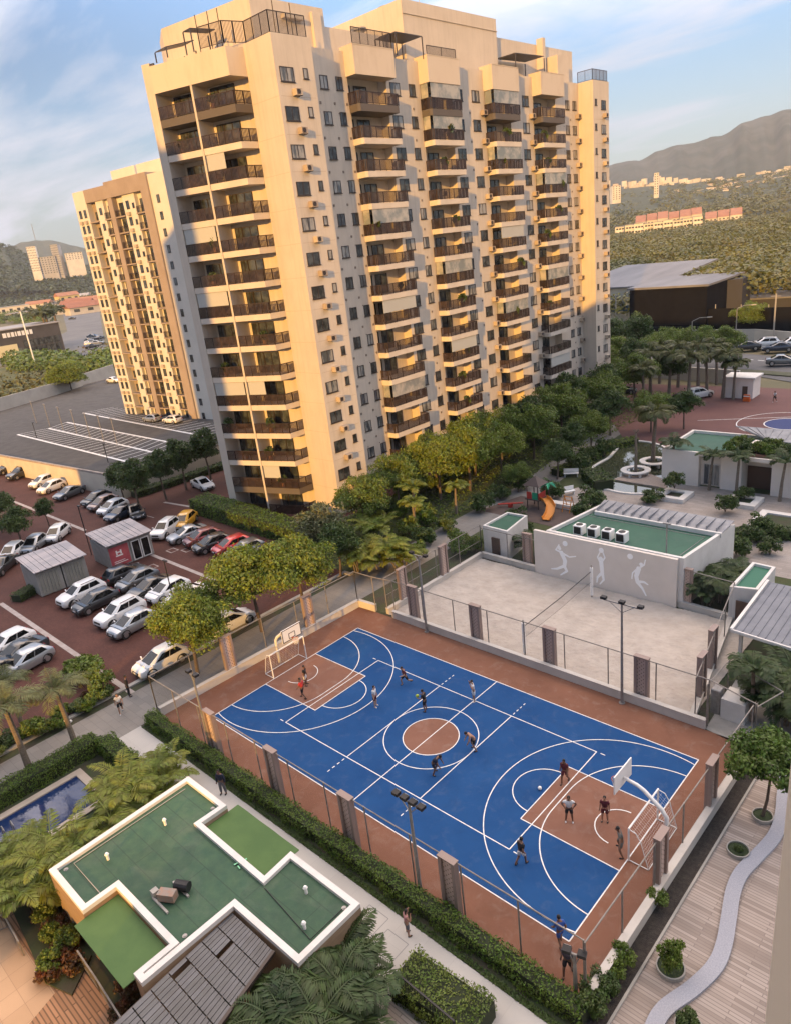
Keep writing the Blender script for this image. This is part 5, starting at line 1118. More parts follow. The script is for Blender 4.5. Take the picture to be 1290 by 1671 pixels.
palm('tall',-19.0,-17.6,'tall sunlit palm with drooping silvery fronds at the left edge',1.08); palm('tall',-18.9,-14.6,'tall palm with an orange crownshaft, right of the other tall palm, by the walk',.98); palm('tall',-22.4,-19.4,'tall palm behind, half cut by the left edge above the parked cars',.9)
palm('tall',-25.4,-15.8,'palm standing back at the lot edge, behind the two tall palms',.75)
AG='feathery palm clumps between the pool and the pavilion'
for i,(k,x,y,s) in enumerate((('areca',-10.2,-12.9,.8),('areca',-10.4,-14.6,1.0),('areca_b',-8.3,-14.7,.9),('areca',-9.4,-16.0,1.05),('areca_b',-7.8,-16.3,.9),('areca_b',-7.6,-18.2,.95),('areca',-8.4,-19.8,1.1),('areca',-7.2,-21.3,1.0),('areca_b',-9.6,-21.8,1.05),('areca',-11.2,-23.2,1.0),('areca_b',-10.6,-21.2,.95))):
    palm(k,x,y,'golden feathery palm clump between the blue pool and the pavilion roof',s*1.02,AG)
q=at(270,1255); palm('areca_dark',q.x+.3,q.y,'dark spiky palm at the path corner of the pavilion',.42)
DG='dark palm clumps at the bottom of the pavilion'
for x,y,s in ((8.5,-15.0,1.1),(9.3,-16.4,1.2),(8.6,-17.6,1.15),(9.3,-19.0,1.1),(10.2,-17.4,.9),(7.9,-16.2,1.0)): palm('areca_dark',x,y,'dark green feathery palm clump beside the slatted pergola',s,DG)
palm('areca',-20.0,16.6,'golden feathery palm clump beside the fence, left of the sand court',1.25); palm('areca_b',-18.7,17.6,'golden feathery palm clump nearest the sand court lamp post',1.15); palm('areca',-21.6,14.9,'golden feathery palm clump in front of the deep green tree',1.1)
palm('mid',-23.0,24.8,'small sunlit palm with a visible trunk in front of the tower trees',1.1); palm('mid',-22.8,31.5,'sunlit yellow palm below the big golden tree',1.0); palm('mid',-25.2,27.5,'sunlit palm close to the tower foot, left of the trunked palm',1.2); palm('areca',-25.0,21.0,'bright feathery palm rising behind the pale tree',1.2)
CG='slim palms before the club house'
for px,py,s,l in ((1094,786,1.25,'slim palm at the left corner of the club house'),(1156,800,1.1,'slim palm before the club house window, right of the corner one'),(1200,808,1.15,'slim palm before the club house doorway'),(1271,818,1.2,'slim palm before the blank club house wall at the right')):
    q=at(px,py); palm('dark',q.x,q.y,l,s,CG)
for px,py in ((1085,598),(1120,600),(1150,598),(1180,600),(1065,610)):
    q=at(px,py); tree('mid_b',q.x,q.y,'dense green tree behind the fan palm grove, by the far wall',1.1,'dense trees behind the fan palms')
q=at(1064,757); palm('fan',q.x,q.y,'tall dark palm growing from the rear ring bench',1.12)
t=T('bare_trunk','tall pale bare palm trunk rising from the front ring bench','trunk',(RB1.x,RB1.y,.4)); m=MB(); m.tube([(RB1.x,RB1.y,.3),(RB1.x+.05,RB1.y,3),(RB1.x,RB1.y,5.2)],[.2,.16,.13],9); m.build('trunk',M_palmtrunk,t); m=MB()
for i in range(6): a=i*1.05; m.bar((RB1.x,RB1.y,5.2),(RB1.x+.35*math.cos(a),RB1.y+.35*math.sin(a),5.7),.05)
m.build('frond_stub',M_palmtrunk,t)
FG='fan palm grove beside the far car lot'
for px,py,s in ((1060,648,1.25),(1090,650,1.2),(1122,655,1.2),(1152,648,1.15),(1178,650,1.2),(1105,632,1.2),(1138,630,1.2),(1075,626,1.15),(1168,628,1.15),(1195,652,1.0),(1050,668,1.1)):
    q=at(px,py); palm('fan',q.x,q.y,'olive fan palm in the dense grove by the far car lot',s,FG)
RG='dark palms over the right end of the court'
for x,y,s in ((15.1,12.2,1.0),(16.6,13.0,1.15),(17.9,12.3,1.1),(16.0,14.6,1.1),(18.3,14.3,1.15),(19.4,12.6,1.1)): palm('areca_dark' if s>1.05 else 'dark',x,y,'dark feathery palm crowding the metal canopy at the right',s,RG)
for x,y,s in ((8.2,25.6,1.0),(9.0,27.6,1.0),(7.6,24.6,.8)): palm('areca_dark',x,y,'dark feathery palm in the shady gap right of the mural wall',s,'dark palms right of the mural wall')
palm('areca_dark',-9.0,26.0,'dark feathery palm between the small hut and the mural wall',.9)
# --- shrubs
def shrub_proto(seed,rx,ry,rz,leaf,ncl=16,lpc=120,size=.1,stem=True):
    rs=np.random.RandomState(seed); t=T('shrub','x','shrub'); Q=crown_quads(rs,rx,ry,rz,ncl,lpc,size,cr=(.3,.5),cut=-.8); Q=Q+np.array([0,0,rz*.95]); link_mesh('foliage',quads_mesh('foliage',Q,leaf),t)
    m=MB(); 
    for i in range(4): a=i*1.6; m.tube([(0,0,0),(.35*rx*math.cos(a),.35*ry*math.sin(a),rz*1.1)],[.03,.012],5)
    m.build('stem',M_bark,t); return t
SHR={'round':lambda:shrub_proto(31,1,1,.9,L_dark),'fresh':lambda:shrub_proto(32,1,1,.9,L_mid),'gold':lambda:shrub_proto(33,1,1,.8,L_hedge),'red':lambda:shrub_proto(34,1,1,.55,L_red,14,110,.12),'tuft':lambda:shrub_proto(35,1,1,1.1,L_mid,20,110,.12)}
def shrub(kind,x,y,s,label,z=0,sz=None,group=None): return put(kind,SHR[kind],x,y,label,z=z,s=s,sz=sz,group=group,cat='shrub')
q=at(1093,1583); shrub('tuft',q.x,q.y,.55,'leafy shrub growing in the round deck planter by the winding path',z=.1,sz=.75); q=at(1203,1391); shrub('round',q.x,q.y,.22,'tiny sprout in the round deck planter',z=.1); q=at(1122,1680); shrub('round',q.x,q.y,.45,'dark shrub in the planter cut by the bottom edge',z=.1)
for px,py,s,l in ((1070,1478,.5,'pale flowering shrub at the white wall, just below the right goal'),(1013,1575,.55,'leafy shrub in the dark planting strip, nearest the lamp post'),(985,1615,.6,'shrub at the lower end of the dark planting strip'),(1000,1598,.45,'small shrub between two others at the lower end of the dark strip'),(965,1645,.7,'dense shrub at the corner where the hedge meets the planting strip')):
    q=at(px,py); shrub('fresh' if s<.6 else 'round',q.x,q.y,s,l,z=.1)
q=at(1099,808); shrub('round',q.x,q.y,1.15,'clipped round dark shrub on a stem in the square white planter',z=.8); q=at(1182,838); shrub('round',q.x,q.y,1.2,'clipped round dark shrub on the club paving, without a planter',z=.2); q=at(1066,820); shrub('round',q.x,q.y,1.3,'low flat dark shrub by the pond wall',sz=.9); q=at(1213,820); shrub('round',q.x,q.y,1.0,'dark spreading plant in the square white planter before the club',z=.4,sz=.8)
for i in range(9): shrub(('gold','round','fresh')[i%3],-.2+(i%5)*1.3+rr.uniform(-.2,.2),52.2+(i//5)*1.5,.95,'bushy roof-garden shrub on the terracotta-edged planter',z=3.9,group='shrubs on the club house roof')
q=at(138,1110); shrub('fresh',q.x,q.y,1.6,'rounded green bush at the corner of the paver lot, by the white band',sz=1.2); q=at(165,1128); shrub('fresh',q.x,q.y,1.1,'smaller green bush right of the rounded one at the lot corner')
for i in range(26): shrub(('fresh','round','gold')[i%3],-23.4+rr.uniform(-.7,1.2),-30+i*.78+rr.uniform(-.2,.2),rr.uniform(.6,.95),'low mixed shrub in the bed between lot and side walk',sz=rr.uniform(.5,.8),group='shrubs along the side walk')
for i in range(14): 
    q=at(rr.uniform(60,130),rr.uniform(1490,1600)); shrub(('red','red','fresh')[i%3],q.x,q.y,rr.uniform(.45,.7),'reddish foliage plant in the bed by the sunlit tiles',z=.1,sz=.6,group='reddish plants by the sunlit tiles')
for px,py in ((205,1610),(215,1628),(198,1655)): q=at(px,py); shrub('red',q.x,q.y,.5,'orange-red plant in the narrow bed below the green cloth canopy',z=.05,group='orange plants below the canopy')
for px,py,s in ((1010,575,1.0),(1165,880,1.2),(1240,870,1.2),(1265,880,1.0),(1200,905,1.3),(1255,905,1.0),(1225,885,1.1),(940,770,1.6),(985,745,1.5),(955,755,1.4),(900,812,1.4),(855,800,1.2),(790,835,1.4),(815,815,1.2),(830,790,1.2),(845,860,1.3),(850,880,1.2),(965,830,1.6),(955,850,1.4)):
    q=at(px,py); shrub('round',q.x,q.y,s,'dark garden shrub in the beds round the gym and playground',group='garden shrubs round the gym')
for i in range(16): q=at(rr.uniform(590,790),rr.uniform(845,925)); shrub(('fresh','gold','round')[i%3],q.x-1,q.y+1,rr.uniform(.8,1.3),'undergrowth shrub beneath the trees at the tower foot',group='undergrowth shrubs at the tower foot')
for i in range(30): 
    y=25+i*1.9; shrub(('fresh','round','gold')[i%3],-31.5+rr.uniform(-2,2),y,rr.uniform(1.0,1.6),'undergrowth shrub beneath the trees at the tower foot',group='undergrowth shrubs at the tower foot')
# --- hedges
def hedge(label,pts,w,h,leaf=None,size=.06,dens=230,z=0):
    rs=np.random.RandomState(len(label)); t=T('hedge',label,'hedge',(*pts[0],z)); Qs=[]; m=MB()
    for a,b in zip(pts[:-1],pts[1:]):
        a=np.array(a);b=np.array(b); L=np.linalg.norm(b-a); d=(b-a)/L; n=np.array([-d[1],d[0]])
        N=int(dens*L*(w+2*h)); s=rs.rand(N)*L; u=rs.rand(N)*(w+2*h); off=np.where(u<h,-w/2,np.where(u<h+w,u-h-w/2,w/2)); zz=np.where(u<h,u,np.where(u<h+w,h,w+2*h-u))
        nz=np.where((u>=h)&(u<h+w),1.,0.); no=np.where(u<h,-1.,np.where(u<h+w,0.,1.))
        wob=.07*np.sin(s*1.7+off*2)+.05*np.sin(s*4.1+1)+rs.randn(N)*.045
        P=np.stack([a[0]+d[0]*s+n[0]*(off+no*wob),a[1]+d[1]*s+n[1]*(off+no*wob),zz+nz*wob+z],1); Nn=np.stack([n[0]*no,n[1]*no,nz],1)
        Qs.append(leaf_quads(rs,P,Nn,size,jit=.7)); e=n*(w/2-.1)
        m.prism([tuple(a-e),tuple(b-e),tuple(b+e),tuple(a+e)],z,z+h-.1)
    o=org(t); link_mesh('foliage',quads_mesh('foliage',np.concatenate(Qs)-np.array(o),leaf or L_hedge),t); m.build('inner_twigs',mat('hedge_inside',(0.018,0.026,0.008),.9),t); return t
hedge('long clipped hedge along the near side of the blue court',[(-17.2,-10.0),(16.2,-9.75)],.85,.85)
hedge('clipped dark hedge between the side walk and the blue pool',[(-17.6,-30),(-17.6,-13.6)],1.3,1.1); hedge('short clipped hedge at the head of the blue pool, sunlit at its end',[(-17.0,-13.4),(-13.0,-13.4)],1.1,1.1)
hedge('tall thick hedge at the foot of the tower behind the parked cars',[(-54,17.7),(-40.5,17.4)],3.0,1.9,size=.11,dens=70); hedge('lit end of the thick hedge below the tower balconies',[(-40.3,17.2),(-31,17.0)],2.6,2.0,size=.11,dens=70)
hedge('low dark hedge at the foot of the raised car park wall',[(-68.4,15.8),(-67.6,40)],1.6,.9,leaf=L_dark,size=.12,dens=60)
hedge('rounded hedge behind the black railing at the bottom',gp((660,1602),(790,1690)),1.9,1.0,leaf=L_mid); hedge('small hedge at the end of the nearest container',[(-47.8,-7.9),(-49.8,-3.8)],1.3,.8,leaf=L_dark)
hedge('curved hedge along the garden walk by the pond',[(-19.6,47.5),(-18.6,53),(-19.2,60),(-17,64)],1.6,.9,leaf=L_mid,size=.13,dens=50); hedge('hedge beside the white bench near the pond',gp((985,800),(962,778)),2.4,1.2,leaf=L_dark,size=.13,dens=50)
hedge('hedge along the right side of the club paving',gp((1195,878),(1300,878)),1.4,.9,leaf=L_dark,size=.12,dens=50)
# grass and ground cover
g=MB(); g.sheet([(-17.2,-10.75),(16,-10.5),(16,-10.1),(-17.2,-10.35)],0.010); struct('hedge_bed',g,mat('soil',(0,0,0)))
rs=np.random.RandomState(5); n=5200; P=np.stack([rs.uniform(-17.2,16,n),-10.7+rs.rand(n)*.3,np.zeros(n)],1); N=np.tile([0,0,1.],(n,1)); Q=leaf_quads(rs,P+np.array([0,0,.04]),N,.06,jit=.6)
o=link_mesh('ground_cover',quads_mesh('ground_cover',Q,L_dark)); tag(o,kind='stuff')
n=9000; P=np.stack([rs.uniform(-34,-22.2,n),rs.uniform(15,95,n),rs.rand(n)*.15],1); N=np.tile([0,0,1.],(n,1)); Q=leaf_quads(rs,P,N,.18,jit=.7); o=link_mesh('undergrowth',quads_mesh('undergrowth',Q,L_mid)); tag(o,kind='stuff')
# ------------------------------------------------------------------ cars
def paint(name,c,metal=.3): return mat('paint_'+name,c,0.32,metal=metal,coat=.8,c2=tuple(x*.93 for x in c),scale=2)
PA={'white':paint('white',(.72,.72,.71),0),'silver':paint('silver',(.36,.38,.40),.6),'grey':paint('grey',(.13,.14,.15),.5),'dark':paint('dark',(.030,.033,.038),.4),'black':paint('black',(.012,.012,.014),.2),'red':paint('red',(.42,.02,.02),.2),'maroon':paint('maroon',(.13,.018,.022),.3),'yellow':paint('yellow',(.70,.36,.03),0),'brown':paint('brown',(.16,.10,.085),.4),'navy':paint('navy',(.02,.03,.055),.4)}
M_tyre=mat('tyre',(.015,.015,.015),.9); M_rim=mat('wheel_rim',(.40,.40,.41),.35,metal=.8); M_cglass=mat('car_glass',(.006,.007,.008),.10,spec=.35); M_hl=mat('headlight',(.70,.72,.74),.1,spec=.9); M_tl=mat('tail_light',(.30,.015,.012),.25); M_trim=mat('car_trim',(.02,.02,.02),.6); M_plate=mat('number_plate',(.6,.6,.6),.5)
CARK={ # L, W, roof, hood/belt heights, cabin base xr..xf, roof xr..xf
 'hatch':dict(L=4.1,W=1.80,H=1.50,belt=.94,hood=.93,deck=.99,xf=1.30,xr=-2.00,rf=.22,rrr=-1.42),
 'suv':dict(L=4.35,W=1.88,H=1.66,belt=1.06,hood=1.05,deck=1.10,xf=1.22,xr=-2.10,rf=.30,rrr=-1.62),
 'sedan':dict(L=4.5,W=1.82,H=1.45,belt=.93,hood=.90,deck=1.02,xf=1.25,xr=-1.80,rf=.15,rrr=-.88),
}
def car_proto(kind):
    k=CARK[kind]; L=k['L']; W=k['W']/2; B=k['belt']; t=T('parked_car','x','car'); hl=L/2
    # lower body loft
    st=[(-hl,.42,.62*B+.1,.80),(-hl+.06,.30,k['deck']-.10,.90),(-hl+.30,.22,k['deck'],.97),(-hl+.95,.2,max(B,k['deck']-.02),1.0),(-.3,.2,B,1.0),(k['xf']-.25,.2,B,1.0),(k['xf']+.15,.2,k['hood']+.02,.99),(hl-.55,.22,k['hood']-.06,.97),(hl-.22,.24,k['hood']-.15,.91),(hl-.06,.28,k['hood']-.27,.82),(hl,.38,k['hood']-.40,.72)]
    m=MB(); vs=[]; P=9
    for x,zb,zs,wf in st:
        w=W*wf; half=[(w*.86,zb),(w*.97,zb+.10),(w,zb+(zs-zb)*.45),(w*.985,zs-.13),(w*.92,zs-.02)]
        ring=[(y,z) for y,z in half]+[(0,zs+.025)]+[(-y,z) for y,z in half[::-1]]
        vs+=[(x,y,z) for y,z in ring]
    n=11; f=[(i*n+j,i*n+j+1,(i+1)*n+j+1,(i+1)*n+j) for i in range(len(st)-1) for j in range(n-1)]+[(i*n+n-1,i*n,(i+1)*n,(i+1)*n+n-1) for i in range(len(st)-1)]
    f+=[tuple(range(n-1,-1,-1)),tuple((len(st)-1)*n+j for j in range(n))]
    f=[q[::-1] for q in f]
    m.add(vs,f)
    # cabin: belt ring to roof ring
    H=k['H']; bw=W*.90; rw=W*.72; xf,xr,rf,rq=k['xf'],k['xr'],k['rf'],k['rrr']
    H_=H; base=[(xf,bw*.80),(xf-.35,bw),((xf+xr)/2,bw),(xr+.3,bw*.98),(xr,bw*.84)]; roof=[(rf,rw*.84),(rf-.25,rw),((rf+rq)/2,rw*1.02),(rq+.25,rw*.98),(rq,rw*.86)]
    zb=lambda x: (B if x>-.6 else max(B,k['deck']-.02))-.06
    ring0=[(x,y,zb(x)) for x,y in base]+[(x,-y,zb(x)) for x,y in base[::-1]]; ring1=[(x,y,H-.05-(.03 if i in(0,4) else 0)) for i,(x,y) in enumerate(roof)]+[(x,-y,H-.05-(.03 if i in(0,4) else 0)) for i,(x,y) in enumerate(roof[::-1])]
    cx=(rf+rq)/2; ring2=[(cx+(x-cx)*.8,y*.8,H) for x,y,z in ring1]
    q=10; vs=ring0+ring1+ring2; f=[(a*q+i,a*q+(i+1)%q,(a+1)*q+(i+1)%q,(a+1)*q+i) for a in(0,1) for i in range(q)]+[tuple(range(20,30))]
    f=[x[::-1] for x in f[:-1]]+[f[-1][::-1]]
    m.add(vs,f)
    b=m.build('body',PA['white'],t,smooth=R_(38))
    def panel(name,c4,ins=(.06,.06,.10,.10),off=.012,parent=t):
        a,b_,c,d=[Vector(v) for v in c4]     # a,b lower edge; c,d upper edge (c above b)
        def P(u,v): return a.lerp(b_,u).lerp(d.lerp(c,u),v)
        n=(b_-a).cross(d-a).normalized()
        if n.dot(((a+b_+c+d)/4)-Vector((-.4,0,.9)))<0: n=-n
        mm=MB(); pts=[P(ins[0],ins[2]),P(1-ins[1],ins[2]),P(1-ins[1],1-ins[3]),P(ins[0],1-ins[3])]; mm.add([p+n*off for p in pts]+[p-n*.02 for p in pts],[(0,1,2,3),(0,4,5,1),(1,5,6,2),(2,6,7,3),(3,7,4,0)]); return mm.build(name,M_cglass,parent)
    panel('windscreen',(ring0[9],ring0[0],ring1[0],ring1[9]),(.05,.05,.13,.07)); panel('rear_window',(ring0[4],ring0[5],ring1[5],ring1[4]),(.06,.06,.22,.10))
    for s in (0,1):
        R0=lambda i: ring0[i] if s==0 else ring0[9-i]; R1=lambda i: ring1[i] if s==0 else ring1[9-i]
        panel('side_window',(R0(1),R0(2),R1(2),R1(1)),(.04,.03,.20,.10)); panel('side_window',(R0(2),R0(3),R1(3),R1(2)),(.03,.10,.20,.10))
    wr=.345 if kind!='suv' else .37
    for x in (hl-.84,-hl+.80):
        for s in(-1,1):
            mm=MB(); mm.tube([(x,s*(W-.20),wr),(x,s*(W-.01),wr)],[wr*1.0,wr],18); w=mm.build('wheel',M_tyre,t)
            mm=MB(); mm.tube([(x,s*(W-.03),wr),(x,s*(W+.006),wr)],[wr*.62,wr*.60],14); mm.build('rim',M_rim,w)
            mm=MB()                                     # dark arch lip
            pts=[(x+(wr+.05)*math.cos(a),s*(W*1.0-.015),wr+(wr+.05)*math.sin(a)) for a in np.linspace(-.1,pi+.1,10)]; mm.tube(pts,.045,5); mm.build('wheel_arch',M_trim,t)
    for s in(-1,1):
        mm=MB(); mm.bar((hl-.30,s*W*.86,k['hood']-.22),(hl-.06,s*W*.58,k['hood']-.27),.05,.13); mm.build('headlight',M_hl,t)
        mm=MB(); mm.bar((-hl+.03,s*W*.86,k['deck']-.16),(-hl+.03,s*W*.58,k['deck']-.16),.05,.17); mm.build('tail_light',M_tl,t)
        mm=MB(); mm.bar((xf-.32,s*(W*.93),B+.03),(xf-.36,s*(W+.15),B+.06),.09,.12); mm.build('mirror',PA['white'],t)
    mm=MB(); mm.bar((hl-.015,-W*.45,k['hood']-.36),(hl-.015,W*.45,k['hood']-.36),.05,.16); mm.bar((hl-.01,-W*.5,.40),(hl-.01,W*.5,.40),.05,.12); mm.build('grille',M_trim,t)
    for x,s in((hl+.012,1),(-hl-.002,1)): mm=MB(); mm.bar((x,-.24,.55),(x,.24,.55),.02,.12); mm.build('number_plate',M_plate,t)
    if kind=='suv':
        mm=MB()
        for s in(-1,1): mm.bar((rf-.2,s*rw*.86,H+.03),(rq+.3,s*rw*.86,H+.03),.04,.04)
        mm.build('roof_rack',M_trim,t)
    return t
CP={}
def car(kind,colour,px,py,deg,label,z=0,s=1.07,group=None,xy=None):
    """px,py: middle of the car in the photograph at about 0.7 m up; deg: heading"""
    if kind not in CP: CP[kind]=[car_proto(kind),False]
    o=CP[kind][0] if not CP[kind][1] else copy_tree(CP[kind][0])
    CP[kind][1]=True
    q=Vector((*xy,0)) if xy else at(px,py,z+.7); o.location=(q.x,q.y,z); o.rotation_euler=(0,0,R_(deg)); o.scale=(s,s,s); o['label']=label; o['kind']='thing'
    if group: o['group']=group
    for ch in o.children:
        if ch.name.split('.')[0] in('body','mirror'): ch.material_slots[0].link='OBJECT'; ch.material_slots[0].material=PA[colour]
    return o
D=-90
car('suv','white',133,968,D+4,'white SUV nose-on in the near row, beside the first container')
car('hatch','dark',156,980,D+4,'dark grey hatchback between the white SUV and a gap in the near row')
car('suv','white',196,999,D+6,'white compact SUV in the near row with a silver hatchback at its right')
car('hatch','silver',216,1016,D+6,'silver hatchback partly under the small golden tree, end of the near row')
car('hatch','black',203,934,90+4,'black hatchback closest to the red-postered container')
car('hatch','grey',224,945,D+4,'mid grey hatchback beside the black one behind the near row')
car('sedan','black',246,957,D+4,'black sedan between the grey hatchback and a white car')
car('hatch','white',274,962,D+5,'white hatchback beside the black sedan, left of the white sedan')
car('sedan','white',303,972,D+5,'white sedan at the right end of the back row, before the golden tree')
car('suv','white',271,863,-62,'white compact SUV parked askew by the yellow taxi')
car('hatch','yellow',302,849,-55,'yellow taxi-like hatchback at the end of the row below the tower')
car('sedan','silver',306,870,-98,'silver sedan between the white SUV and the dark red car')
car('hatch','maroon',330,876,-98,'dark red hatchback between the silver sedan and the black car')
car('hatch','black',346,886,-98,'black hatchback left of the bright red car')
car('hatch','red',378,889,-98,'bright red hatchback by the tower hedge')
car('hatch','grey',400,896,-98,'silvery grey hatchback right of the bright red car'); 
car('sedan','navy',419,904,-98,'dark blue sedan half hidden by the street tree, end of the tower row')
car('sedan','white',331,789,-8,'lone white sedan at the foot of the car park wall, left of the tower')
for px,py,k,c,l in ((12,764,'sedan','dark','dark sedan at the sunlit wall, partly cut by the left edge'),(34,772,'suv','dark','dark SUV at the sunlit wall, next to the two white hatchbacks'),(70,785,'hatch','white','white hatchback at the sunlit wall, left of its white twin'),(84,794,'hatch','white','white hatchback at the sunlit wall, right one of the pair'),(113,803,'sedan','grey','grey sedan at the wall just past the two white hatchbacks'),
    (157,813,'hatch','dark','dark hatchback behind the brownish car by the wall corner'),(168,820,'hatch','brown','brownish hatchback by the wall corner'),(184,827,'hatch','white','white hatchback between brownish and navy cars by the wall corner'),(198,836,'sedan','navy','navy sedan under the slender tree at the wall corner')):
    car(k,c,px,py,-75,l)
car('sedan','dark',222,834,-20,'dark sedan standing crosswise at the wall corner, behind the containers')
for px,py,c,l in ((20,900,'white','white hatchback under the dark round tree, leftmost of three'),(56,887,'silver','pale hatchback under the dark round tree, middle of three'),(93,870,'white','white hatchback behind the containers, rightmost of three')): car('hatch',c,px,py,-48,l)
car('sedan','dark',2,922,-48,'dark sedan cut by the left edge below the three pale cars')
for px,py,k,c,l in ((14,1049,'hatch','white','white hatchback at the left edge above the tall palms, topmost of its row'),(30,1064,'sedan','dark','dark sedan below the white hatchback at the left edge'),(42,1078,'hatch','silver','silver hatchback just above the tall palm fronds'),(-5,1095,'sedan','black','black sedan at the left edge behind the palm fronds')): car(k,c,px,py,D+10,l)
car('hatch','white',376,1012,90,'white hatchback between the two golden trees, close behind the court fence'); car('hatch','white',262,1076,D,'white car almost hidden under the small golden tree')
for px,py,c,l in ((248,682,'silver','silver hatchback on the raised car park at the tower foot'),(281,684,'white','white hatchback on the raised car park, close to the big tower')): car('hatch',c,px,py,-170,l,z=3.0,s=1.0)
car('sedan','white',186,620,10,'white car beyond the raised car park at the far wall',z=3)
car('suv','white',1140,642,60,'white SUV facing us on the far red lot below the fan palms'); car('sedan','dark',1112,650,60,'dark sedan half hidden by palms, left of the white SUV'); car('sedan','black',1015,636,20,'black car in the shade beside the tower foot, far lot')
for px,py,k,c,a,l in ((1215,566,'sedan','dark',-170,'dark car on the far road, leftmost'),(1247,562,'suv','white',-170,'white van-like car on the far road'),(1268,568,'sedan','navy',-170,'dark blue sedan on the far road below the white one'),(1277,589,'sedan','grey',10,'dark grey car on the nearer lane of the far road'),(1290,562,'suv','white',-170,'white car cut by the right edge on the far road')): car(k,c,px,py,a+10,l,s=1.35)
for i,(px,py,c) in enumerate(((146,556,'dark'),(152,549,'grey'),(158,560,'silver'),(150,566,'black'),(163,552,'dark'),(143,561,'white'),(5,577,'white'),(118,520,'dark'),(124,505,'black'),(108,508,'white'))): car('sedan',c,px,py,30*i,'tiny %s car on the distant asphalt left of the far tower'%c,s=1.5,group='tiny distant cars at the left')
# ------------------------------------------------------------------ containers in the lot
M_cont=mat('container_grey',(.27,.27,.255),.6,(.22,.22,.21),scale=1.5); M_croof=mat('container_roof',(.26,.255,.275),.5,metal=.2,c2=(.36,.33,.34),scale=.9,stretch=(1,.3,1),lo=.42,hi=.6)
def container(cx,cy,L,Wd,label,poster=False,rz=R_(84)):
    t=T('container_cabin',label,'container cabin',(cx,cy,0)); h=2.6
    M=Matrix.Translation((cx,cy,0))@Matrix.Rotation(rz,4,'Z')
    def fin(m,name,mm,parent=t): m.v=[tuple(M@Vector(v)) for v in m.v]; return m.build(name,mm,parent)
    m=MB(); m.box((-L/2,-Wd/2,.1),(L/2,Wd/2,h)); 
    for i in range(int(L/.3)): x=-L/2+.15+i*.3; m.box((x,Wd/2,.2),(x+.12,Wd/2+.03,h-.1))
    fin(m,'wall',M_cont)
    m=MB(); z0=h+.25; z1=h+.7; m.add([(-L/2-.2,-Wd/2-.5,z0),(L/2+.15,-Wd/2-.5,z0),(L/2+.15,Wd/2+.3,z1),(-L/2-.2,Wd/2+.3,z1),(-L/2-.2,-Wd/2-.5,z0+.08),(L/2+.15,-Wd/2-.5,z0+.08),(L/2+.15,Wd/2+.3,z1+.08),(-L/2-.2,Wd/2+.3,z1+.08)],[(0,3,2,1),(4,5,6,7),(0,1,5,4),(1,2,6,5),(2,3,7,6),(3,0,4,7)])
    for i in range(int(L/.55)): x=-L/2+i*.55; m.bar((x,-Wd/2-.5,z0+.1),(x,Wd/2+.3,z1+.1),.06,.05)
    fin(m,'roof',M_croof)
    m=MB()
    for x in(-L/2+.1,L/2-.1):
        for y in(-Wd/2+.1,Wd/2-.1): m.box((x-.05,y-.05,h),(x+.05,y+.05,h+.3+ (y>0)*.3))
    fin(m,'roof_prop',M_steel)
    if poster=='poster':
        m=MB(); m.box((-L/2+.1,-Wd/2-.05,.25),(L/2-.2,-Wd/2-.01,2.45)); p=fin(m,'poster',mat('poster_pink',(.42,.09,.10),.5,(.34,.06,.075),scale=1))
        m=MB(); y_=-Wd/2-.07; e_=-Wd/2-.052
        for c in ((-.50,1.30,.30,1.45),(-.42,1.50,-.26,1.98),(.06,1.50,.22,1.98),(-.26,1.68,.06,1.82)): m.box((c[0],y_,c[1]),(c[2],e_,c[3]))
        m.box((-.8,y_,.55),(.7,e_,.62)); m.box((-.8,y_,.75),(.4,e_,.81)); fin(m,'emblem',M_whitecl,p)
    elif poster=='doors':
        for x in (-L/2+.12,-L/2+1.22):
            m=MB(); m.box((x,-Wd/2-.05,.2),(x+.95,-Wd/2-.01,2.4)); f=fin(m,'glass_door',M_whitecl); m=MB(); m.box((x+.09,-Wd/2-.065,.3),(x+.87,-Wd/2-.052,2.3)); fin(m,'pane',M_cglass,f)
    else:
        for i in range(6):
            x=-L/2+.25+i*(L-.5)/6; m=MB(); m.box((x,-Wd/2-.05,.2),(x+(L-.5)/6-.1,-Wd/2-.01,2.4)); fin(m,'door_panel',mat('container_door',(.20,.205,.18),.6,(.25,.25,.22),scale=2))
    return t
a=at(72,975);b=at(150,945)
container(-48.5,-4.65,2.45,4.4,'grey container cabin with ribbed roof, nearest of the row',rz=R_(88)); container(-48.4,-2.1,2.4,4.4,'grey container cabin with door panels, second of the row',rz=R_(88))
container(-48.2,2.75,2.45,4.4,'container cabin with a pink poster and small white emblem','poster',rz=R_(88)); container(-48.1,5.25,2.45,4.4,'container cabin with two dark glass doors at the far end of the row','doors',rz=R_(88))
for i,(px,py,h_) in enumerate(((285,985,4.5),(425-190+8,915,0),(150,905,6.0),(185,785,6.0),(68,740,6.0))):
    if h_==0: continue
    q=at(px,py); t=T('lamp_post',['thin dark lamp post among the parked cars by the white hatchback','x','thin dark lamp post rising behind the second container','thin dark post at the corner of the raised wall','thin dark post before the sunlit wall'][i],'lamp post',(q.x,q.y,0)); m=MB(); m.tube([q,q+Vector((0,0,h_))],.06,6); m.build('pole',M_black,t); m=MB(); m.obox(q+Vector((.2,0,h_)),(.6,.2,.1)); m.build('lamp_head',M_black,t)
q=at(125,1218); t=T('garden_lamp','low garden lamp with two white globes between the tall palms','lamp',(q.x,q.y,0)); m=MB(); m.tube([q,q+Vector((0,0,2.0))],.035,6); m.bar(q+Vector((-.2,-.1,2.0)),q+Vector((.2,.1,2.0)),.05); m.build('pole',M_black,t)
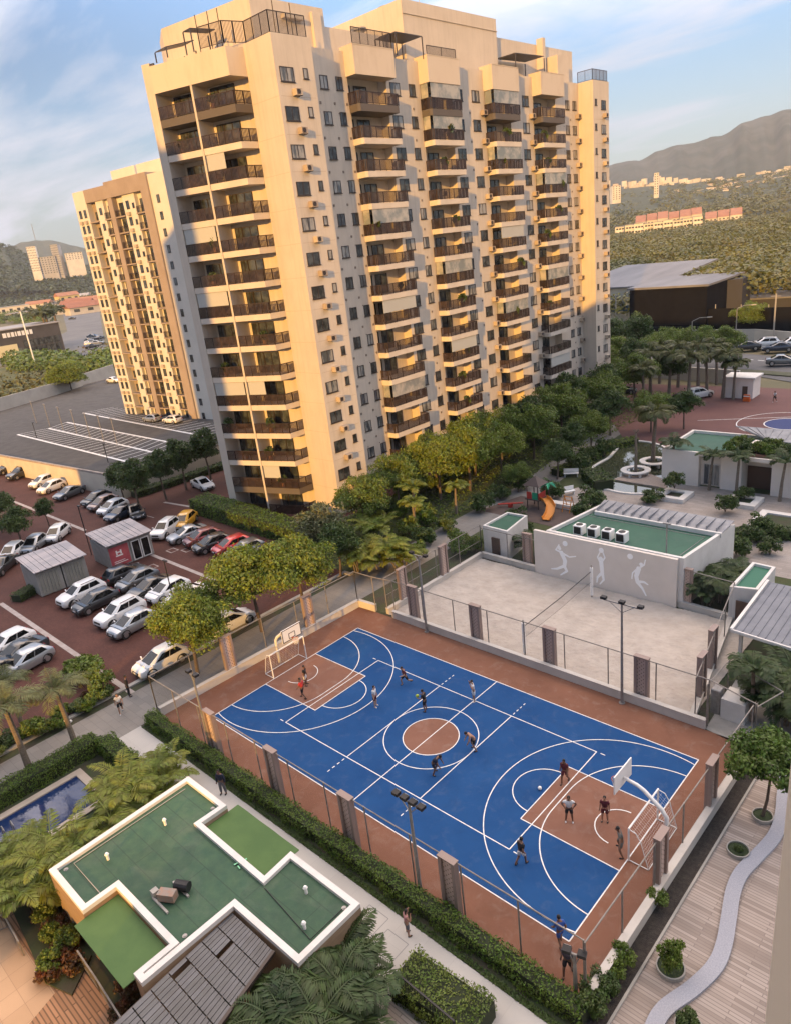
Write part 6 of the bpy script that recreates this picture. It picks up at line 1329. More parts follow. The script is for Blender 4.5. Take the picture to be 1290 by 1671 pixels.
for s in(-1,1): m=MB(); m.ball((q.x+.2*s,q.y+.1*s,2.08),.10); m.build('globe',M_lamp,t)
# ------------------------------------------------------------------ people
def skin_mesh(V,E,Rd,root=0,sub=1):
    me=bpy.data.meshes.new('tmp'); me.from_pydata(V,E,[]); o=bpy.data.objects.new('tmp',me); COL.objects.link(o)
    md=o.modifiers.new('s','SKIN'); md.use_smooth_shade=True
    for i,v in enumerate(me.skin_vertices[0].data): v.radius=(Rd[i],Rd[i]) if not isinstance(Rd[i],tuple) else Rd[i]; v.use_root=(i==root)
    sb=o.modifiers.new('b','SUBSURF'); sb.levels=sub; sb.render_levels=sub
    dg=bpy.context.evaluated_depsgraph_get(); ev=o.evaluated_get(dg); m2=ev.to_mesh(); vs=[tuple(v.co) for v in m2.vertices]; fs=[tuple(p.vertices) for p in m2.polygons]; ev.to_mesh_clear(); bpy.data.objects.remove(o); bpy.data.meshes.remove(me); return vs,fs
SKINS={'tan':mat('skin_tan',(.34,.19,.125),.6),'brown':mat('skin_brown',(.17,.088,.055),.6),'fair':mat('skin_fair',(.45,.28,.20),.6)}
M_hair=mat('hair_dark',(.012,.010,.009),.6)
def clothm(n,c): return mat('cloth_'+n,c,.85,tuple(x*.8 for x in c),scale=6)
CL={'red':clothm('red',(.42,.03,.03)),'maroon':clothm('maroon',(.10,.015,.025)),'white':clothm('white',(.68,.68,.68)),'black':clothm('black',(.014,.014,.017)),'navy':clothm('navy',(.018,.024,.050)),'grey':clothm('grey',(.11,.115,.11)),'blue':clothm('blue',(.03,.09,.35)),'purple':clothm('purple',(.10,.085,.13)),'pink':clothm('pink',(.50,.25,.25)),'denim':clothm('denim',(.12,.125,.145)),'stripe':clothm('stripe',(.40,.40,.42))}
POSES={ # arms: (elbow offset, wrist offset from shoulder) R,L ; legs: (knee, ankle) from hip ; lean fwd
 'stand':dict(aR=((.06,.0,-.27),(.08,.08,-.50)),aL=((-.06,.0,-.27),(-.08,.08,-.50)),lR=((.03,.03,-.42),(.05,0,-.83)),lL=((-.03,.02,-.42),(-.05,-.03,-.83)),lean=.05),
 'walk':dict(aR=((.07,-.12,-.25),(.08,.04,-.45)),aL=((-.07,.10,-.25),(-.08,.28,-.40)),lR=((.02,.18,-.39),(.03,.20,-.81)),lL=((-.02,-.04,-.42),(-.03,-.32,-.76)),lean=.1),
 'run':dict(aR=((.10,-.20,-.20),(.08,.02,-.32)),aL=((-.10,.16,-.22),(-.08,.36,-.14)),lR=((.03,.30,-.31),(.04,.22,-.72)),lL=((-.03,-.14,-.40),(-.04,-.48,-.52)),lean=.25),
 'bend':dict(aR=((.10,.10,-.25),(.08,.22,-.46)),aL=((-.10,.10,-.25),(-.08,.22,-.46)),lR=((.10,.16,-.38),(.14,.0,-.78)),lL=((-.10,.14,-.38),(-.14,-.05,-.78)),lean=.75),
 'hips':dict(aR=((.22,-.06,-.20),(.06,.06,-.36)),aL=((-.22,-.06,-.20),(-.06,.06,-.36)),lR=((.05,.02,-.42),(.09,0,-.83)),lL=((-.05,.02,-.42),(-.09,0,-.83)),lean=.03),
 'head':dict(aR=((.20,.12,-.12),(.08,.16,.12)),aL=((-.20,.12,-.12),(-.06,.18,.12)),lR=((.04,.03,-.42),(.06,0,-.83)),lL=((-.04,.02,-.42),(-.06,0,-.83)),lean=.08),
 'hold':dict(aR=((.10,.10,-.24),(.12,.34,-.22)),aL=((-.10,.10,-.24),(-.04,.34,-.22)),lR=((.05,.05,-.42),(.08,0,-.83)),lL=((-.05,.05,-.42),(-.08,-.06,-.82)),lean=.12),
 'wide':dict(aR=((.22,.06,-.16),(.38,.16,-.30)),aL=((-.22,.06,-.16),(-.38,.16,-.30)),lR=((.20,.14,-.34),(.30,.02,-.72)),lL=((-.20,.14,-.34),(-.30,-.02,-.72)),lean=.22)}
def person(px,py,deg,pose,shirt,shorts,skin,label,h=1.66,hair='short',long=False,z=0,sleeves=True):
    q=at(px,py,z); t=T('person',label,'person',(q.x,q.y,z)); p=POSES[pose]; s=h/1.72
    M=Matrix.Translation((q.x,q.y,z))@Matrix.Rotation(R_(deg)-pi/2,4,'Z')@Matrix.Scale(s,4)
    ankz=min(p['lR'][1][2],p['lL'][1][2]); pel=Vector((0,0,.08-ankz+.02)); ln=p['lean']; Rl=Matrix.Rotation(-ln,3,'X')
    U=lambda x,y,zz: pel+Rl@Vector((x,y,zz))
    hipR,hipL=pel+Vector((.095,0,-.03)),pel+Vector((-.095,0,-.03)); waist=U(0,0,.16); chest=U(0,.01,.36); neck=U(0,.0,.52); hb=U(0,.02,.585); shR,shL=U(.175,0,.44),U(-.175,0,.44)
    off=lambda b,o: b+Rl@Vector(o) if ln<.5 else b+Vector(o)
    eR,wR=off(shR,p['aR'][0]),off(shR,p['aR'][1]); eL,wL=off(shL,p['aL'][0]),off(shL,p['aL'][1])
    kR,aR=hipR+Vector(p['lR'][0]),hipR+Vector(p['lR'][1]); kL,aL=hipL+Vector(p['lL'][0]),hipL+Vector(p['lL'][1])
    tR,tL=aR+Vector((.01,.17,-.055)),aL+Vector((-.01,.17,-.055)); pR,pL=wR+(wR-eR).normalized()*.07,wL+(wL-eL).normalized()*.07
    V=[pel,waist,chest,neck,hb,shR,eR,wR,pR,shL,eL,wL,pL,hipR,kR,aR,tR,hipL,kL,aL,tL]
    E=[(0,1),(1,2),(2,3),(3,4),(2,5),(5,6),(6,7),(7,8),(2,9),(9,10),(10,11),(11,12),(0,13),(13,14),(14,15),(15,16),(0,17),(17,18),(18,19),(19,20)]
    KR=1.18; Rd=[(.135,.10),(.125,.09),(.15,.10),.055,.06,.062,.045,.032,(.035,.022),.062,.045,.032,(.035,.022),.088,.058,.040,(.042,.03),.088,.058,.040,(.042,.03)]
    Rd=[tuple(KR*q for q in r) if isinstance(r,tuple) else KR*r for r in Rd]; vs,fs=skin_mesh([tuple(v) for v in V],E,Rd); m=MB(); m.add(vs,fs,0)
    hc=U(0,.035,.70); m.ball(tuple(hc),.105,12,9,0,(.78,.92,1.15)); face=hc+Rl@Vector((0,.098,-.02)); m.ball(tuple(face),.018,6,5,0,(.8,1.1,1.4)); jaw=hc+Rl@Vector((0,.035,-.075)); m.ball(tuple(jaw),.06,8,6,0,(.85,1,.8))
    for sx in(-1,1): e_=hc+Rl@Vector((sx*.083,-.005,-.01)); m.ball(tuple(e_),.024,6,5,0,(.45,.9,1.3)); ey=hc+Rl@Vector((sx*.032,.088,.012)); m.ball(tuple(ey),.012,6,5,1)
    mo=hc+Rl@Vector((0,.088,-.062)); m.ball(tuple(mo),.022,6,5,2,(1.1,.5,.35))
    for w,pm,e,sg in((wR,pR,eR,1),(wL,pL,eL,-1)):
        d=(pm-w).normalized(); a=Vector((1,0,0)) if abs(d.x)<.9 else Vector((0,1,0)); sd=(a-d*a.dot(d)).normalized(); dn=d.cross(sd)
        for i,l in enumerate((.062,.072,.068,.054)):
            b=pm+sd*(.027-.018*i)*1.0; m.tube([b-d*.02,b+d*l*.55,b+d*l*.9+dn*.025*(1 if sg>0 else 1)],[.0095,.009,.006],5,0)
        m.tube([w+d*.03+sd*.02,w+d*.055+sd*.048,w+d*.085+sd*.05],[.012,.011,.008],5,0)
    def fin(mm,name,mats,par=t): mm.v=[tuple(M@Vector(v)) for v in mm.v]; return mm.build(name,mats,par,smooth=True)
    fin(m,'body',[SKINS[skin],M_hair,mat('lips',(.22,.07,.06),.5)])
    if shirt:
        k=.62 if sleeves else .02; V2=[pel+Vector((0,0,.03)),waist,chest,neck-Rl@Vector((0,0,.035)),shR,shR.lerp(eR,k),shL,shL.lerp(eL,k)]
        if long: V2+= [wR,wL]
        E2=[(0,1),(1,2),(2,3),(2,4),(4,5),(2,6),(6,7)]
        R2=[(.155,.118),(.145,.108),(.17,.118),.062,.08,.062,.08,.062]
        if long: V2[5]=eR; V2[7]=eL; E2+=[(5,8),(7,9)]; R2+=[.045,.045]
        R2=[tuple(KR*q for q in r) if isinstance(r,tuple) else KR*r for r in R2]; vs,fs=skin_mesh([tuple(v) for v in V2],E2,R2); mm=MB(); mm.add(vs,fs); fin(mm,'shirt',CL[shirt])
    k=1.0 if shorts in('denim','black2','navy2') or long else .85
    ext=[hipR.lerp(kR,k),hipL.lerp(kL,k)]; V3=[pel+Vector((0,0,.07)),pel,hipR,ext[0],hipL,ext[1]]; E3=[(0,1),(1,2),(2,3),(1,4),(4,5)]; R3=[(.148,.112),(.155,.12),.105,.085,.105,.085]
    if long: V3+=[aR+Vector((0,0,.03)),aL+Vector((0,0,.03))]; E3+=[(3,6),(5,7)]; R3+=[.06,.06]; R3[3]=R3[5]=.075
    R3=[tuple(KR*q for q in r) if isinstance(r,tuple) else KR*r for r in R3]; vs,fs=skin_mesh([tuple(v) for v in V3],E3,R3,1); mm=MB(); mm.add(vs,fs); fin(mm,'trousers' if long else 'shorts',CL[shorts.rstrip('2')])
    for a,tt in((aR,tR),(aL,tL)): mm=MB(); c=a.lerp(tt,.45); mm.ball((c.x,c.y,c.z-.012),.06,10,6,0,(.82,2.1,.75)); fin(mm,'shoe',CL['black'] if shirt!='white' else CL['white'])
    mm=MB(); hcc=hc+Rl@Vector((0,-.022,.032)); mm.ball(tuple(hcc),.108,12,8,0,(.82,.92,1.02))
    if hair=='long': mm.ball(tuple(hc+Rl@Vector((0,-.075,-.09))),.085,10,8,0,(.95,.5,1.7))
    fin(mm,'hair',M_hair); return t,M,V
person(496,1139,200,'walk','red','black','brown','person in a red shirt and dark shorts walking in the left key')
person(500,1118,30,'stand','black','white','brown','person in dark shirt and white shorts just behind the one in red')
person(662,1117,250,'run','maroon','black','tan','person in maroon running toward the ball at the far side of the court')
person(613,1153,20,'stand','white','maroon','fair','person in white shirt and dark red shorts inside the left arc')
_,Mb,Vb=person(694,1160,200,'hold','black','black','brown','person in black holding a yellow-green ball near the court centre')
person(773,1144,230,'head','white','white','tan','person all in white with hands raised at the far sideline')
person(774,1223,235,'bend',None,'black','tan','shirtless person in dark shorts bending forward right of the centre circle')
person(708,1262,20,'bend','navy','navy','brown','person in navy stooping at the near edge of the centre circle')
person(921,1277,-80,'walk','maroon','maroon','brown','person in a maroon kit near the top corner of the right key')
person(928,1340,-60,'hips','white','black','brown','person in white shirt with hands on hips inside the right key')
person(986,1340,-70,'stand','maroon','maroon','tan','person in a maroon kit standing by the small arc in the right key')
person(1013,1391,215,'wide','grey','grey','brown','goalkeeper in grey with legs apart in front of the right goal',h=1.74)
person(850,1410,80,'walk','black','white','brown','person in black shirt and white shorts at the near court line')
person(914,1542,150,'walk','blue','blue','brown','person in blue at the near right corner of the blue court')
person(926,1590,-75,'walk','purple','black','brown','person in a purple-grey shirt walking off the near right corner',h=1.75)
person(665,1525,60,'head','pink','denim','tan','child in pink top standing on the pale walk beside the hedge',h=1.5,hair='long',sleeves=False)
person(366,1295,-60,'stand','navy','denim','brown','person in navy jacket and grey trousers on the walk by the hedge',h=1.76,long=True)
person(199,1163,-20,'walk','white','black','tan','person in white shirt and black trousers crossing to the pale walk',h=1.68,long=False)
person(212,1136,70,'stand','black','black','brown','person in dark clothes standing at the lot edge behind the one in white',h=1.8,long=True)
person(1263,656,250,'walk','white','black','brown','tiny person in white on the far red court',h=1.75)
bp=Mb@((Vb[8]+Vb[12])/2+Vector((0,.10,0))); m=MB(); m.ball((0,0,0),.12,14,10); m.v=[tuple(Vector(v)+bp) for v in m.v]; tag(m.build('ball',mat('ball_yellow',(.38,.45,.04),.6,(.3,.38,.04),scale=8),loc=bp,smooth=True),'yellow-green ball held by the player in black','ball')
q=at(880,1289); m=MB(); m.ball((q.x,q.y,.135),.11,14,10); tag(m.build('ball',M_whitecl,loc=(q.x,q.y,.135),smooth=True),'white ball lying on the blue at the right arc','ball')
q=at(138,1136); shrub('red',q.x,q.y,.35,'small orange potted plant on the kerb near the lot corner')
# ------------------------------------------------------------------ raised car park
M_pwall=mat('platform_wall',(0.58,0.52,0.42),.85,(0.50,0.44,0.36),scale=.5,detail=8)
ZP=3.0
plat=[(-70.3,15.0),(-70.2,62),(-175,70),(-160,7.0),(-108.5,11.4)]
t=T('retaining_wall','long cream retaining wall round the raised car park','wall',(-100,30,0)); m=MB(); m.prism(plat,-.3,ZP-.05); m.build('wall',M_pwall,t)
m=MB(); parapet(m,plat,ZP-.05,.30,.35); m.build('coping',mat('coping_dirty',(0.26,0.22,0.19),.9,(0.36,0.31,0.27),scale=1.2,detail=8),t)
g=MB(); g.prism([(-70.6,15.4),(-70.6,61.7),(-174.6,69.6),(-159.6,7.4),(-108.5,11.8)],ZP-.045,ZP); struct('car_park_deck',g,M_asphalt)
def pz(*q): v=at(q[0],q[1],ZP); return Vector((v.x,v.y))
g=MB(); z=ZP+.004
L1=[pz(29,709),pz(222,757)]; L2=[pz(80,699),pz(268,742)]; L3=[pz(109,689),pz(305,727)]; L4=[pz(136,674),pz(330,711)]
for a,b in (L1,L2,L3,L4): g.line(a,b,.45,z)
z+=.0015
for (a,b),(c,d) in ((L1,L2),(L2,L3),(L4,[L4[0]+Vector((2,6)),L4[1]+Vector((2,6))])):
    for i in range(23): g.line(a.lerp(b,i/22),c.lerp(d,i/22),.16,z)
struct('stall_lines',g,M_line)
for i in range(7):
    q=pz(60+i*22,690+i*6); t=T('lamp_post','slim grey lamp post on the raised car park','lamp post',(q.x,q.y,ZP),'lamp posts on the raised car park'); m=MB(); m.tube([(q.x,q.y,ZP),(q.x,q.y,ZP+4.5)],.06,6); m.build('pole',M_steel,t); m=MB(); m.box((q.x-.4,q.y-.1,ZP+4.5),(q.x+.4,q.y+.1,ZP+4.6)); m.build('lamp_head',M_steel,t)
a=at(-60,712,0);b=at(100,662,0);c=at(192,628,0)
def high_wall(label,pts,h,w=.4):
    t=T('boundary_wall',label,'wall',(pts[0].x,pts[0].y,0)); m=MB()
    for p,q in zip(pts[:-1],pts[1:]): p=Vector((p.x,p.y));q=Vector((q.x,q.y)); d=(q-p).normalized(); n=Vector((-d.y,d.x))*w/2; m.prism([tuple(p-n),tuple(q-n),tuple(q+n),tuple(p+n)],-.3,h)
    m.build('wall',mat('boundary_grey',(0.42,0.40,0.36),.9,(0.34,0.32,0.29),scale=.3,detail=8),t); return t
high_wall('long pale boundary wall between the raised car park and dry grass',[a,b,c],6.0)
g=MB(); pts=[at(*q,0) for q in ((-150,640),(0,600),(195,560),(200,640),(100,665),(-150,745))]; g.sheet([(p.x,p.y) for p in pts],-.28); struct('dry_grass_field',g,mat('dry_grass',(0.10,0.095,0.03),.95,(0.055,0.07,0.022),scale=.06,detail=9))
rs=np.random.RandomState(9); n=9000; u=rs.rand(n); v=rs.rand(n); PX=-60+260*u; PY=700-80*u-60*v+30*v*rs.rand(n)-20
P=np.array([list(at(x,y,0)) for x,y in zip(PX[:2500],PY[:2500])]); P[:,2]=.1
Q=leaf_quads(rs,P,np.tile([0,0,1.],(len(P),1)),.8,jit=.8); o=link_mesh('tall_grass',quads_mesh('tall_grass',Q,mat('grass_blade',(0.11,0.10,0.03),.9,(0.07,0.08,.025),scale=.2,island=.4))); tag(o,kind='stuff')
# asphalt street at the far left
g=MB(); pts=[at(*q,0) for q in ((100,500),(160,492),(178,600),(150,600),(60,585),(-80,610),(-80,585),(60,565),(110,540))]; g.sheet([(p.x,p.y) for p in pts],-.26); struct('far_street',g,mat('asphalt_far',(0.11,0.11,0.115),.9,(0.15,.15,.15),scale=.05))
# far buildings placed by where they stand
M_w1=mat('far_white',(0.66,0.62,0.54),.85,(0.56,0.52,0.46),scale=.1,objrand=.15); M_w2=mat('far_grey',(0.34,0.33,0.33),.85,(0.40,0.39,.38),scale=.1,objrand=.12); M_ro=mat('roof_orange',(0.34,0.145,0.08),.85,(0.26,0.11,0.06),scale=.2,objrand=.15); M_rg=mat('roof_far_grey',(0.28,0.27,0.27),.8,objrand=.2); M_yl=mat('far_yellow',(0.62,0.50,0.22),.85)
def face_dir(p): 
    d=Vector((CAM.x-p.x,CAM.y-p.y)).normalized(); return math.atan2(d.y,d.x)+pi/2
def far_house(px,py,w,d,h,wall,roof,label,gable=True,rz=None,z=0,group=None,win=3,floors=1,cat='house',dist=None):
    if dist is None and cat=='house': w,d,h=w*1.6,d*1.5,h*1.35
    q=at(px,py,z) if dist is None else atd(px,py,dist); z0=z if dist is None else q.z
    name='house' if cat=='house' else 'apartment_block'
    t=T(name,label,cat,(q.x,q.y,z0),group); rz=face_dir(q)+rr.uniform(-.4,.4) if rz is None else rz
    M=Matrix.Translation((q.x,q.y,z0))@Matrix.Rotation(rz,4,'Z')
    def fin(m,n,mm,par=t): m.v=[tuple(M@Vector(v)) for v in m.v]; return m.build(n,mm,par)
    m=MB(); m.box((-w/2,-d/2,-3 if dist is None else (-40 if dist>=1700 and h>11 else -5)),(w/2,d/2,h)); fin(m,'wall',wall)
    m=MB(); o=.04*w
    if gable: 
        r=h+min(w,d)*.28; m.add([(-w/2-o,-d/2-o,h),(w/2+o,-d/2-o,h),(w/2+o,d/2+o,h),(-w/2-o,d/2+o,h),(-w/2-o,0,r),(w/2+o,0,r)],[(0,1,5,4),(2,3,4,5),(0,4,3),(1,2,5),(3,2,1,0)])
    else: m.box((-w/2-o*.3,-d/2-o*.3,h),(w/2+o*.3,d/2+o*.3,h+.5))
    fin(m,'roof',roof)
    if win:
        m=MB()
        for f in range(floors):
            fh=h/floors
            for i in range(win):
                x=-w/2+w*(i+.5)/win; ww=w/win*.42
                for sgn in (-1,1): m.box((x-ww/2,sgn*(d/2-.05),fh*f+fh*.35),(x+ww/2,sgn*(d/2+.06),fh*f+fh*.78))
        wo_=fin(m,'window',M_glass)
        if floors*win>4: wo_['kind']='stuff'
    return t
far_house(60,486,26,18,6,M_w1,M_ro,'low house with a bright orange gabled roof left of the far tower, larger one',rz=.2); far_house(85,478,46,18,6,M_w1,M_ro,'long orange-roofed house behind the bright orange gable'); far_house(18,482,40,22,6,M_w1,M_rg,'wide pale house at the left edge by the orange roofs')
far_house(66,503,22,12,5,M_w1,M_ro,'small house with a vivid orange roof above the pale sheds'); far_house(112,494,22,14,9,M_yl,M_ro,'yellow gabled house near the distant street'); far_house(130,508,20,12,6,M_w1,M_ro,'orange-roofed house beside the distant street'); far_house(120,502,10,10,6,M_ro,M_ro,'small orange block left of the orange-roofed street house')
far_house(108,483,40,24,10,M_w2,M_rg,'grey flat shed among the distant trees',False); far_house(14,515,34,18,8,M_w1,M_rg,'white building with dark window slots at the left edge',False,win=6); far_house(140,488,40,20,8,M_w1,M_rg,'low pale building behind the distant street',False); far_house(80,515,50,14,5,M_w2,M_rg,'long grey shed behind the dark billboard building',False,win=0); far_house(145,510,26,12,5,M_w1,M_ro,'pale low house by the far tower with salmon roof')
for i in range(46):
    px=rr.uniform(-15,150); py=rr.uniform(468,500); w=rr.uniform(11,22); far_house(px,py,w,w*.7,rr.uniform(4,7),(M_w1,M_w1,M_w2,M_yl)[i%4],(M_ro,M_rg,M_ro)[i%3],'small distant house among trees at the far left','gable' if i%2 else False,win=2,group='small distant houses at the far left')
for px,py,w,h,f,wl,l in ((62,444,17,50,10,M_w1,'cream apartment block against the wooded hill, leftmost'),(103,450,15,62,14,M_w2,'tall grey apartment slab standing on the hill'),(84,447,34,34,8,M_w2,'wide grey apartment block left of the tall slab'),(122,424,34,14,4,M_w1,'pale low block right of the tall slab on the hill')):
    far_house(px,py,w,18,h,wl,M_rg,l,False,win=6,floors=f,cat='apartment block',dist=1750)
t=far_house(5,585,48,30,13,mat('dark_clad',(0.055,0.05,0.05),.7,(0.075,0.068,.066),scale=.2),M_rg,'dark commercial building with pale roof and white lettering at the left edge',False,rz=face_dir(at(5,585,0))+.3,win=0,cat='building')
q=at(5,585,0); M=Matrix.Translation((q.x,q.y,0))@Matrix.Rotation(face_dir(at(5,585,0))+.3,4,'Z'); m=MB(); x=-2
for w_ in (1.5,1.2,1.3,.6,1.4,1.2,1.3,1.2): m.box((x,-15.3,9.8),(x+w_,-15.02,11.8)); x+=w_+.5
m.v=[tuple(M@Vector(v)) for v in m.v]; m.build('lettering',M_whitecl,t)
m=MB(); m.box((-6,-15.3,1.5),(3,-15.05,6.5)); m.v=[tuple(M@Vector(v)) for v in m.v]; m.build('lit_sign',mat('sign_cream',(.65,.58,.35),.7),t)
m=MB()
for i in range(7): m.box((6+i*2.4,-15.3,.5),(8.0+i*2.4,-15.03,4)); m.box((6+i*2.4,-15.3,4.5),(8.0+i*2.4,-15.03,7.5))
m.v=[tuple(M@Vector(v)) for v in m.v]; m.build('window',M_glass,t)
for px,py,l in ((85,572,'tall thin palm beside the dark commercial building, nearest the glass front'),(92,570,'tall thin palm beside the dark commercial building, in the middle'),(101,562,'tall bare pole-like palm right of the other two by the dark building')): 
    q=at(px,py); palm('fan',q.x,q.y,l,3.0)
q=at(60,602); t=T('lamp_post','tall white street pole in front of the dark commercial building','lamp post',(q.x,q.y,0)); m=MB(); m.tube([q,q+Vector((0,0,22))],.25,7); m.build('pole',M_whitecl,t); m=MB(); m.box((q.x-1.2,q.y-.3,21.8),(q.x+1.2,q.y+.3,22.2)); m.build('lamp_head',M_steel,t)
# far woods: one mass
def woods(name,pts,r,leaf,n=46,size=1.1,seed=3,jit=.5):
    rs=np.random.RandomState(seed); temps=[]
    for k in range(5):
        d=rs.randn(n,3); d/=np.linalg.norm(d,axis=1,keepdims=True); d[:,2]=np.where(d[:,2]<-.1,-d[:,2],d[:,2]); temps.append(leaf_quads(rs,d*(.78+.3*rs.rand(n,1)),d,size/ (r if r>0 else 1),jit=jit,asp=.8))
    out=[]
    for i,p in enumerate(pts):
        s=r*rs.uniform(.65,1.35); Q=rotz(temps[i%5],rs.uniform(0,6.28))*np.array([s,s,s*rs.uniform(.7,1.0)]); out.append(Q+np.array([p[0],p[1],p[2]+s*.35]))
    o=link_mesh(name,quads_mesh(name,np.concatenate(out),leaf)); return tag(o,kind='stuff')
L_forest=leafmat('leaf_forest',(0.088,0.100,0.018),(0.165,0.150,0.028),sc=.045,isl=.3); L_farwood=leafmat('leaf_far_wood',(0.035,0.060,0.020),(0.06,0.085,0.026),sc=.03,isl=.3)
rs=np.random.RandomState(12); pts=[]
az0=math.atan2((at(960,480)-CAM).y,(at(960,480)-CAM).x); az1=math.atan2((at(1345,480)-CAM).y,(at(1345,480)-CAM).x)
d=215.0
while d<1300:
    w=(az0-az1)*d; sp=6.0+max(0,(d-350))*.008; k=int(abs(w)/sp)
    for i in range(k):
        a=az1+(az0-az1)*(i+rs.rand())/k; dd=d+rs.uniform(-2.5,2.5); pts.append((CAM.x+dd*math.cos(a),CAM.y+dd*math.sin(a),2.2+rs.rand()*2.6+3.5*max(0,math.sin(dd*.021+a*9))))
    d+=sp*.85
lim=lambda p:(p[0]-CAM.x)**2+(p[1]-CAM.y)**2
woods('forest',[p for p in pts if lim(p)<470**2],5.6,L_forest,n=230,size=.50,jit=.45); woods('middle_forest',[p for p in pts if lim(p)>=470**2],5.6,L_forest,n=85,size=.85,seed=31,jit=.35)
def slope_z(d): return -5+92*max(0,min(1,(d-1200)/900))**.85
def on_slope(px,py):
    for d in range(1200,2090,15):
        q=atd(px,py,d)
        if q.z<=slope_z(d): return q
    return atd(px,py,2090)
pts=[]; d=1300.0
while d<2060:
    sp=15 if d<1480 else 36; k=int(abs(az0-az1)*d/sp)
    for i in range(k): a=az1+(az0-az1)*(i+rs.rand())/k; dd=d+rs.uniform(-5,5); pts.append((CAM.x+dd*math.cos(a),CAM.y+dd*math.sin(a),slope_z(dd)+rs.rand()*3))
    d+=13 if d<1480 else 24
woods('far_forest',pts,9,L_forest,n=36,size=2.0,seed=23,jit=.3)
# scattered trees of the far left suburb, one wooded mass
pts=[]; HOUSEPX=((60,486,16),(85,478,22),(18,482,20),(66,503,14),(112,494,14),(130,508,14),(108,483,20),(14,515,20),(140,488,20),(80,515,30),(145,510,16))
for i in range(1100):
    px=rs.uniform(-40,180); py=452+rs.rand()**1.2*75
    if px>90 and py>498: continue
    if any(abs(px-hx)<hw and -2<py-hy<9 for hx,hy,hw in HOUSEPX): continue
    q=at(px,py); dd=(Vector((q.x,q.y))-Vector((CAM.x,CAM.y))).length
    if dd<2300: pts.append((q.x,q.y,rs.rand()*2))
for i in range(700):
    q=at(rs.uniform(-60,180),474+rs.rand()*22); pts.append((q.x,q.y,1))
woods('suburb_trees',pts,5.0,L_farwood,n=40,size=1.3,seed=8)
pts=[]
for i in range(90): q=at(rs.uniform(-20,70),rs.uniform(515,532)); pts.append((q.x,q.y,1))
for i in range(110): q=at(rs.uniform(20,190),rs.uniform(586,603)); pts.append((q.x,q.y,-1.5))
woods('roadside_trees',pts,4.0,L_mid,n=170,size=.55,seed=18)
# ------------------------------------------------------------------ right-hand sheds and road
g=MB(); pts=[at(*q,0) for q in ((960,556),(1400,590),(1400,640),(1180,603),(960,585))]; g.sheet([(p.x,p.y) for p in pts],0.0-.2); struct('far_road',g,mat('asphalt_far2',(0.085,0.083,0.085),.9,(0.11,.108,.108),scale=.15))
g=MB(); pts=[at(*q,0) for q in ((1195,601),(1400,615),(1400,622),(1195,606))]; g.prism([(p.x,p.y) for p in pts],-.2,.0); struct('road_median',g,mat('median_grass',(0.05,0.06,0.025),.95,(0.09,0.085,.06),scale=.5))
g=MB()
for i in range(6):
    a=at(1200+i*18,583+i*1.6);b=at(1210+i*18,584+i*1.6); g.line((a.x,a.y),(b.x,b.y),.25,-.192)
struct('lane_markings',g,M_line)
high_wall('pale boundary wall across the far road below the dark netting',[at(1120,556),at(1230,556),at(1400,572)],2.6); high_wall('grey concrete wall right of the tower foot on the near side of the road',[at(985,606),at(1050,612),at(1205,625)],2.2)
M_bclad=mat('black_cladding',(0.007,0.007,0.009),.7,(0.011,0.011,.013),scale=.5,spec=.03); M_mroof=mat('shed_roof',(0.15,0.15,0.16),.65,metal=.1,c2=(0.21,0.21,0.22),spec=.1,scale=.15,stretch=(1,.2,1))
q=at(1026,552); bx,by=q.x,q.y
t=T('black_shed','large black-clad factory hall with a grey metal roof right of the tower','factory hall',(bx+9,by+12,0)); m=MB(); poly=[(bx,by),(bx+19,by+1),(bx+19,by+24),(bx,by+24)]; m.prism(poly,-.3,12.0); m.build('wall',M_bclad,t)
m=MB(); m.add([(bx-.5,by-.5,12.02),(bx+19.5,by+.5,12.02),(bx+19.5,by+25,12.42),(bx-.5,by+25,12.42),(bx-.5,by-.5,12.5),(bx+19.5,by+.5,12.5),(bx+19.5,by+25,12.9),(bx-.5,by+25,12.9)],[(0,3,2,1),(4,5,6,7),(0,1,5,4),(1,2,6,5),(2,3,7,6),(3,0,4,7)])
m.build('roof',M_mroof,t); m=MB(); m.prism([(bx+19.02,by+14),(bx+22,by+16),(bx+21,by+25),(bx+19.02,by+25)],-.3,12); m.build('side_wing',mat('grey_clad',(.055,.055,.062),.7,spec=.1),t)
m=MB(); m.box((bx+1,by-.25,3.0),(bx+18,by-.05,3.3)); m.box((bx+6,by-1.5,0),(bx+18,by-.02,2.9)); m.build('canopy',M_bclad,t)
t=T('white_shed','white factory shed with a blue stripe, half behind the tower','factory hall',(bx-14,by+20,0)); m=MB(); m.box((bx-30,by+18,-.3),(bx-1,by+60,11)); m.build('wall',M_w1,t); m=MB(); m.box((bx-30,by+17.85,4.6),(bx-3,by+17.98,6.2)); m.build('stripe',mat('stripe_blue',(.04,.13,.28),.5),t); m=MB(); m.add([(bx-31,by+17,11.02),(bx-.6,by+17,11.02),(bx-.6,by+61,14),(bx-31,by+61,14),(bx-31,by+17,11.4),(bx-.6,by+17,11.4),(bx-.6,by+61,14.4),(bx-31,by+61,14.4)],[(0,3,2,1),(4,5,6,7),(0,1,5,4),(1,2,6,5),(2,3,7,6),(3,0,4,7)]); m.build('roof',M_mroof,t)
q=at(1130,535); t=T('grey_shed','long grey factory shed with skylights behind the black hall','factory hall',(q.x+8,q.y+20,0)); x,y=q.x,q.y
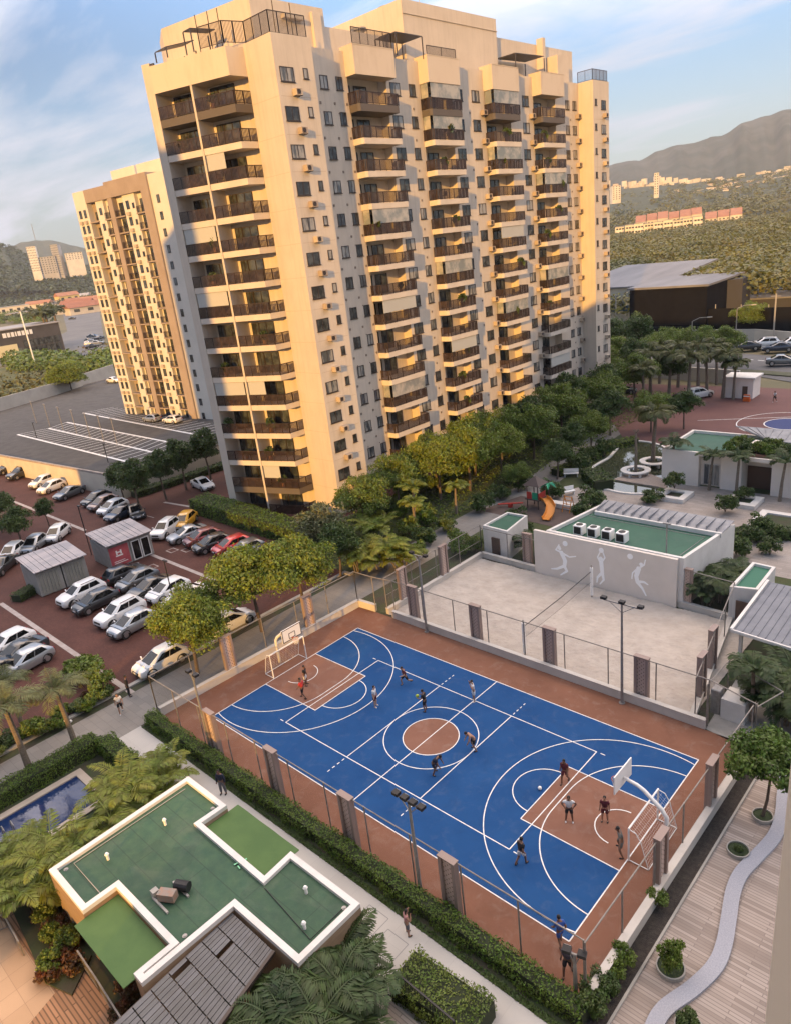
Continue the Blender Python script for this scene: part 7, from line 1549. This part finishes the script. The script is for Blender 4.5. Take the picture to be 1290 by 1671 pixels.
m=MB(); m.prism([(x-2,y+8),(x+24,y+13),(x+22,y+70),(x-6,y+70)],-.3,5.5); m.build('wall',mat('grey_clad',(.055,.055,.062),.7,spec=.1),t); m=MB(); m.add([(x-2.5,y+7.5,5.52),(x+24.5,y+12.5,5.52),(x+22.5,y+71,8.0),(x-6.5,y+71,8.0),(x-2.5,y+7.5,5.9),(x+24.5,y+12.5,5.9),(x+22.5,y+71,8.4),(x-6.5,y+71,8.4)],[(0,3,2,1),(4,5,6,7),(0,1,5,4),(1,2,6,5),(2,3,7,6),(3,0,4,7)]); m.build('roof',M_mroof,t)
m=MB()
for i in range(4): yy=y+22+i*12; zz=6.0+(yy-y-7.5)/63*2.5; m.add([(x+2,yy,zz),(x+16,yy+1.5,zz+.05),(x+16,yy+4,zz+.22),(x+2,yy+2.5,zz+.18)],[(0,1,2,3)])
m.build('skylight',mat('skylight',(.62,.63,.64),.4),t)
q=at(1150,545); t=T('netting_screen','long dark netting screen behind the pale roadside wall','fence',(q.x,q.y,0)); a=at(1125,548);b=at(1400,560); m=MB(); m.add([(a.x,a.y,0),(b.x,b.y,0),(b.x,b.y,7.5),(a.x,a.y,6.5)],[(0,1,2,3)]); m.build('net',mat('netting',(.012,.012,.013),.9,spec=.05),t)
for i in range(7): p=a.lerp(b,i/6); m=MB(); m.tube([(p.x,p.y+.2,0),(p.x,p.y+.2,7.6)],.12,6); m.build('post',M_steel,t)
q=at(1220,552); tree('mid_b',q.x,q.y,'round tree before the dark netting across the far road',1.15); q=at(1000,588); tree('dark_a',q.x,q.y,'dark tree just right of the tower foot beyond the wall',1.4); q=at(1040,592); tree('dark_b',q.x,q.y,'dark tree right of the first one beyond the wall',1.4)
for px,py,l in ((1126,600,'tall street lamp with a curved arm by the far road, left one'),(1198,575,'street lamp with a double arm by the far road, right one')):
    q=at(px,py); t=T('street_lamp',l,'street lamp',(q.x,q.y,0)); m=MB(); m.tube([q,q+Vector((0,0,9))],[.14,.08],7); m.build('pole',M_steel,t); m=MB(); m.tube([q+Vector((0,0,9)),q+Vector((1.2,.5,9.6)),q+Vector((2.6,1,9.6))],.06,6); m.build('arm',M_steel,t); m=MB(); m.obox(q+Vector((2.9,1.1,9.6)),(.9,.35,.15),.35); m.build('lamp_head',M_steel,t)
for px,py in ((1004,545),(1260,560)):
    q=at(px,py); t=T('utility_pole','plain dark utility pole by the far factory sheds','utility pole',(q.x,q.y,0),'utility poles by the sheds'); m=MB(); m.tube([q,q+Vector((0,0,10.5))],.16,6); m.build('pole',M_concrete,t); m=MB(); m.bar(q+Vector((-1,0,10)),q+Vector((1,0,10)),.12); m.build('crossarm',M_concrete,t)
q=at(1217,655); t=T('traffic_barrier','small orange barrier beside the white gate house','barrier',(q.x,q.y,0)); m=MB(); m.prism([(q.x-.5,q.y-.25),(q.x+.5,q.y-.25),(q.x+.5,q.y+.25),(q.x-.5,q.y+.25)],0.02,.5); m.prism([(q.x-.45,q.y-.12),(q.x+.45,q.y-.12),(q.x+.45,q.y+.12),(q.x-.45,q.y+.12)],.5,1.1); m.build('body',mat('barrier_orange',(.60,.12,.02),.5),t); m=MB(); m.box((q.x-.46,q.y-.135,.75),(q.x+.46,q.y-.125,.92)); m.build('stripe',M_whitecl,t)
# ------------------------------------------------------------------ pale flats, hillside town, hills
def red_flats(px0,px1,py,h,w,label,dist,roof,n):
    a=atd(px0,py,dist); b=atd(px1,py,dist); a.z=b.z=0; d=(b-a); L=d.length; t=T('apartment_block',label,'apartment block',(a.x,a.y,0)); u=d.normalized(); nn=Vector((-u.y,u.x,0)); 
    if nn.dot(a-CAM)<0: nn=-nn
    m=MB(); r=MB(); g=MB()
    for i in range(n):
        p=a+u*(L*i/n); q=a+u*(L*(i+1)/n-1.0); s=nn*(6*((i%2)*2-1)); hh=h*(1+.04*((i*7)%3)); m.prism([tuple((p+s).xy),tuple((q+s).xy),tuple((q+s+nn*w).xy),tuple((p+s+nn*w).xy)],-2,hh)
        pts=[p+s-nn*1,q+s-nn*1,q+s+nn*(w+1),p+s+nn*(w+1)]; c=[(v.x,v.y,hh) for v in pts]; e0=(pts[0]+pts[3])/2; e1=(pts[1]+pts[2])/2; 
        if roof is M_ro: r.add(c+[(e0.x,e0.y,hh+w*.22),(e1.x,e1.y,hh+w*.22)],[(0,1,5,4),(2,3,4,5),(0,4,3),(1,2,5),(3,2,1,0)])
        else: r.prism([v.xy[:] for v in pts],hh+.01,hh+.7)
        for f in range(4):
            for k in range(3): e=p+s+u*((q-p).length*(k+.35)/3); g.prism([tuple((e-nn*.15).xy),tuple((e+u*2.6-nn*.15).xy),tuple((e+u*2.6+nn*.1).xy),tuple((e+nn*.1).xy)],h*(f+.35)/4,h*(f+.72)/4)
    m.build('wall',M_w1,t); r.build('roof',roof,t); tag(g.build('window',M_glass,t),kind='stuff'); return t
red_flats(1003,1146,366,20,18,'long row of cream flats rising from the forest edge',1000,M_rg,9)
red_flats(1036,1146,352,22,40,'row of flats with red tiled roofs behind the cream row',1150,M_ro,6); red_flats(1150,1212,338,16,40,'orange-roofed row of flats at the right of the red-roofed row',1150,M_ro,3)
def ridge(name,sil,dist,depth,foot,seed,m_,rough=.06,n=130):
    """a hill mass whose crest, at distance dist, runs through the given sky line"""
    rs=np.random.RandomState(seed); P=[atd(x,y,dist) for x,y in sil]; xs=[p for p,_ in sil]; X=np.linspace(xs[0],xs[-1],n); crest=[]
    zs=np.interp(X,xs,[p.z for p in P]); V=[]; rows=26
    for i,x in enumerate(X):
        q=atd(x,400,dist); dirv=Vector((q.x-CAM.x,q.y-CAM.y,0)).normalized()
        for r in range(rows):
            t=r/(rows-1); f=(t/.7) if t<.7 else 1-(t-.7)/.3*.9; dd=dist-depth*(.7-t)/.7 if t<.7 else dist+depth*.8*(t-.7)/.3
            prof=f**.85; gul=1-rough*4*f*(1-f)*(math.sin(i*.31+seed)+.6*math.sin(i*.83+r*.22)+.5*rs.randn()*.35)
            V.append((CAM.x+dirv.x*dd,CAM.y+dirv.y*dd,foot+(zs[i]-foot)*prof*gul))
    I=np.arange(n*rows).reshape(n,rows); F=np.stack([I[:-1,:-1],I[1:,:-1],I[1:,1:],I[:-1,1:]],-1).reshape(-1,4)[:,::-1]
    o=link_mesh(name,npmesh(name,np.array(V),F,m_,smooth=True)); return tag(o,kind='structure')
M_mount=mat('mountain_forest',(0.024,0.034,0.022),.95,(0.075,0.075,0.06),scale=.006,detail=12,lo=.42,hi=.72); M_hill=mat('hill_forest',(0.022,0.034,0.015),.95,(0.045,0.055,0.025),scale=.02,detail=10,bump=.6,bscale=.15)
ridge('mountain',[(900,300),(960,276),(995,268),(1020,262),(1042,261),(1066,246),(1090,238),(1130,232),(1152,221),(1170,221),(1200,201),(1230,190),(1262,180),(1288,178),(1320,158),(1380,150),(1450,190)],3600,1500,-5,2,M_mount)
ridge('near_slope',[(900,322),(960,318),(1000,308),(1060,303),(1120,299),(1180,292),(1240,283),(1300,276),(1400,268)],2100,900,-5,5,M_hill,.03)
ridge('far_hill',[(-100,440),(-30,425),(10,405),(35,394),(60,390),(90,391),(120,399),(150,407),(200,420),(280,440)],4200,1000,-5,4,M_hill,.04)
ridge('wooded_hill',[(-160,380),(-60,392),(0,402),(20,402),(45,415),(75,428),(110,432),(160,436),(220,452)],2300,700,-3,7,M_hill,.05)
rs=np.random.RandomState(4); pts=[]
for i in range(1700):
    px=rs.uniform(-40,175); t_=rs.rand()**.8; y0_=np.interp(px,[-40,0,20,45,75,110,160],[398,403,404,417,430,434,438]); q=atd(px,y0_+t_*(478-y0_),2300-680*t_); pts.append((q.x,q.y,max(q.z,0)))
for i in range(900):
    d=rs.uniform(1540,1760); q=atd(rs.uniform(-50,185),480,d); pts.append((q.x,q.y,max(0,(d-1600)*.24)))
woods('hill_wood',pts,9,L_farwood,n=30,size=2.6,seed=6)
HG='pale houses scattered on the slope below the mountain'
for i in range(190):
    px=rs.uniform(985,1295); py=np.interp(px,[985,1060,1180,1295],[300,290,292,274])+rs.rand()*np.interp(px,[985,1100,1295],[40,32,16]); qs=on_slope(px,py); dist=math.hypot(qs.x-CAM.x,qs.y-CAM.y)
    w=rs.uniform(7,17); far_house(px,py,w,w*.8,rs.uniform(3.5,8),M_w1,(M_w1,M_rg,M_ro)[int(rs.randint(3))],'tiny pale house on the wooded slope below the mountain',False,dist=dist,group=HG,win=0)
far_house(1070,318,8,8,36,M_w1,M_w1,'slim white tower standing among the hillside houses',False,win=2,floors=9,cat='apartment block',dist=1500); far_house(1003,327,14,12,22,M_w1,M_rg,'pale block beside the tower edge among the hillside houses',False,win=3,floors=7,cat='apartment block',dist=1350)
t_=atd(58,390,4200); m=MB(); m.tube([t_+Vector((0,0,-5)),t_+Vector((0,0,70))],1.8,5); t=T('radio_mast','thin radio mast on top of the far hill','mast',(t_.x,t_.y,t_.z)); m.build('mast',M_steel,t)
# ------------------------------------------------------------------ the photographer's own block and unseen blocks added for shade, behind the camera
def plain_block(label,x0,y0,x1,y1,h,cut=None):
    t=T('apartment_block',label,'apartment block',((x0+x1)/2,(y0+y1)/2,0))
    m=MB(); m.box((x0,y0,-.3),(x1,y1,h)); m.box((x0+2,y0+2,h),(x1-2,y1-2,h+1.2)); m.build('wall',M_cream,t)
    f=MB(); g=MB()
    for z in np.arange(2,h-2,3.4):
        for x in np.arange(x0+1.5,x1-2,3.6):
            f.box((x,y1-.02,z),(x+1.6,y1+.05,z+1.4)); g.box((x+.08,y1,z+.08),(x+1.52,y1+.06,z+1.32))
    tag(f.build('window_frame',M_dark,t),kind='stuff'); tag(g.build('window_pane',M_glass,t),kind='stuff'); return t
pb=plain_block('cream block of the photographer, its outer pier crossing the right edge of the frame',10.8,-48,60,-28.4,39)
d=(at(1264,1500)-CAM); d=Vector((d.x,d.y)).normalized(); e=Vector((CAM.x,CAM.y))+d*5.0
m=MB(); m.box((e.x,e.y,-.3),(e.x+2.6,e.y+0.9,39)); m.box((e.x+2.2,-28.4,-.3),(e.x+2.6,e.y,39)); m.build('pier',mat('pier_paint',(.78,.75,.70),.8),pb)
EU=Vector((SUN_H.y,-SUN_H.x)); TE=math.tan(SUN_EL)
def shade_block(label,u0,u1,s0,top,dy):  # unseen block, placed and sized along the sun to cast shade
    u=(u0+u1)/2; c=EU*u+Vector((SUN_H.x,SUN_H.y))*s0; wx=((u1-u0)-dy*EU.y)/EU.x; return plain_block(label,c.x-wx/2,c.y-dy/2,c.x+wx/2,c.y+dy/2,top-s0*TE)
shade_block('tall cream unseen neighbouring block off the left, sized to cast shade',-70,-36,-75,48,14)
shade_block('low unseen sun blocker added beside the tall neighbouring block',-35.8,-28,-75,5,4)
shade_block('lowest unseen sun blocker added to shade the pool and walk',-27,-14.5,-75,-.7,6)
# ------------------------------------------------------------------ the hazy evening air
HAZE=0.00008
m=MB(); m.box((-4600,-420,-12),(900,4700,520)); hz=m.build('haze',None or bpy.data.materials.new('haze_air')); tag(hz,kind='stuff')
hm=hz.data.materials[0]; hm.use_nodes=True; nt=hm.node_tree; nt.nodes.remove(nt.nodes['Principled BSDF']); pv=nt.nodes.new('ShaderNodeVolumePrincipled'); pv.inputs['Color'].default_value=(0.80,0.86,0.96,1); pv.inputs['Density'].default_value=HAZE; nt.links.new(pv.outputs[0],nt.nodes['Material Output'].inputs['Volume'])
